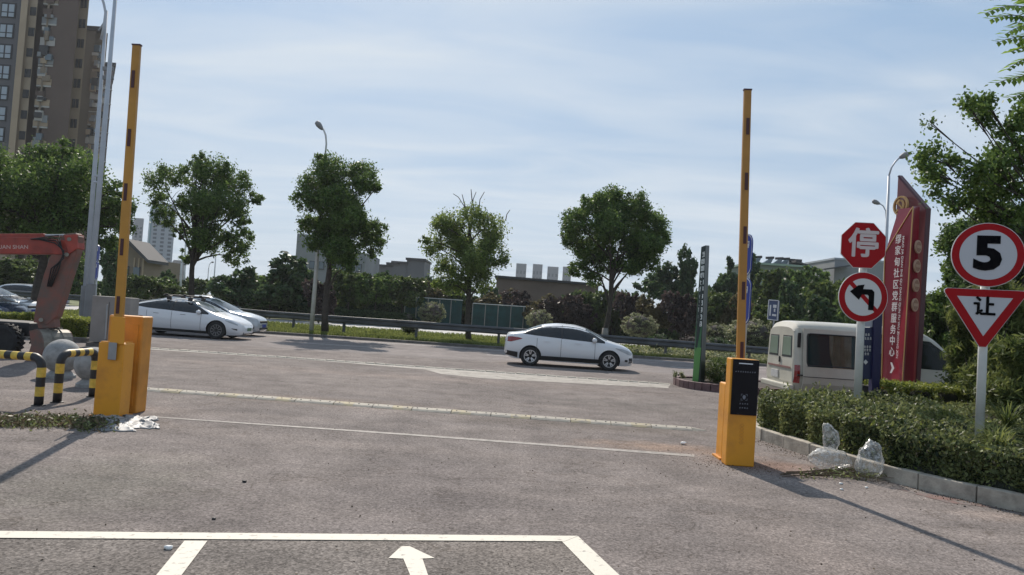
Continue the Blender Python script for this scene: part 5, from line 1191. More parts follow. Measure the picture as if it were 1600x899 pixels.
for (a_, b2, c_, d_) in ((-.035, -.018, .037, .037), (.018, .035, .037, .037), (-.035, -.018, -.037, -.037), (.018, .035, -.037, -.037)): ic.box((cxt + (a_ + b2) / 2, TY - .0135, zc + c_), (.02, .003, .004)); 
for sx_ in (-.037, .037):
    for sz in (-.026, .026): ic.box((cxt + sx_, TY - .0135, zc + sz), (.004, .003, .022))
ic.prism([(cxt + .02 * math.cos(a_) * 1, TY - .0125, zc + .006 + .02 * math.sin(a_)) for a_ in np.linspace(0, math.pi, 10)] + [(cxt - .012, TY - .0125, zc - .018), (cxt, TY - .0125, zc - .026), (cxt + .012, TY - .0125, zc - .018)], (0, -.003, 0)); ic.build('icon', mat('dim_icon', (.16, .17, .2), .5), pt_t)
ch = MB()
for k in range(6):
    z = .50 - k * .042
    for s_ in (-1, 1): ch.tube([(cxt + s_ * .026, TY + .009, z), (cxt, TY + .009, z + .02)], .0026, 4); ch.tube([(cxt + s_ * .026, TY + .009, z), (cxt, TY + .009, z - .02)], .0026, 4)
ch.build('vent_pattern', M_['orange_dk'], pt_t)
# ---- striped hoop barriers
def hoop(lbl, a, b, h, r=.058, grp='black and yellow striped hoop barriers'):
    t = thing('hoop_barrier', lbl, 'barrier', (a.x, a.y, 0), grp); a = Vector((a.x, a.y, 0)); b = Vector((b.x, b.y, 0)); d = (b - a); Ld = d.length; d.normalize(); R0 = .14
    up = Vector((0, 0, 1)); P = [a + up * (z) for z in np.linspace(0, h - R0, 5)]
    P += [a + up * (h - R0) + d * (R0 - R0 * math.cos(t_)) + up * (R0 * math.sin(t_)) for t_ in np.linspace(.35, math.pi / 2, 5)]
    nb_ = max(2, int(round((Ld - 2 * R0) / .095))); P += [a + up * h + d * (R0 + (Ld - 2 * R0) * k / nb_) for k in range(1, nb_ + 1)]
    P += [b + up * (h - R0) - d * (R0 - R0 * math.cos(t_)) + up * (R0 * math.sin(t_)) for t_ in np.linspace(math.pi / 2 - .3, .0, 5)]
    P += [b + up * z for z in np.linspace(h - R0, 0, 5)[1:]]
    mb = MB(); n = 14; mb.tube(P, r, n)
    ns = len(P) - 1
    def colr(i):
        if i < 4: return i % 2 == 1          # bottom black, then alternate
        if i < 9: return False
        if i < 9 + nb_: return (i - 9) % 2 == 0
        if i < 9 + nb_ + 5: return False
        return (ns - 1 - i) % 2 == 1
    mb.mi = [1 if colr(min(k // n, ns - 1)) else 0 for k in range(ns * n)] + [0, 0]
    mb.build('hoop', [M_['stripeblack'], M_['stripeyellow']], t, smooth=True); 
    fl = MB()
    for q in (a, b): fl.lathe((q.x, q.y, 0), [(r * 1.5, 0), (r * 1.5, .012), (r * 1.05, .014)], 16)
    fl.build('foot_ring', M_['stripeblack'], t); return t
pa_, pb2 = G(89, 629), G(144.5, 620); hoop('short striped hoop barrier between the stone ball and the left barrier cabinet', pa_, pb2, .69)
pc_ = G(60, 634); hoop('striped hoop barrier running out of the left edge of the frame', pc_, Vector((pc_.x - 1.9, pc_.y + .15, 0)), .66)
# ---- stone ball bollards
def ball(lbl, px, py, r):
    c = G(px, py); t = thing('ball_bollard', lbl, 'bollard', (c.x, c.y, 0), 'grey stone ball bollards')
    MB().lathe((c.x, c.y, 0), [(r * .82, 0), (r * .82, .05), (r * .62, .09), (r * .5, .13)], 28).build('plinth', M_['stone'], t, autosm=True)
    pr = [(r * math.cos(a_) if abs(math.cos(a_)) > .01 else .004, r * math.sin(a_) + r + .08) for a_ in np.linspace(-math.pi / 2 + .25, math.pi / 2 - .01, 18)]
    MB().lathe((c.x, c.y, 0), pr, 32).build('ball', M_['stone'], t, smooth=True)
ball('grey stone ball bollard in front of the excavator bucket', 94, 590, .305); ball('grey stone ball bollard partly hidden behind the short striped hoop', 143, 604, .29)
# ---- grey cabinet
Yc = 21.0; xa, xb = D(139, 530, Yc).x, D(199, 530, Yc).x; zt = D(160, 463, Yc).z
cb_ = thing('utility_cabinet', 'plain grey utility cabinet standing behind the left boom', 'cabinet', ((xa + xb) / 2, Yc, 0))
MB().box(((xa + xb) / 2, Yc + .25, zt / 2 + .06), (xb - xa, .5, zt - .12)).build('body', M_['cabinet'], cb_, bevel=.01); MB().box(((xa + xb) / 2, Yc + .25, .04), (xb - xa + .1, .6, .12)).build('plinth', M_['kerbdark'], cb_)
MB().box(((xa + xb) / 2 - .05, Yc - .005, zt * .5), (.012, .01, zt - .3)).build('door_gap', M_['gap'], cb_); MB().box(((xa + xb) / 2 + .05, Yc - .015, zt * .6), (.03, .03, .14)).build('handle', M_['metal'], cb_)
# ---- wheeled excavator at the left edge
Ye = 16.2
ex = thing('excavator', 'small red wheeled excavator reaching in from the left edge, arm bent down to bucket', 'excavator', (D(-60, 550, Ye).x, Ye, 0))
def slabp(pxs, name, m, w_, y=Ye, par=ex, bev=.012):
    return MB().prism([Vector((*D(a_, b2, y - w_ / 2).xz, 0)).xzy for a_, b2 in pxs] if False else [D(a_, b2, y - w_ / 2) for a_, b2 in pxs], (0, w_, 0)).build(name, m, par, bevel=bev)
bm_ = slabp([(-90, 372), (60, 371), (104, 376), (104, 398), (60, 397), (-90, 396)], 'boom', M_['exred'], .26)
slabp([(-90, 366), (68, 365), (70, 374), (-90, 375)], 'boom_cylinder', M_['exred'], .12)
MB().tube([D(68, 368.5, Ye), D(112, 368, Ye)], .03, 8).build('piston_rod', M_['metal'], ex)
text('YUAN SHAN', 'lettering', D(18, 386.5, Ye - .13) + Vector((0, -.004, 0)), R_, U_ - f_ * U_.y * 0, .118, mat('faded_white', (.55, .38, .34), .5), bm_, bold=.008, sx=1.1)
slabp([(100, 366), (118, 364), (123, 370), (120, 395), (110, 425), (99, 460), (88, 495), (74, 508), (52, 504), (57, 470), (68, 430), (79, 400), (88, 380)], 'dipper_arm', M_['exdirt'], .22)
slabp([(100, 368), (120, 366), (121, 388), (106, 398)], 'elbow_plate', M_['exred'], .28, bev=.008)
hm = MB(); 
for k in range(4):
    o_ = k * 4; hm.tube([D(60 - o_, 374, Ye - .16), D(86 + o_ * .5, 380 - o_, Ye - .2), D(100, 392 + o_, Ye - .2), D(92 - o_, 420, Ye - .17), D(80 - o_ * .5, 448, Ye - .14)], .014, 5)
hm.build('hoses', M_['rubber'], ex, smooth=True)
for p in ((108, 374), (104, 398), (64, 500)): MB().tube([D(p[0], p[1], Ye - .17), D(p[0], p[1], Ye + .17)], .045, 10).build('pin', M_['steelworn'], ex)
slabp([(55, 496), (84, 490), (86, 512), (60, 514)], 'linkage', M_['exdirt'], .2)
# bucket: curved shell with two cheeks
bw = .62; bc = D(78, 540, Ye); th_ = np.linspace(R(115), R(-100), 12)
rotm = Matrix.Rotation(R(-28), 3, 'Z')
def bp(x, y, z): return bc + rotm @ Vector((x, y, z))
arc = [(.30 * math.cos(a_) + .02, .36 * math.sin(a_) - .01) for a_ in th_] + [(-.26, -.37)]
arc = [(-.22, .30)] + arc
bk = MB()
for (x0, z0), (x1, z1) in zip(arc[:-1], arc[1:]):
    bk.hexa([bp(x0, -bw / 2, z0), bp(x1, -bw / 2, z1), bp(x1 * .94, -bw / 2, z1 * .94), bp(x0 * .94, -bw / 2, z0 * .94)], [bp(x0, bw / 2, z0), bp(x1, bw / 2, z1), bp(x1 * .94, bw / 2, z1 * .94), bp(x0 * .94, bw / 2, z0 * .94)])
bko = bk.build('bucket', M_['steelworn'], ex)
for s_ in (-1, 1):
    MB().prism([bp(x, s_ * bw / 2, z) for x, z in arc] + [bp(-.10, s_ * bw / 2, 0)], rotm @ Vector((0, .025 * s_, 0))).build('cheek', M_['exdirt'], bko)
for y_ in (-.1, .12):
    rb = MB()
    for (x0, z0), (x1, z1) in zip(arc[1:-2], arc[2:-1]): rb.tube([bp(x0 * 1.02, y_, z0 * 1.02), bp(x1 * 1.02, y_, z1 * 1.02)], .012, 4)
    rb.build('rib', M_['steelworn'], bko)
for k in range(4): MB().hexa([bp(-.26, -.27 + k * .16, -.38), bp(-.26, -.20 + k * .16, -.38), bp(-.26, -.20 + k * .16, -.34), bp(-.26, -.27 + k * .16, -.34)], [bp(-.40, -.25 + k * .16, -.375), bp(-.40, -.22 + k * .16, -.375), bp(-.40, -.22 + k * .16, -.365), bp(-.40, -.25 + k * .16, -.365)]).build('tooth', M_['metal'], bko)
def tyre(t, c, r, w_, lug=True, rimm='exred'):
    wh = MB().lathe(c, [(r * .25, -w_ * .3), (r * .6, -w_ * .42), (r * .6, w_ * .42), (r * .25, w_ * .3)], 20, 'Y').build('wheel', M_[rimm], t, autosm=True)
    mb = MB().lathe(c, [(r * .58, -w_ * .46), (r * .8, -w_ * .52), (r * .95, -w_ * .42), (r * .97, 0), (r * .95, w_ * .42), (r * .8, w_ * .52), (r * .58, w_ * .46)], 28, 'Y')
    if lug:
        for k in range(22):
            a_ = 2 * math.pi * k / 22
            for s_ in (-1, 1):
                a2 = a_ + (.14 if s_ > 0 else 0); cc = Vector(c) + Vector((math.cos(a2) * r * .98, s_ * w_ * .22, math.sin(a2) * r * .98)); q = Matrix.Rotation(-a2, 3, 'Y') @ Matrix.Rotation(s_ * .5, 3, 'X')
                mb.box(cc, (.05, w_ * .45, .035), mtx=q)
    mb.build('tyre', M_['rubber'], wh)
for dx, dy in ((0, 0), (-1.9, 0), (0, 1.5), (-1.9, 1.5)):
    c = D(8, 530, 16.4); tyre(ex, (c.x + dx, 16.4 + dy, .36), .36, .28)
c = D(8, 530, 16.4)
MB().box((c.x - .95, 17.1, .62), (2.6, .9, .3)).build('chassis', M_['plasticdark'], ex, bevel=.03); MB().box((c.x - 2.6, 17.1, 1.2), (2.0, 1.5, .7)).build('upper_body', M_['exred'], ex, bevel=.06)
MB().box((c.x - 2.9, 16.8, 2.0), (1.1, .8, 1.1)).build('cab', M_['glassdark'], ex, bevel=.06)
MB().hexa([(c.x - 2.0, 16.95, 1.3), (c.x - 1.6, 16.95, 1.3), (c.x - 1.6, 17.25, 1.3), (c.x - 2.0, 17.25, 1.3)], [(c.x - 1.1, 16.1, 2.7), (c.x - .7, 16.1, 2.45), (c.x - .7, 16.35, 2.45), (c.x - 1.1, 16.35, 2.7)]).build('boom_foot', M_['exred'], ex)
# ---- speed bump of cast segments
p0, p1 = G(228, 609.5), G(1104, 673.5); N = 14; mbump = mat('bump_paint', (.36, .305, .19), .8, c2=(.25, .225, .19), vscale=6, bump=.3, vpos=(.35, .55)); mbump2 = mat('bump_white', (.34, .31, .255), .8, c2=(.24, .22, .195), vscale=7, bump=.3, vpos=(.3, .55))
sb = thing('speed_bump', 'long worn cream and white speed bump strip lying across the entrance', 'speed bump', ((p0.x + p1.x) / 2, (p0.y + p1.y) / 2, 0))
d = (p1 - p0); Ltot = d.length; d.normalize(); nn_ = Vector((-d.y, d.x, 0)); w2 = .155; sl_ = (Ltot - .25) / N
prof_ = [(-w2, .004), (-w2 * .75, .028), (-w2 * .2, .042), (w2 * .2, .042), (w2 * .75, .028), (w2, .004)]
for k in range(N):
    for hh2 in range(2):
        a_, b2 = p0 + d * (k * sl_ + hh2 * sl_ / 2 + (.006 if hh2 == 0 else 0)), p0 + d * (k * sl_ + (hh2 + 1) * sl_ / 2 - (.006 if hh2 else 0)); jz = rnd.uniform(-.002, .002)
        mb = MB(); mb.prism([a_ + nn_ * u_ + Vector((0, 0, v + jz)) for u_, v in [(-w2, -.02)] + prof_ + [(w2, -.02)]], b2 - a_)
        mb.build('segment', mbump if (k * 2 + hh2) % 3 == 1 else mbump2, sb)
    for q in range(4):
        c = p0 + d * ((k + (q + .5) / 4) * sl_) - nn_ * w2 * .35; MB().lathe((c.x, c.y, .036), [(.012, 0), (.012, .008)], 8).build('bolt', M_['gap'], sb)
e0 = p0 + d * (N * sl_ + .006); e1 = p1
MB().hexa([e0 - nn_ * w2 + Vector((0, 0, -.02)), e1 - nn_ * .02 + Vector((0, 0, -.02)), e1 + nn_ * .02 + Vector((0, 0, -.02)), e0 + nn_ * w2 + Vector((0, 0, -.02))], [e0 - nn_ * w2 * .3 + Vector((0, 0, .04)), e1 - nn_ * .01 + Vector((0, 0, .008)), e1 + nn_ * .01 + Vector((0, 0, .008)), e0 + nn_ * w2 * .3 + Vector((0, 0, .04))]).build('end_piece', mbump2, sb)
# ---- litter
def crumple(name, lbl, cat, c, sx, sy, sz, m, seed, amp=.3, sub=4, freq=3.0, sharp=False, top=None):
    bm = bmesh.new(); bmesh.ops.create_icosphere(bm, subdivisions=sub, radius=1)
    for v in bm.verts:
        n_ = v.co.normalized(); r_ = 1 + 0 + amp * (mnoise.noise(n_ * freq + Vector((seed, 0, 0))) + .6 * (abs(mnoise.noise(n_ * freq * 2.3 + Vector((0, seed, 0)))) * 2 - .6) + .3 * abs(mnoise.noise(n_ * freq * 6 + Vector((0, seed, 3)))))
        v.co = Vector((n_.x * r_ * sx, n_.y * r_ * sy, max(n_.z * r_ * sz, -.98 * sz * .9)))
        if top: v.co += Vector((top[0], 0, 0)) * max(0, n_.z) ** 2
    me = bpy.data.meshes.new(name); bm.to_mesh(me); bm.free(); me.materials.append(m); me.shade_smooth()
    o = bpy.data.objects.new(name, me); col.objects.link(o); o.location = c; return tag(o, lbl, cat)
c = G(1296, 733); bagm = M_['plastic_bag']
b1o = crumple('plastic_bag', 'crumpled clear plastic bag standing upright against the kerb, left one of two', 'plastic bag', c + Vector((0, 0, .12)), .26, .17, .13, bagm, 2.0, .17, freq=2.2)
c2x = D(1297, 697, c.y + .02); o2 = crumple('bag_top', None, None, (0, 0, 0), .10, .08, .19, bagm, 5.0, .17, freq=2.0, top=(-.07, 0)); o2.parent = b1o; o2.location = Vector((c2x.x - c.x, 0, .13 + .12))
c = G(1364, 752); crumple('plastic_bag', 'crumpled clear plastic bag slumped at the kerb, right one of two', 'plastic bag', c + Vector((0, .10, .20)), .15, .12, .24, bagm, 9.0, .24, freq=2.2, top=(.03, 0))
mb = MB(); Ts = []
for k in range(46):
    a_ = G(rnd.uniform(1210, 1330), rnd.uniform(738, 746)); b2 = a_ + Vector((rnd.uniform(.3, .9), rnd.uniform(-.22, .02), rnd.uniform(0, .10))); mb.tube([a_ + Vector((0, 0, .01)), a_.lerp(b2, .5) + Vector((0, rnd.uniform(-.03, .03), .03)), b2], [.005, .004, .002], 4); Ts += [b2.lerp(a_, rnd.random() * .6) for _ in range(9)]
tw_ = thing('cut_branches', 'bundle of cut green twigs lying in front of the two plastic bags', 'branches', G(1300, 742)); mb.build('twigs', M_['twig'], tw_)
quads_mesh('leaves', leaf_quads(np.array([tuple(v + Vector((rnd.gauss(0, .03), rnd.gauss(0, .03), abs(rnd.gauss(.01, .02))))) for v in Ts]), .05, .3), L_['hedge'], tw_)
# sacks and weed pile at the left
def sheetlet(name, lbl, cat, pxs, m, seed, amp, cat2=None):
    c = sum(((G(*p)) for p in pxs), Vector()) / len(pxs); bm = bmesh.new(); n = 26; g_ = {}
    P = [G(*p) for p in pxs]
    for i in range(n + 1):
        for j in range(n + 1):
            u_, v_ = i / n, j / n; q = P[0].lerp(P[1], u_).lerp(P[3].lerp(P[2], u_), v_); ed_ = min(u_, 1 - u_, v_, 1 - v_)
            nz_ = abs(mnoise.noise(Vector((u_ * 5 + seed, v_ * 4, 0)))) + .6 * abs(mnoise.noise(Vector((u_ * 11 + seed, v_ * 9, 5))))
            q = q + Vector((mnoise.noise(Vector((u_ * 4, v_ * 4, seed))) * .12, mnoise.noise(Vector((u_ * 4, v_ * 4, seed + 7))) * .12, 0)); q.z = .008 + min(1, ed_ * 8) * amp * nz_
            g_[i, j] = bm.verts.new(q - c)
    for i in range(n):
        for j in range(n): bm.faces.new((g_[i, j], g_[i + 1, j], g_[i + 1, j + 1], g_[i, j + 1]))
    me = bpy.data.meshes.new(name); bm.to_mesh(me); bm.free(); me.materials.append(m); me.shade_smooth(); o = bpy.data.objects.new(name, me); col.objects.link(o); o.location = c
    sm = o.modifiers.new('thickness', 'SOLIDIFY'); sm.thickness = .004; return tag(o, lbl, cat)
sheetlet('empty_sack', 'large crumpled pale woven sack lying at the foot of the left barrier cabinet', 'sack', [(140, 672), (212, 676), (215, 650), (150, 650)], M_['sack'], 3, .075)
sheetlet('empty_sack', 'smaller crumpled pale sack right of the larger one at the left barrier cabinet', 'sack', [(205, 670), (250, 671), (240, 655), (208, 652)], M_['sack'], 8, .05)
P = []; mb = MB()
for k in range(5200):
    px = rnd.uniform(-30, 165) if k % 5 else rnd.uniform(100, 185); py = rnd.gauss(662, 3.6) if px < 120 else rnd.gauss(666, 3.6); g_ = G(px, py); P.append((g_.x, g_.y, abs(rnd.gauss(0, .035)) + .006))
wp = thing('weed_pile', 'flat heap of pulled weeds and dry leaves left of the sacks', 'weeds', G(80, 662)); wp['kind'] = 'stuff'
for k in range(90):
    a_ = G(rnd.uniform(-20, 170), rnd.gauss(663, 4)); b2 = a_ + Vector((rnd.gauss(0, .16), rnd.gauss(0, .1), rnd.uniform(0, .1))); mb.tube([a_ + Vector((0, 0, .008)), a_.lerp(b2, .5) + Vector((0, 0, .03)), b2], [.004, .003, .001], 4)
mb.build('stems', M_['twig'], wp); P = np.array(P); hm_ = nr.rand(len(P)) < .5
quads_mesh('leaves', leaf_quads(P[hm_], .05, .4), L_['dead'], wp); quads_mesh('leaves', leaf_quads(P[~hm_], .05, .35), L_['hedge'], wp)
for px, py, r_, m, lb in ((382, 754, .022, 'black', 'small black stone on the open asphalt in the middle'), (334, 812, .016, 'black', 'small black stone just above the white bay line'), (263, 859, .03, 'whitepaint', 'small white pebble left of the bay divider line'), (1068, 695, .045, 'whitepaint', 'small white scrap of litter left of the payment terminal'), (1314, 757, .022, 'whitepaint', 'white pebble in front of the cut branches'), (1315, 766, .02, 'whitepaint', 'lower white pebble below the cut branches'), (1354, 763, .018, 'whitepaint', 'white pebble right of the cut branches'), (1507, 792, .014, 'black', 'tiny dark stone near the kerb at the right')):
    g_ = G(px, py); o = crumple('pebble', lb, 'stone', g_ + Vector((0, 0, r_ * .45)), r_, r_ * .8, r_ * .55, M_[m], px, .3, 2)
lp_ = []
for _ in range(2600):
    x, y = rnd.uniform(-7, 7), rnd.uniform(2.6, 25)
    if x > kx(min(y, 14.9)) - .05: continue
    lp_.append((x, y, .006))
for _ in range(1500):
    y = rnd.uniform(5.5, 12.5); lp_.append((kx(y) - abs(rnd.gauss(0, .14)) - .02, y, .008))
for _ in range(500): lp_.append((2.9 + rnd.gauss(0, .35), 9.2 + rnd.gauss(0, .3), .007))
tag(quads_mesh('grit', leaf_quads(np.array(lp_), .014, .8, flat=.9), M_['twig']), 'dry bits of leaf and grit scattered over the asphalt and along the kerb', 'litter', kind='stuff')
# ================================================================== VEHICLES
def smooth_interp(pts, xs, k=0):
    px_, py_ = zip(*pts); px_ = np.array(px_, float); py_ = np.array(py_, float)
    # monotone cubic (PCHIP-like)
    h = np.diff(px_); dlt = np.diff(py_) / h; m = np.zeros(len(px_)); m[0], m[-1] = dlt[0], dlt[-1]
    for i in range(1, len(px_) - 1):
        m[i] = 0 if dlt[i - 1] * dlt[i] <= 0 else 2 / (1 / dlt[i - 1] + 1 / dlt[i])
    xs = np.clip(np.atleast_1d(xs), px_[0], px_[-1]); i = np.clip(np.searchsorted(px_, xs) - 1, 0, len(h) - 1); t = (xs - px_[i]) / h[i]
    return (2 * t**3 - 3 * t**2 + 1) * py_[i] + (t**3 - 2 * t**2 + t) * h[i] * m[i] + (-2 * t**3 + 3 * t**2) * py_[i + 1] + (t**3 - t**2) * h[i] * m[i + 1]
class Body:
    def __init__(s, top, belt, bot, wid, tumble=.30, p=5.0, q=2.2):
        s.top, s.belt, s.bot, s.wid, s.tb, s.p, s.q = top, belt, bot, wid, tumble, p, q
    def par(s, x):
        zt = float(smooth_interp(s.top, x)[0]); zb = float(smooth_interp(s.belt, x)[0]); z0 = float(smooth_interp(s.bot, x)[0]); w_ = float(smooth_interp(s.wid, x)[0])
        return zt, min(zb, zt - .02), z0, w_
    def yup(s, t, w_, h): return w_ * .985 * (1 - s.tb * min(1, h / .45) * t) * max(0, 1 - t ** s.p) ** (1 / s.q)
    def ylow(s, v, w_): return w_ * (.985 + .035 * math.sin(math.pi * min(1, v * 1.15)) - .10 * max(0, v - .72) / .28)   # v: 0 belt, 1 bottom
    def y(s, x, z):
        zt, zb, z0, w_ = s.par(x)
        if z >= zb: return s.yup(min(1, (z - zb) / (zt - zb)), w_, zt - zb)
        return s.ylow(min(1, (zb - z) / (zb - z0)), w_)
    def z(s, x, y):
        zt, zb, z0, w_ = s.par(x); a, b2 = 0.0, 1.0
        for _ in range(30):
            m_ = (a + b2) / 2
            if s.yup(m_, w_, zt - zb) > abs(y): a = m_
            else: b2 = m_
        return zb + (zt - zb) * a
    def mesh(s, xs):
        tt = [1, .997, .985, .96, .92, .86, .78, .66, .5, .33, .16]; vv = [0, .08, .2, .35, .5, .65, .8, .9, 1.0]
        rings = []
        for x in xs:
            zt, zb, z0, w_ = s.par(x); r_ = [(s.yup(t, w_, zt - zb), zb + (zt - zb) * t) for t in tt] + [(s.ylow(v, w_), zb + (z0 - zb) * v) for v in vv] + [(w_ * .8, z0 - .01)]
            ring = [(x, -y_, z_) for y_, z_ in r_] + [(x, y_, z_) for y_, z_ in reversed(r_)]
            rings.append(ring)
        n = len(rings[0]); mb = MB(); vs = [p for r_ in rings for p in r_]; fs = []
        for i in range(len(rings) - 1):
            for k in range(n): fs.append((i * n + k, i * n + (k + 1) % n, (i + 1) * n + (k + 1) % n, (i + 1) * n + k))
        fs.append(tuple(reversed(range(n)))); fs.append(tuple((len(rings) - 1) * n + k for k in range(n)))
        mb.add(vs, fs); return mb
    def side(s, up, lo, sd, off=.006, nx=18, nz=5, th=.01):
        """patch on the side surface between curves up and lo (lists of (x,z)); sd=-1 right side (towards the viewer)"""
        x0, x1 = max(up[0][0], lo[0][0]), min(up[-1][0], lo[-1][0]); mb = MB(); vs = []; n2 = (nx + 1) * (nz + 1)
        for lay in (off, off - th):
            for i in range(nx + 1):
                x = x0 + (x1 - x0) * i / nx; a = np.interp(x, *zip(*lo)); b2 = np.interp(x, *zip(*up))
                for k in range(nz + 1):
                    z_ = a + (b2 - a) * k / nz; vs.append((x, sd * (s.y(x, z_) + lay), z_))
        fs = []; W = nz + 1
        for i in range(nx):
            for k in range(nz):
                q = i * W + k; fs.append((q, q + W, q + W + 1, q + 1)); fs.append((n2 + q, n2 + q + 1, n2 + q + W + 1, n2 + q + W))
        for i in range(nx): q = i * W; fs.append((q, n2 + q, n2 + q + W, q + W)); q = i * W + nz; fs.append((q, q + W, n2 + q + W, n2 + q))
        for k in range(nz): fs.append((k, k + 1, n2 + k + 1, n2 + k)); q = nx * W + k; fs.append((q, n2 + q, n2 + q + 1, q + 1))
        mb.add(vs, fs); return mb
    def topp(s, x0, x1, y0, y1, off=.006, nx=12, ny=14):
        mb = MB(); vs = []
        for lay in (off, off - .012):
            for i in range(nx + 1):
                t = i / nx; x = x0 + (x1 - x0) * t; ym = y0 + (y1 - y0) * t
                for k in range(ny + 1):
                    y_ = -ym + 2 * ym * k / ny; dx = (x1 - x0) * 0.0; vs.append((x, y_, s.z(x, y_) + lay))
        n2 = (nx + 1) * (ny + 1); W = ny + 1; fs = []
        for i in range(nx):
            for k in range(ny): q = i * W + k; fs.append((q, q + 1, q + W + 1, q + W)); fs.append((n2 + q, n2 + q + W, n2 + q + W + 1, n2 + q + 1))
        mb.add(vs, fs); return mb
def apply_bool(ob, cutters):
    for c in cutters:
        m = ob.modifiers.new('cut', 'BOOLEAN'); m.operation = 'DIFFERENCE'; m.object = c; m.solver = 'EXACT'
        try: m.material_mode = 'TRANSFER'
        except Exception: pass
    dg = bpy.context.evaluated_depsgraph_get(); dg.update(); me = bpy.data.meshes.new_from_object(ob.evaluated_get(dg)); ob.modifiers.clear(); ob.data = me
    for c in cutters: bpy.data.objects.remove(c)
def wheel(t, x, y, r, w_, style, sd):
    wh = MB().lathe((x, y, r), [(r * .2, -w_ * .25), (r * .62, -w_ * .3), (r * .64, w_ * .3), (r * .2, w_ * .25)], 24, 'Y').build('wheel', M_['black'], t, autosm=True)
    MB().lathe((x, y, r), [(r * .64, -w_ * .44), (r * .70, -w_ * .5), (r * .86, -w_ * .52), (r * .96, -w_ * .44), (r, -w_ * .3), (r, w_ * .3), (r * .96, w_ * .44), (r * .86, w_ * .52), (r * .7, w_ * .5), (r * .64, w_ * .44)], 36, 'Y').build('tyre', M_['rubber'], wh, smooth=True)
    rm = MB(); ys_ = y + sd * w_ * .42; n = 40
    def ringp(ra, rb, dy0, dy1):
        for k in range(n):
            a0, a1 = 2 * math.pi * k / n, 2 * math.pi * (k + 1) / n; P = lambda r_, a_, dy: (x + r_ * math.cos(a_), ys_ + sd * dy, r + r_ * math.sin(a_))
            rm.hexa([P(ra, a0, dy0), P(rb, a0, dy0), P(rb, a1, dy0), P(ra, a1, dy0)], [P(ra, a0, dy1), P(rb, a0, dy1), P(rb, a1, dy1), P(ra, a1, dy1)])
    ringp(r * .58, r * .67, -.03, .006); ringp(0.01, r * .13, -.02, .004)
    ns = style
    for k in range(ns):
        a_ = 2 * math.pi * k / ns + .3; c, s_ = math.cos(a_), math.sin(a_)
        for off in ((-.11, .11) if ns <= 6 else (0,)):
            c, s_ = math.cos(a_ + off), math.sin(a_ + off); P0 = Vector((x + c * r * .1, ys_ - sd * .012, r + s_ * r * .1)); P1 = Vector((x + math.cos(a_ + off * 1.6) * r * .6, ys_ + sd * .0, r + math.sin(a_ + off * 1.6) * r * .6)); q = Vector((-s_, 0, c)) * r * .045; dy = Vector((0, sd * .014, 0))
            rm.hexa([P0 - q, P0 + q, P1 + q * 1.3, P1 - q * 1.3], [P0 - q + dy, P0 + q + dy, P1 + q * 1.3 + dy, P1 - q * 1.3 + dy])
    rm.build('rim', M_['rim'] if style < 9 else M_['rimdark'], wh, autosm=True); return wh
def mkcar(lbl, B, Lh, paint, wheels, r, win, details, style=5, group=None, name='car', inside=False, arch=.045):
    t = thing(name, lbl, 'car', (0, 0, 0), group)
    xs = sorted(set(list(np.linspace(-Lh + .001, Lh - .001, 76)) + [-Lh + .02, -Lh + .05, Lh - .02, Lh - .05]))
    bd = B.mesh(xs).build('body', paint, t, smooth=False)
    cut = []
    for wx in wheels:
        for sd in (-1, 1):
            W_ = B.par(wx)[3]; c = MB().lathe((wx, sd * (W_ - .02), r), [(r + arch, -.25), (r + arch, .25)], 32, 'Y').build('cut', M_['plasticdark']); cut.append(c)
    apply_bool(bd, cut); bd.data.shade_smooth(); bd.data.set_sharp_from_angle(angle=R(32))
    for wx in wheels:
        for sd in (-1, 1): wheel(t, wx, sd * (B.par(wx)[3] - .115), r, .2, style, sd)
    details(t, B, bd)
    return t
# ---------------- moving white sedan (faces right)
def shear(lst, k): return lst
Lh = 2.20
Bs = Body(top=[(-2.20, .62), (-2.17, .93), (-2.10, 1.06), (-1.85, 1.10), (-1.62, 1.14), (-1.25, 1.29), (-.85, 1.42), (-.35, 1.475), (.1, 1.465), (.45, 1.40), (.85, 1.24), (1.22, 1.045), (1.40, .99), (1.75, .90), (2.02, .78), (2.14, .66), (2.20, .52)],
          belt=[(-2.20, .60), (-2.15, .80), (-1.9, .98), (-1.2, 1.01), (0, .93), (.9, .86), (1.3, .82), (1.8, .72), (2.1, .60), (2.2, .50)],
          bot=[(-2.2, .42), (-2.1, .30), (-1.8, .22), (1.7, .18), (2.1, .20), (2.2, .30)],
          wid=[(-2.2, .55), (-2.12, .74), (-1.95, .84), (-1.6, .89), (-1, .905), (1.0, .905), (1.6, .885), (1.95, .80), (2.12, .66), (2.2, .42)], tumble=.26)
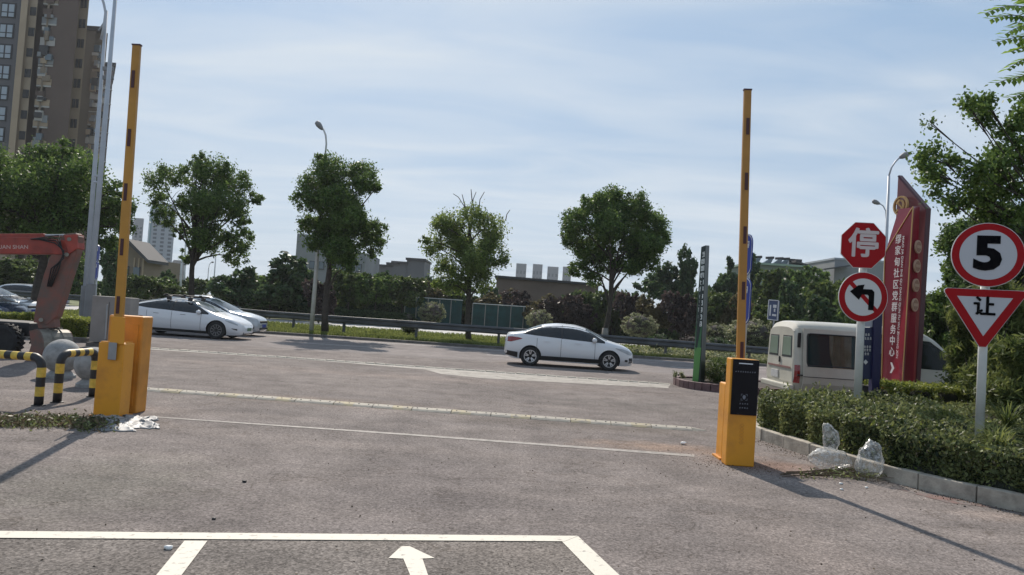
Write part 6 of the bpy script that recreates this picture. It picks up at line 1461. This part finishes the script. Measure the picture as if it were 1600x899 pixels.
def sedan_details(t, B, bd):
    for sd in (-1, 1):
        B.side([(-1.60, 1.075), (-1.45, 1.155), (-1.2, 1.255), (-.9, 1.335), (-.55, 1.38), (-.1, 1.395), (.25, 1.37), (.55, 1.29), (.85, 1.15), (1.16, .965)], [(-1.60, 1.065), (-1.2, 1.03), (-.4, .985), (.4, .94), (1.16, .905)], sd, nx=26).build('side_window', M_['glassdark'], t, smooth=False)
        B.side([(-.30, 1.41), (-.22, 1.41)], [(-.34, .97), (-.26, .97)], sd, off=.010, nx=2).build('window_pillar', M_['plasticdark'], t)
        for x0, x1 in ((-.31, -.285), (.83, .80), (-1.12, -1.10)):
            up, lo = ([(x0 - .006, .95), (x0 + .006, .95)], [(x0 - .006, .30), (x0 + .006, .30)]); B.side(up, lo, sd, off=.003, nx=1, nz=8, th=.004).build('door_gap', M_['gap'], t)
        B.side([(-1.1, .36), (1.1, .36)], [(-1.1, .22), (1.1, .22)], sd, off=.012, nx=12, nz=2).build('sill', M_['plasticdark'], t)
        for hx in (-.78, .26):
            h_ = B.side([(hx - .09, .865), (hx + .09, .86)], [(hx - .09, .845), (hx + .09, .84)], sd, off=.03, nx=4, nz=1, th=.03).build('door_handle', M_['carwhite'], t)
        B.side([(-2.17, .92), (-2.0, .95), (-1.72, .93), (-1.62, .90)], [(-2.17, .78), (-2.0, .77), (-1.80, .83), (-1.62, .89)], sd, off=.008, nx=8, nz=3).build('tail_light', M_['taillight'], t)
        B.side([(1.52, .77), (1.75, .76), (2.0, .69), (2.10, .62)], [(1.52, .755), (1.75, .66), (2.0, .56), (2.10, .55)], sd, off=.007, nx=8, nz=3).build('headlight', M_['headlight'], t)
        B.side([(-2.16, .48), (-1.75, .44)], [(-2.16, .33), (-1.72, .25)], sd, off=.008, nx=6, nz=2).build('rear_skirt', M_['plasticdark'], t)
        c = Vector((.80, sd * (B.y(.80, .97) + .09), .985)); MB().lathe(c, [(.01, -.085), (.07, -.07), (.085, 0), (.075, .06), (.01, .075)], 12, 'Y').build('wing_mirror', M_['carwhite'], t, smooth=True)
        B.side([(1.86, .40), (1.96, .40)], [(1.86, .33), (1.96, .33)], sd, off=.006, nx=3, nz=2).build('fog_light', M_['plasticdark'], t)
        B.side([(2.0, .46), (2.14, .46)], [(2.0, .28), (2.14, .30)], sd, off=.006, nx=3, nz=2).build('bumper_vent', M_['plasticdark'], t)
    B.topp(.52, 1.24, .58, .70, nx=14).build('windscreen', M_['glassscreen'], t, smooth=True)
    B.topp(-1.60, -.98, .62, .56, nx=12).build('rear_window', M_['glassdark'], t, smooth=True)
    MB().box((2.165, 0, .42), (.06, .7, .16)).build('grille', M_['plasticdark'], t); MB().box((2.19, 0, .40), (.03, .44, .12)).build('number_plate', M_['signblue'], t)
    MB().box((-2.18, 0, .78), (.03, .44, .12)).build('number_plate', M_['signblue'], t)
    MB().tube([(-.9, 0, 1.43), (-1.0, 0, 1.52)], .006, 5).build('aerial', M_['black'], t)
sedan = mkcar('white saloon car driving right along the road in the middle of the view', Bs, Lh, M_['carwhite'], (-1.32, 1.33), .325, None, sedan_details, 5)
ps = D(889, 576, 24.6); sedan.location = (ps.x, 24.6 + .9, 0.0); sedan.scale = (.985, .985, .985)
# ---------------- electric car with roof rack
Be = Body(top=[(-2.35, .75), (-2.32, 1.0), (-2.2, 1.10), (-1.9, 1.17), (-1.4, 1.30), (-.9, 1.40), (-.4, 1.445), (.0, 1.44), (.4, 1.37), (.8, 1.22), (1.2, 1.03), (1.45, .94), (1.8, .84), (2.1, .72), (2.27, .60), (2.35, .46)],
          belt=[(-2.35, .7), (-2.2, .92), (-1.6, 1.0), (0, .93), (1.0, .84), (1.6, .76), (2.1, .62), (2.35, .45)],
          bot=[(-2.35, .42), (-2.2, .28), (-1.8, .2), (1.8, .17), (2.2, .18), (2.35, .28)],
          wid=[(-2.35, .55), (-2.25, .76), (-2.0, .88), (-1.5, .93), (1.3, .93), (1.8, .89), (2.1, .78), (2.27, .62), (2.35, .42)], tumble=.28)
def ev_details(t, B, bd, rack=True, white='carwhite'):
    for sd in (-1, 1):
        B.side([(-1.72, 1.09), (-1.4, 1.19), (-.9, 1.31), (-.4, 1.36), (.0, 1.35), (.35, 1.29), (.7, 1.15), (1.08, .95)], [(-1.72, 1.08), (-1.2, 1.02), (-.4, .98), (.4, .93), (1.08, .90)], sd, nx=26).build('side_window', M_['glassdark'], t)
        B.side([(-.30, 1.37), (-.24, 1.37)], [(-.30, .97), (-.24, .97)], sd, off=.010, nx=2).build('window_pillar', M_['plasticdark'], t)
        for x0 in (-.27, .83, -1.2): B.side([(x0 - .006, .94), (x0 + .006, .94)], [(x0 - .006, .28), (x0 + .006, .28)], sd, off=.003, nx=1, nz=8, th=.004).build('door_gap', M_['gap'], t)
        B.side([(-1.1, .30), (1.1, .28)], [(-1.1, .2), (1.1, .18)], sd, off=.008, nx=12, nz=2).build('sill', M_['plasticdark'], t)
        B.side([(1.72, .73), (1.95, .70), (2.16, .59)], [(1.72, .715), (1.95, .62), (2.16, .55)], sd, off=.007, nx=8, nz=3).build('headlight', M_['headlight'], t)
        B.side([(-2.3, .98), (-1.95, .98)], [(-2.3, .86), (-1.95, .93)], sd, off=.007, nx=6, nz=2).build('tail_light', M_['taillight'], t)
        B.side([(1.98, .44), (2.16, .42)], [(1.98, .42), (2.16, .36)], sd, off=.006, nx=4, nz=2).build('fog_light', M_['plasticdark'], t)
        c = Vector((.74, sd * (B.y(.74, .98) + .10), .97)); MB().lathe(c, [(.01, -.09), (.075, -.07), (.085, 0), (.07, .07), (.01, .085)], 12, 'Y').build('wing_mirror', M_[white], t, smooth=True)
        for hx in (-.85, .15): B.side([(hx - .1, .85), (hx + .1, .845)], [(hx - .1, .835), (hx + .1, .83)], sd, off=.004, nx=3, nz=1, th=.006).build('door_handle', M_['gap'], t)
    B.topp(.30, 1.26, .60, .72, nx=16).build('windscreen', M_['glassscreen'], t, smooth=True); B.topp(-1.9, -.9, .66, .56, nx=12).build('rear_window', M_['glassdark'], t, smooth=True)
    MB().box((2.26, 0, .26), (.12, 1.0, .08)).build('bumper_vent', M_['plasticdark'], t); MB().box((2.335, 0, .40), (.03, .44, .12)).build('number_plate', mat('plate_green' + str(rnd.random()), (.10, .16, .10), .5), t)
    if rack:
        rk = MB().tube([(-.55, -.62, 1.50), (-.55, .62, 1.50)], .024, 8).build('roof_rack', M_['black'], t)
        MB().tube([(.25, -.60, 1.49), (.25, .60, 1.49)], .024, 8).build('crossbar', M_['black'], rk)
        for x_, z_ in ((-.55, 1.43), (.25, 1.42)):
            for sd in (-1, 1): MB().box((x_, sd * .60, z_), (.16, .09, .14)).build('foot', M_['black'], rk, bevel=.015)
        MB().tube([(-.9, -.30, 1.53), (.6, -.30, 1.53)], .03, 8).build('carrier_rail', M_['black'], rk); MB().tube([(-.9, .35, 1.53), (.6, .35, 1.53)], .03, 8).build('carrier_rail', M_['black'], rk)
        for x_ in (-.8, -.1, .5): MB().box((x_, -.3, 1.56), (.1, .08, .06)).build('clamp', M_['black'], rk, bevel=.01)
ev = mkcar('white streamlined car with black roof rack, half hidden behind the left orange cabinets', Be, 2.35, M_['carwhite'], (-1.42, 1.42), .335, None, lambda t, B, bd: ev_details(t, B, bd), 10)
ev.location = (D(390, 510, 28.8).x - 2.35, 28.8, 0)
# ---------------- second car behind it
Bm = Body(top=[(-2.3, .8), (-2.27, 1.1), (-2.1, 1.3), (-1.7, 1.46), (-1.0, 1.53), (-.3, 1.54), (.1, 1.50), (.5, 1.36), (.9, 1.16), (1.15, 1.03), (1.5, .97), (1.9, .88), (2.15, .78), (2.26, .66), (2.3, .5)],
          belt=[(-2.3, .7), (-2.1, .95), (-1.2, 1.0), (.5, .95), (1.2, .88), (1.8, .78), (2.15, .66), (2.3, .48)],
          bot=[(-2.3, .42), (-2.1, .3), (-1.8, .22), (1.8, .2), (2.15, .2), (2.3, .3)],
          wid=[(-2.3, .6), (-2.2, .8), (-1.9, .9), (-1.4, .92), (1.3, .92), (1.8, .88), (2.1, .78), (2.24, .62), (2.3, .42)], tumble=.24)
def mpv_details(t, B, bd, white='carsilver'):
    for sd in (-1, 1):
        B.side([(-1.9, 1.12), (-1.7, 1.32), (-1.0, 1.41), (-.3, 1.425), (.1, 1.39), (.45, 1.27), (1.0, 1.0)], [(-1.9, 1.05), (-.4, 1.0), (.4, .97), (1.0, .94)], sd, nx=24).build('side_window', M_['glassdark'], t)
        for x0 in (-.2, .8): B.side([(x0 - .006, .95), (x0 + .006, .95)], [(x0 - .006, .3), (x0 + .006, .3)], sd, off=.003, nx=1, nz=8, th=.004).build('door_gap', M_['gap'], t)
        B.side([(1.6, .82), (1.9, .80), (2.15, .70)], [(1.6, .80), (1.9, .70), (2.15, .62)], sd, off=.007, nx=8, nz=3).build('headlight', M_['headlight'], t)
        B.side([(-2.25, 1.0), (-2.0, 1.02)], [(-2.25, .8), (-2.0, .86)], sd, off=.007, nx=5, nz=2).build('tail_light', M_['taillight'], t)
        c = Vector((.72, sd * (B.y(.72, 1.0) + .10), 1.02)); MB().lathe(c, [(.01, -.09), (.075, -.07), (.085, 0), (.07, .07), (.01, .085)], 12, 'Y').build('wing_mirror', M_[white], t, smooth=True)
        B.side([(1.95, .40), (2.14, .42)], [(1.95, .33), (2.14, .33)], sd, off=.006, nx=4, nz=2).build('fog_light', M_['plasticdark'], t)
    B.topp(.16, 1.08, .62, .72, nx=16).build('windscreen', M_['glassscreen'], t, smooth=True); B.topp(-2.2, -1.8, .64, .6, nx=8).build('rear_window', M_['glassdark'], t, smooth=True)
    MB().box((2.235, 0, .60), (.1, .9, .13)).build('grille', M_['plasticdark'], t, bevel=.02); MB().box((2.26, 0, .34), (.08, 1.0, .08)).build('bumper_vent', M_['plasticdark'], t); MB().box((2.30, 0, .45), (.03, .44, .12)).build('number_plate', M_['signblue'], t)
mpv = mkcar('silver-white car on the far side of the roof-rack car, its nose just ahead', Bm, 2.3, M_['carsilver'], (-1.35, 1.4), .33, None, mpv_details, 5)
mpv.location = (D(413, 505, 32.1).x - 2.3, 32.1, 0)
c1 = mkcar('pale silver car whose bonnet enters at the left edge behind the clipped hedge', Bm, 2.3, M_['carsilver'], (-1.35, 1.4), .33, None, mpv_details, 5, group='cars entering at the left edge'); c1.location = (D(54, 490, 32.2).x - 2.3, 32.2, 0)
c2 = mkcar('dark navy car whose bonnet enters at the left edge, nearer than the pale one', Be, 2.35, M_['carnavy'], (-1.42, 1.42), .335, None, lambda t, B, bd: ev_details(t, B, bd, False, 'carnavy'), 5, group='cars entering at the left edge'); c2.location = (D(30, 490, 29.0).x - 2.35, 29.0, 0)
# tiny far car seen between the trees
far = copy_tree(mpv); far['label'] = 'tiny far white car beyond the guard rail, right of the silver-white car'; far.location = (D(377, 478, 56).x - 2.3, 56, 0)
far3 = copy_tree(mpv); far3['label'] = 'tiny far white car roof seen over the guard rail under the excavator arm'; far3.location = (D(38, 460, 52).x, 53, 0)
# ---------------- white van (faces right), sliding door pushed back open over its rear flank
Lv = 2.45
van = thing('van', 'old cream-white van with open sliding door, parked facing right behind the hedge', 'van', (0, 0, 0))
Bv = Body(top=[(-Lv, 1.80), (-Lv + .05, 1.90), (-Lv + .16, 1.955), (-1.0, 1.975), (.3, 1.96), (.62, 1.90), (.88, 1.76), (1.12, 1.54), (1.45, 1.22), (1.75, 1.06), (2.1, .98), (2.35, .84), (Lv, .62)],
          belt=[(-Lv, 1.0), (1.1, .98), (1.6, .93), (2.1, .80), (Lv, .58)], bot=[(-Lv, .40), (-2.2, .26), (2.2, .26), (Lv, .36)],
          wid=[(-Lv, .90), (-Lv + .08, .95), (-2, .965), (1.2, .965), (1.9, .93), (2.3, .82), (Lv, .62)], tumble=.10, p=14.0, q=2.6)
bd = Bv.mesh(sorted(list(np.linspace(-Lv + .001, Lv - .001, 60)))).build('body', M_['vanwhite'], van)
vcut = []
for wx, sds in ((-1.55, (1,)), (1.5, (-1, 1))):
    for sd in sds: vcut.append(MB().lathe((wx, sd * .95, .32), [(.38, -.28), (.38, .28)], 28, 'Y').build('cut', M_['plasticdark']))
vcut.append(MB().hexa([(-2.3, -.84, .5), (.95, -.84, .5), (.95, .84, .5), (-2.3, .84, .5)], [(-2.3, -.76, 1.72), (.55, -.76, 1.72), (.55, .76, 1.72), (-2.3, .76, 1.72)]).build('cut', M_['interior']))
vcut.append(MB().hexa([(.9, -.82, .75), (1.40, -.82, .75), (1.40, .82, .75), (.9, .82, .75)], [(.5, -.75, 1.74), (.72, -.75, 1.74), (.72, .75, 1.74), (.5, .75, 1.74)]).build('cut', M_['interior']))
vcut.append(MB().box((-.42, -1.0, 1.05), (1.06, .5, 1.42)).build('cut', M_['interior']))                        # open doorway
for y0_, y1_ in ((-1.3, -.7), (.7, 1.3)):
    vcut.append(MB().prism([(.30, y0_, 1.02), (1.36, y0_, 1.00), (1.02, y0_, 1.46), (.72, y0_, 1.66), (.34, y0_, 1.68)], (0, y1_ - y0_, 0)).build('cut', M_['plasticdark']))
vcut.append(MB().box((-1.45, 1.0, 1.32), (1.2, .5, .62)).build('cut', M_['plasticdark'])); vcut.append(MB().box((-.35, 1.0, 1.32), (.8, .5, .62)).build('cut', M_['plasticdark']))
apply_bool(bd, vcut); bd.data.shade_smooth(); bd.data.set_sharp_from_angle(angle=R(30))
vg = mat('van_glass', (.01, .02, .02), .05, alpha=.32)
for sd in (-1, 1):
    Bv.side([(.32, 1.68), (.72, 1.66), (1.02, 1.46), (1.36, 1.01)], [(.32, 1.01), (.72, 1.0), (1.36, 1.0)], sd, off=-.012, nx=12, nz=3, th=.006).build('door_window', vg, van)
    for x0, z0_, z1_ in ((.16, .42, 1.8), (1.42, .45, 1.0)):
        Bv.side([(x0 - .009, z1_), (x0 + .009, z1_)], [(x0 - .009, z0_), (x0 + .009, z0_)], sd, off=.003, nx=1, nz=10, th=.004).build('door_gap', M_['gap'], van)
    Bv.side([(-2.38, 1.785), (.62, 1.785)], [(-2.38, 1.765), (.62, 1.765)], sd, off=.006, nx=10, nz=1, th=.008).build('gutter', M_['vanwhite'], van, smooth=True)
    Bv.side([(.30, .90), (.46, .90)], [(.30, .85), (.46, .85)], sd, off=.02, nx=1, nz=1, th=.02).build('door_handle', M_['plasticdark'], van)
    Bv.side([(-2.445, .92), (-2.33, .92)], [(-2.445, .50), (-2.33, .50)], sd, off=.016, nx=2, nz=3).build('tail_light', M_['taillight'], van)
    Bv.side([(2.12, .82), (2.36, .76)], [(2.12, .64), (2.36, .60)], sd, off=.01, nx=3, nz=2).build('headlight', M_['headlight'], van)
    MB().box((1.30, sd * 1.07, 1.10), (.10, .16, .24)).build('wing_mirror', M_['plasticdark'], van, bevel=.03)
    for wx in (-1.55, 1.5): wheel(van, wx, sd * .84, .32, .2, 5, sd)
    dr = MB().hexa([(-Lv - .018, sd * .02, .50), (-Lv + .012, sd * .02, .50), (-Lv + .012, sd * .87, .50), (-Lv - .018, sd * .87, .50)], [(-Lv + .004, sd * .02, 1.72), (-Lv + .034, sd * .02, 1.72), (-Lv + .034, sd * .80, 1.72), (-Lv + .004, sd * .80, 1.72)]).build('rear_door', M_['vanwhite'], van, bevel=.01)
    def rq(y0_, y1_, z0_, z1_, o_, nm, m_, par_):
        fx = lambda z: -Lv - .018 + .022 * (z - .5) / 1.22
        MB().hexa([(fx(z0_) - o_, sd * y0_, z0_), (fx(z0_) + .01, sd * y0_, z0_), (fx(z0_) + .01, sd * y1_, z0_), (fx(z0_) - o_, sd * y1_, z0_)], [(fx(z1_) - o_, sd * (y0_ + .02), z1_), (fx(z1_) + .01, sd * (y0_ + .02), z1_), (fx(z1_) + .01, sd * (y1_ - .05), z1_), (fx(z1_) - o_, sd * (y1_ - .05), z1_)]).build(nm, m_, par_, bevel=.008)
    rq(.12, .76, 1.08, 1.60, .008, 'window_seal', M_['plasticdark'], dr); rq(.16, .72, 1.12, 1.565, .014, 'rear_window', mat('rear_glass%d' % sd, (.20, .25, .20), .12), dr)
# the open sliding door, standing proud of the rear flank
DX0, DX1 = -2.28, -.97
sdn = thing.__name__ and MB()
def dpt(x, z, o_): return (x, -(Bv.y(x, z) + o_), z)
def panel(pts_, o_, th, nm, m_, par_, bev=.0, n=1):
    mb = MB(); mb.prism([dpt(x, z, o_) for x, z in pts_], (0, th, 0)); return mb.build(nm, m_, par_, bevel=bev)
cols_ = [.28, .45, .66, .90]; door = MB()
zc_ = [.28, .5, .67, .90]
for a_, b2 in zip(zc_[:-1], zc_[1:]): door.hexa([dpt(DX0, a_, .09), dpt(DX1, a_, .09), dpt(DX1, a_, .05), dpt(DX0, a_, .05)], [dpt(DX0, b2, .09), dpt(DX1, b2, .09), dpt(DX1, b2, .05), dpt(DX0, b2, .05)])
for xa_, xb_ in ((DX0, DX0 + .09), (DX1 - .09, DX1)):
    for a_, b2 in ((.90, 1.2), (1.2, 1.5), (1.5, 1.78)): door.hexa([dpt(xa_, a_, .09), dpt(xb_, a_, .09), dpt(xb_, a_, .05), dpt(xa_, a_, .05)], [dpt(xa_, b2, .09), dpt(xb_, b2, .09), dpt(xb_, b2, .05), dpt(xa_, b2, .05)])
door.hexa([dpt(DX0 + .09, 1.67, .09), dpt(DX1 - .09, 1.67, .09), dpt(DX1 - .09, 1.67, .05), dpt(DX0 + .09, 1.67, .05)], [dpt(DX0 + .09, 1.78, .09), dpt(DX1 - .09, 1.78, .09), dpt(DX1 - .09, 1.78, .05), dpt(DX0 + .09, 1.78, .05)])
dro = door.build('sliding_door', M_['vanwhite'], van)
wx0, wx1, wz0, wz1 = DX0 + .08, DX1 - .08, .93, 1.665
dkb = MB(); dkb.hexa([dpt(wx0 - .02, .88, .060), dpt(wx1 + .02, .88, .060), dpt(wx1 + .02, .88, .052), dpt(wx0 - .02, .88, .052)], [dpt(wx0 - .02, 1.70, .060), dpt(wx1 + .02, 1.70, .060), dpt(wx1 + .02, 1.70, .052), dpt(wx0 - .02, 1.70, .052)]); dkb.build('window_backing', mat('green_reflection_backing', (.035, .085, .09), .8), dro)  # added backing behind the glass, reflected and see-through greenery put into its colour
rim_ = [(wx0 + .06, wz0), (wx1 - .06, wz0), (wx1 - .015, wz0 + .02), (wx1, wz0 + .07), (wx1, wz1 - .07), (wx1 - .015, wz1 - .02), (wx1 - .06, wz1), (wx0 + .06, wz1), (wx0 + .015, wz1 - .02), (wx0, wz1 - .07), (wx0, wz0 + .07), (wx0 + .015, wz0 + .02)]
MB().tube([dpt(x, z, .095) for x, z in rim_ + rim_[:2]], .017, 6).build('window_seal', M_['plasticdark'], dro)
MB().hexa([dpt(wx0, wz0, .092), dpt(wx1, wz0, .092), dpt(wx1, wz0, .088), dpt(wx0, wz0, .088)], [dpt(wx0, wz1, .092), dpt(wx1, wz1, .092), dpt(wx1, wz1, .088), dpt(wx0, wz1, .088)]).build('side_window', vg, dro)
cu = MB(); N = 30; vs, fs = [], []
for i in range(N + 1):
    for k in range(7):
        u_, v_ = i / N, k / 6; x_ = DX0 + .60 + .52 * u_ + .10 * (1 - u_) * (1 - (1 - v_) ** 2) * -1 * (1 - v_) + .09 * (1 - v_) * (1 - u_) ** 2; vs.append((x_, -(Bv.y(x_, .9 + .76 * v_) + .074 + .007 * math.sin(u_ * 42)), .9 + .76 * v_))
for i in range(N):
    for k in range(6): q = i * 7 + k; fs.append((q, q + 7, q + 8, q + 1))
cu.add(vs, fs).build('curtain', M_['curtain'], dro, smooth=True)
MB().box((DX1 - .08, -(Bv.y(DX1, .76) + .105), .78), (.07, .04, .17)).build('door_handle', M_['plasticdark'], dro, bevel=.01)
MB().hexa([dpt(DX0, .655, .094), dpt(DX1, .655, .094), dpt(DX1, .655, .088), dpt(DX0, .655, .088)], [dpt(DX0, .672, .094), dpt(DX1, .672, .094), dpt(DX1, .672, .088), dpt(DX0, .672, .088)]).build('swage_line', M_['gap'], dro)
MB().box((-2.36, -(Bv.y(-2.3, 1.4) + .01), 1.50), (.07, .03, .34)).build('vent', M_['plasticdark'], van)
MB().box((-2.33, -(Bv.y(-2.3, .7) + .04), .69), (.14, .05, .03)).build('door_rail', M_['plasticdark'], van)
MB().box((-Lv - .03, -.03, 1.0), (.03, .04, .14)).build('door_handle', M_['plasticdark'], van)
MB().box((-Lv - .028, 0, .84), (.012, 1.5, .045)).build('trim_strip', mat('vanred', (.22, .12, .11), .5), van)
MB().box((-Lv - .030, .25, .64), (.02, .46, .18)).build('number_plate', M_['plate'], van)
MB().box((-Lv - .06, 0, .38), (.16, 1.86, .14)).build('bumper', M_['vanwhite'], van, bevel=.03)
MB().box((2.42, 0, .42), (.16, 1.7, .22)).build('bumper', M_['plasticdark'], van, bevel=.04)
Bv.topp(.86, 1.50, .74, .80, nx=10).build('windscreen', M_['glassscreen'], van, smooth=True)
stc = Vector((1.02, .38, 1.08)); q = Matrix.Rotation(R(-38), 3, 'Y')
P = [stc + q @ Vector((.19 * math.cos(a_), .19 * math.sin(a_), 0)) for a_ in np.linspace(0, 2 * math.pi, 22)]
stw = MB().tube(P, .018, 6); stw.tube([stc - Vector((0, .18, 0)), stc + Vector((0, .18, 0))], .014, 5); stw.tube([stc, stc + Vector((.22, 0, -.30))], .025, 6); stw.build('steering_wheel', M_['metal'], van, smooth=True)
for sd in (-1, 1):
    st = MB().box((.45, sd * .42, .70), (.5, .5, .16)).build('seat', M_['plasticdark'], van, bevel=.04); MB().box((.25, sd * .42, 1.0), (.14, .48, .56)).build('backrest', M_['plasticdark'], st, bevel=.05)
xv = D(1240, 612, 17.4).x + Lv; van.location = (xv, 17.4 + .965, 0)
# ================================================================== AIR
hb = MB().box((0, 480, 60), (1500, 1130, 134))
hm_ = bpy.data.materials.new('haze'); hm_.use_nodes = True; t = hm_.node_tree; t.nodes.clear(); o_ = t.nodes.new('ShaderNodeOutputMaterial'); pv = t.nodes.new('ShaderNodeVolumePrincipled')
pv.inputs['Color'].default_value = (.86, .92, 1.0, 1); pv.inputs['Density'].default_value = .00024; pv.inputs['Anisotropy'].default_value = .3; t.links.new(pv.outputs[0], o_.inputs['Volume'])
hz_ = hb.build('haze', hm_); hz_['kind'] = 'stuff'; hz_['label'] = 'thin pale air haze over the whole place'
for o in list(sc.objects):
    if o.get('kind') == 'structure' and 'category' in o: del o['category']
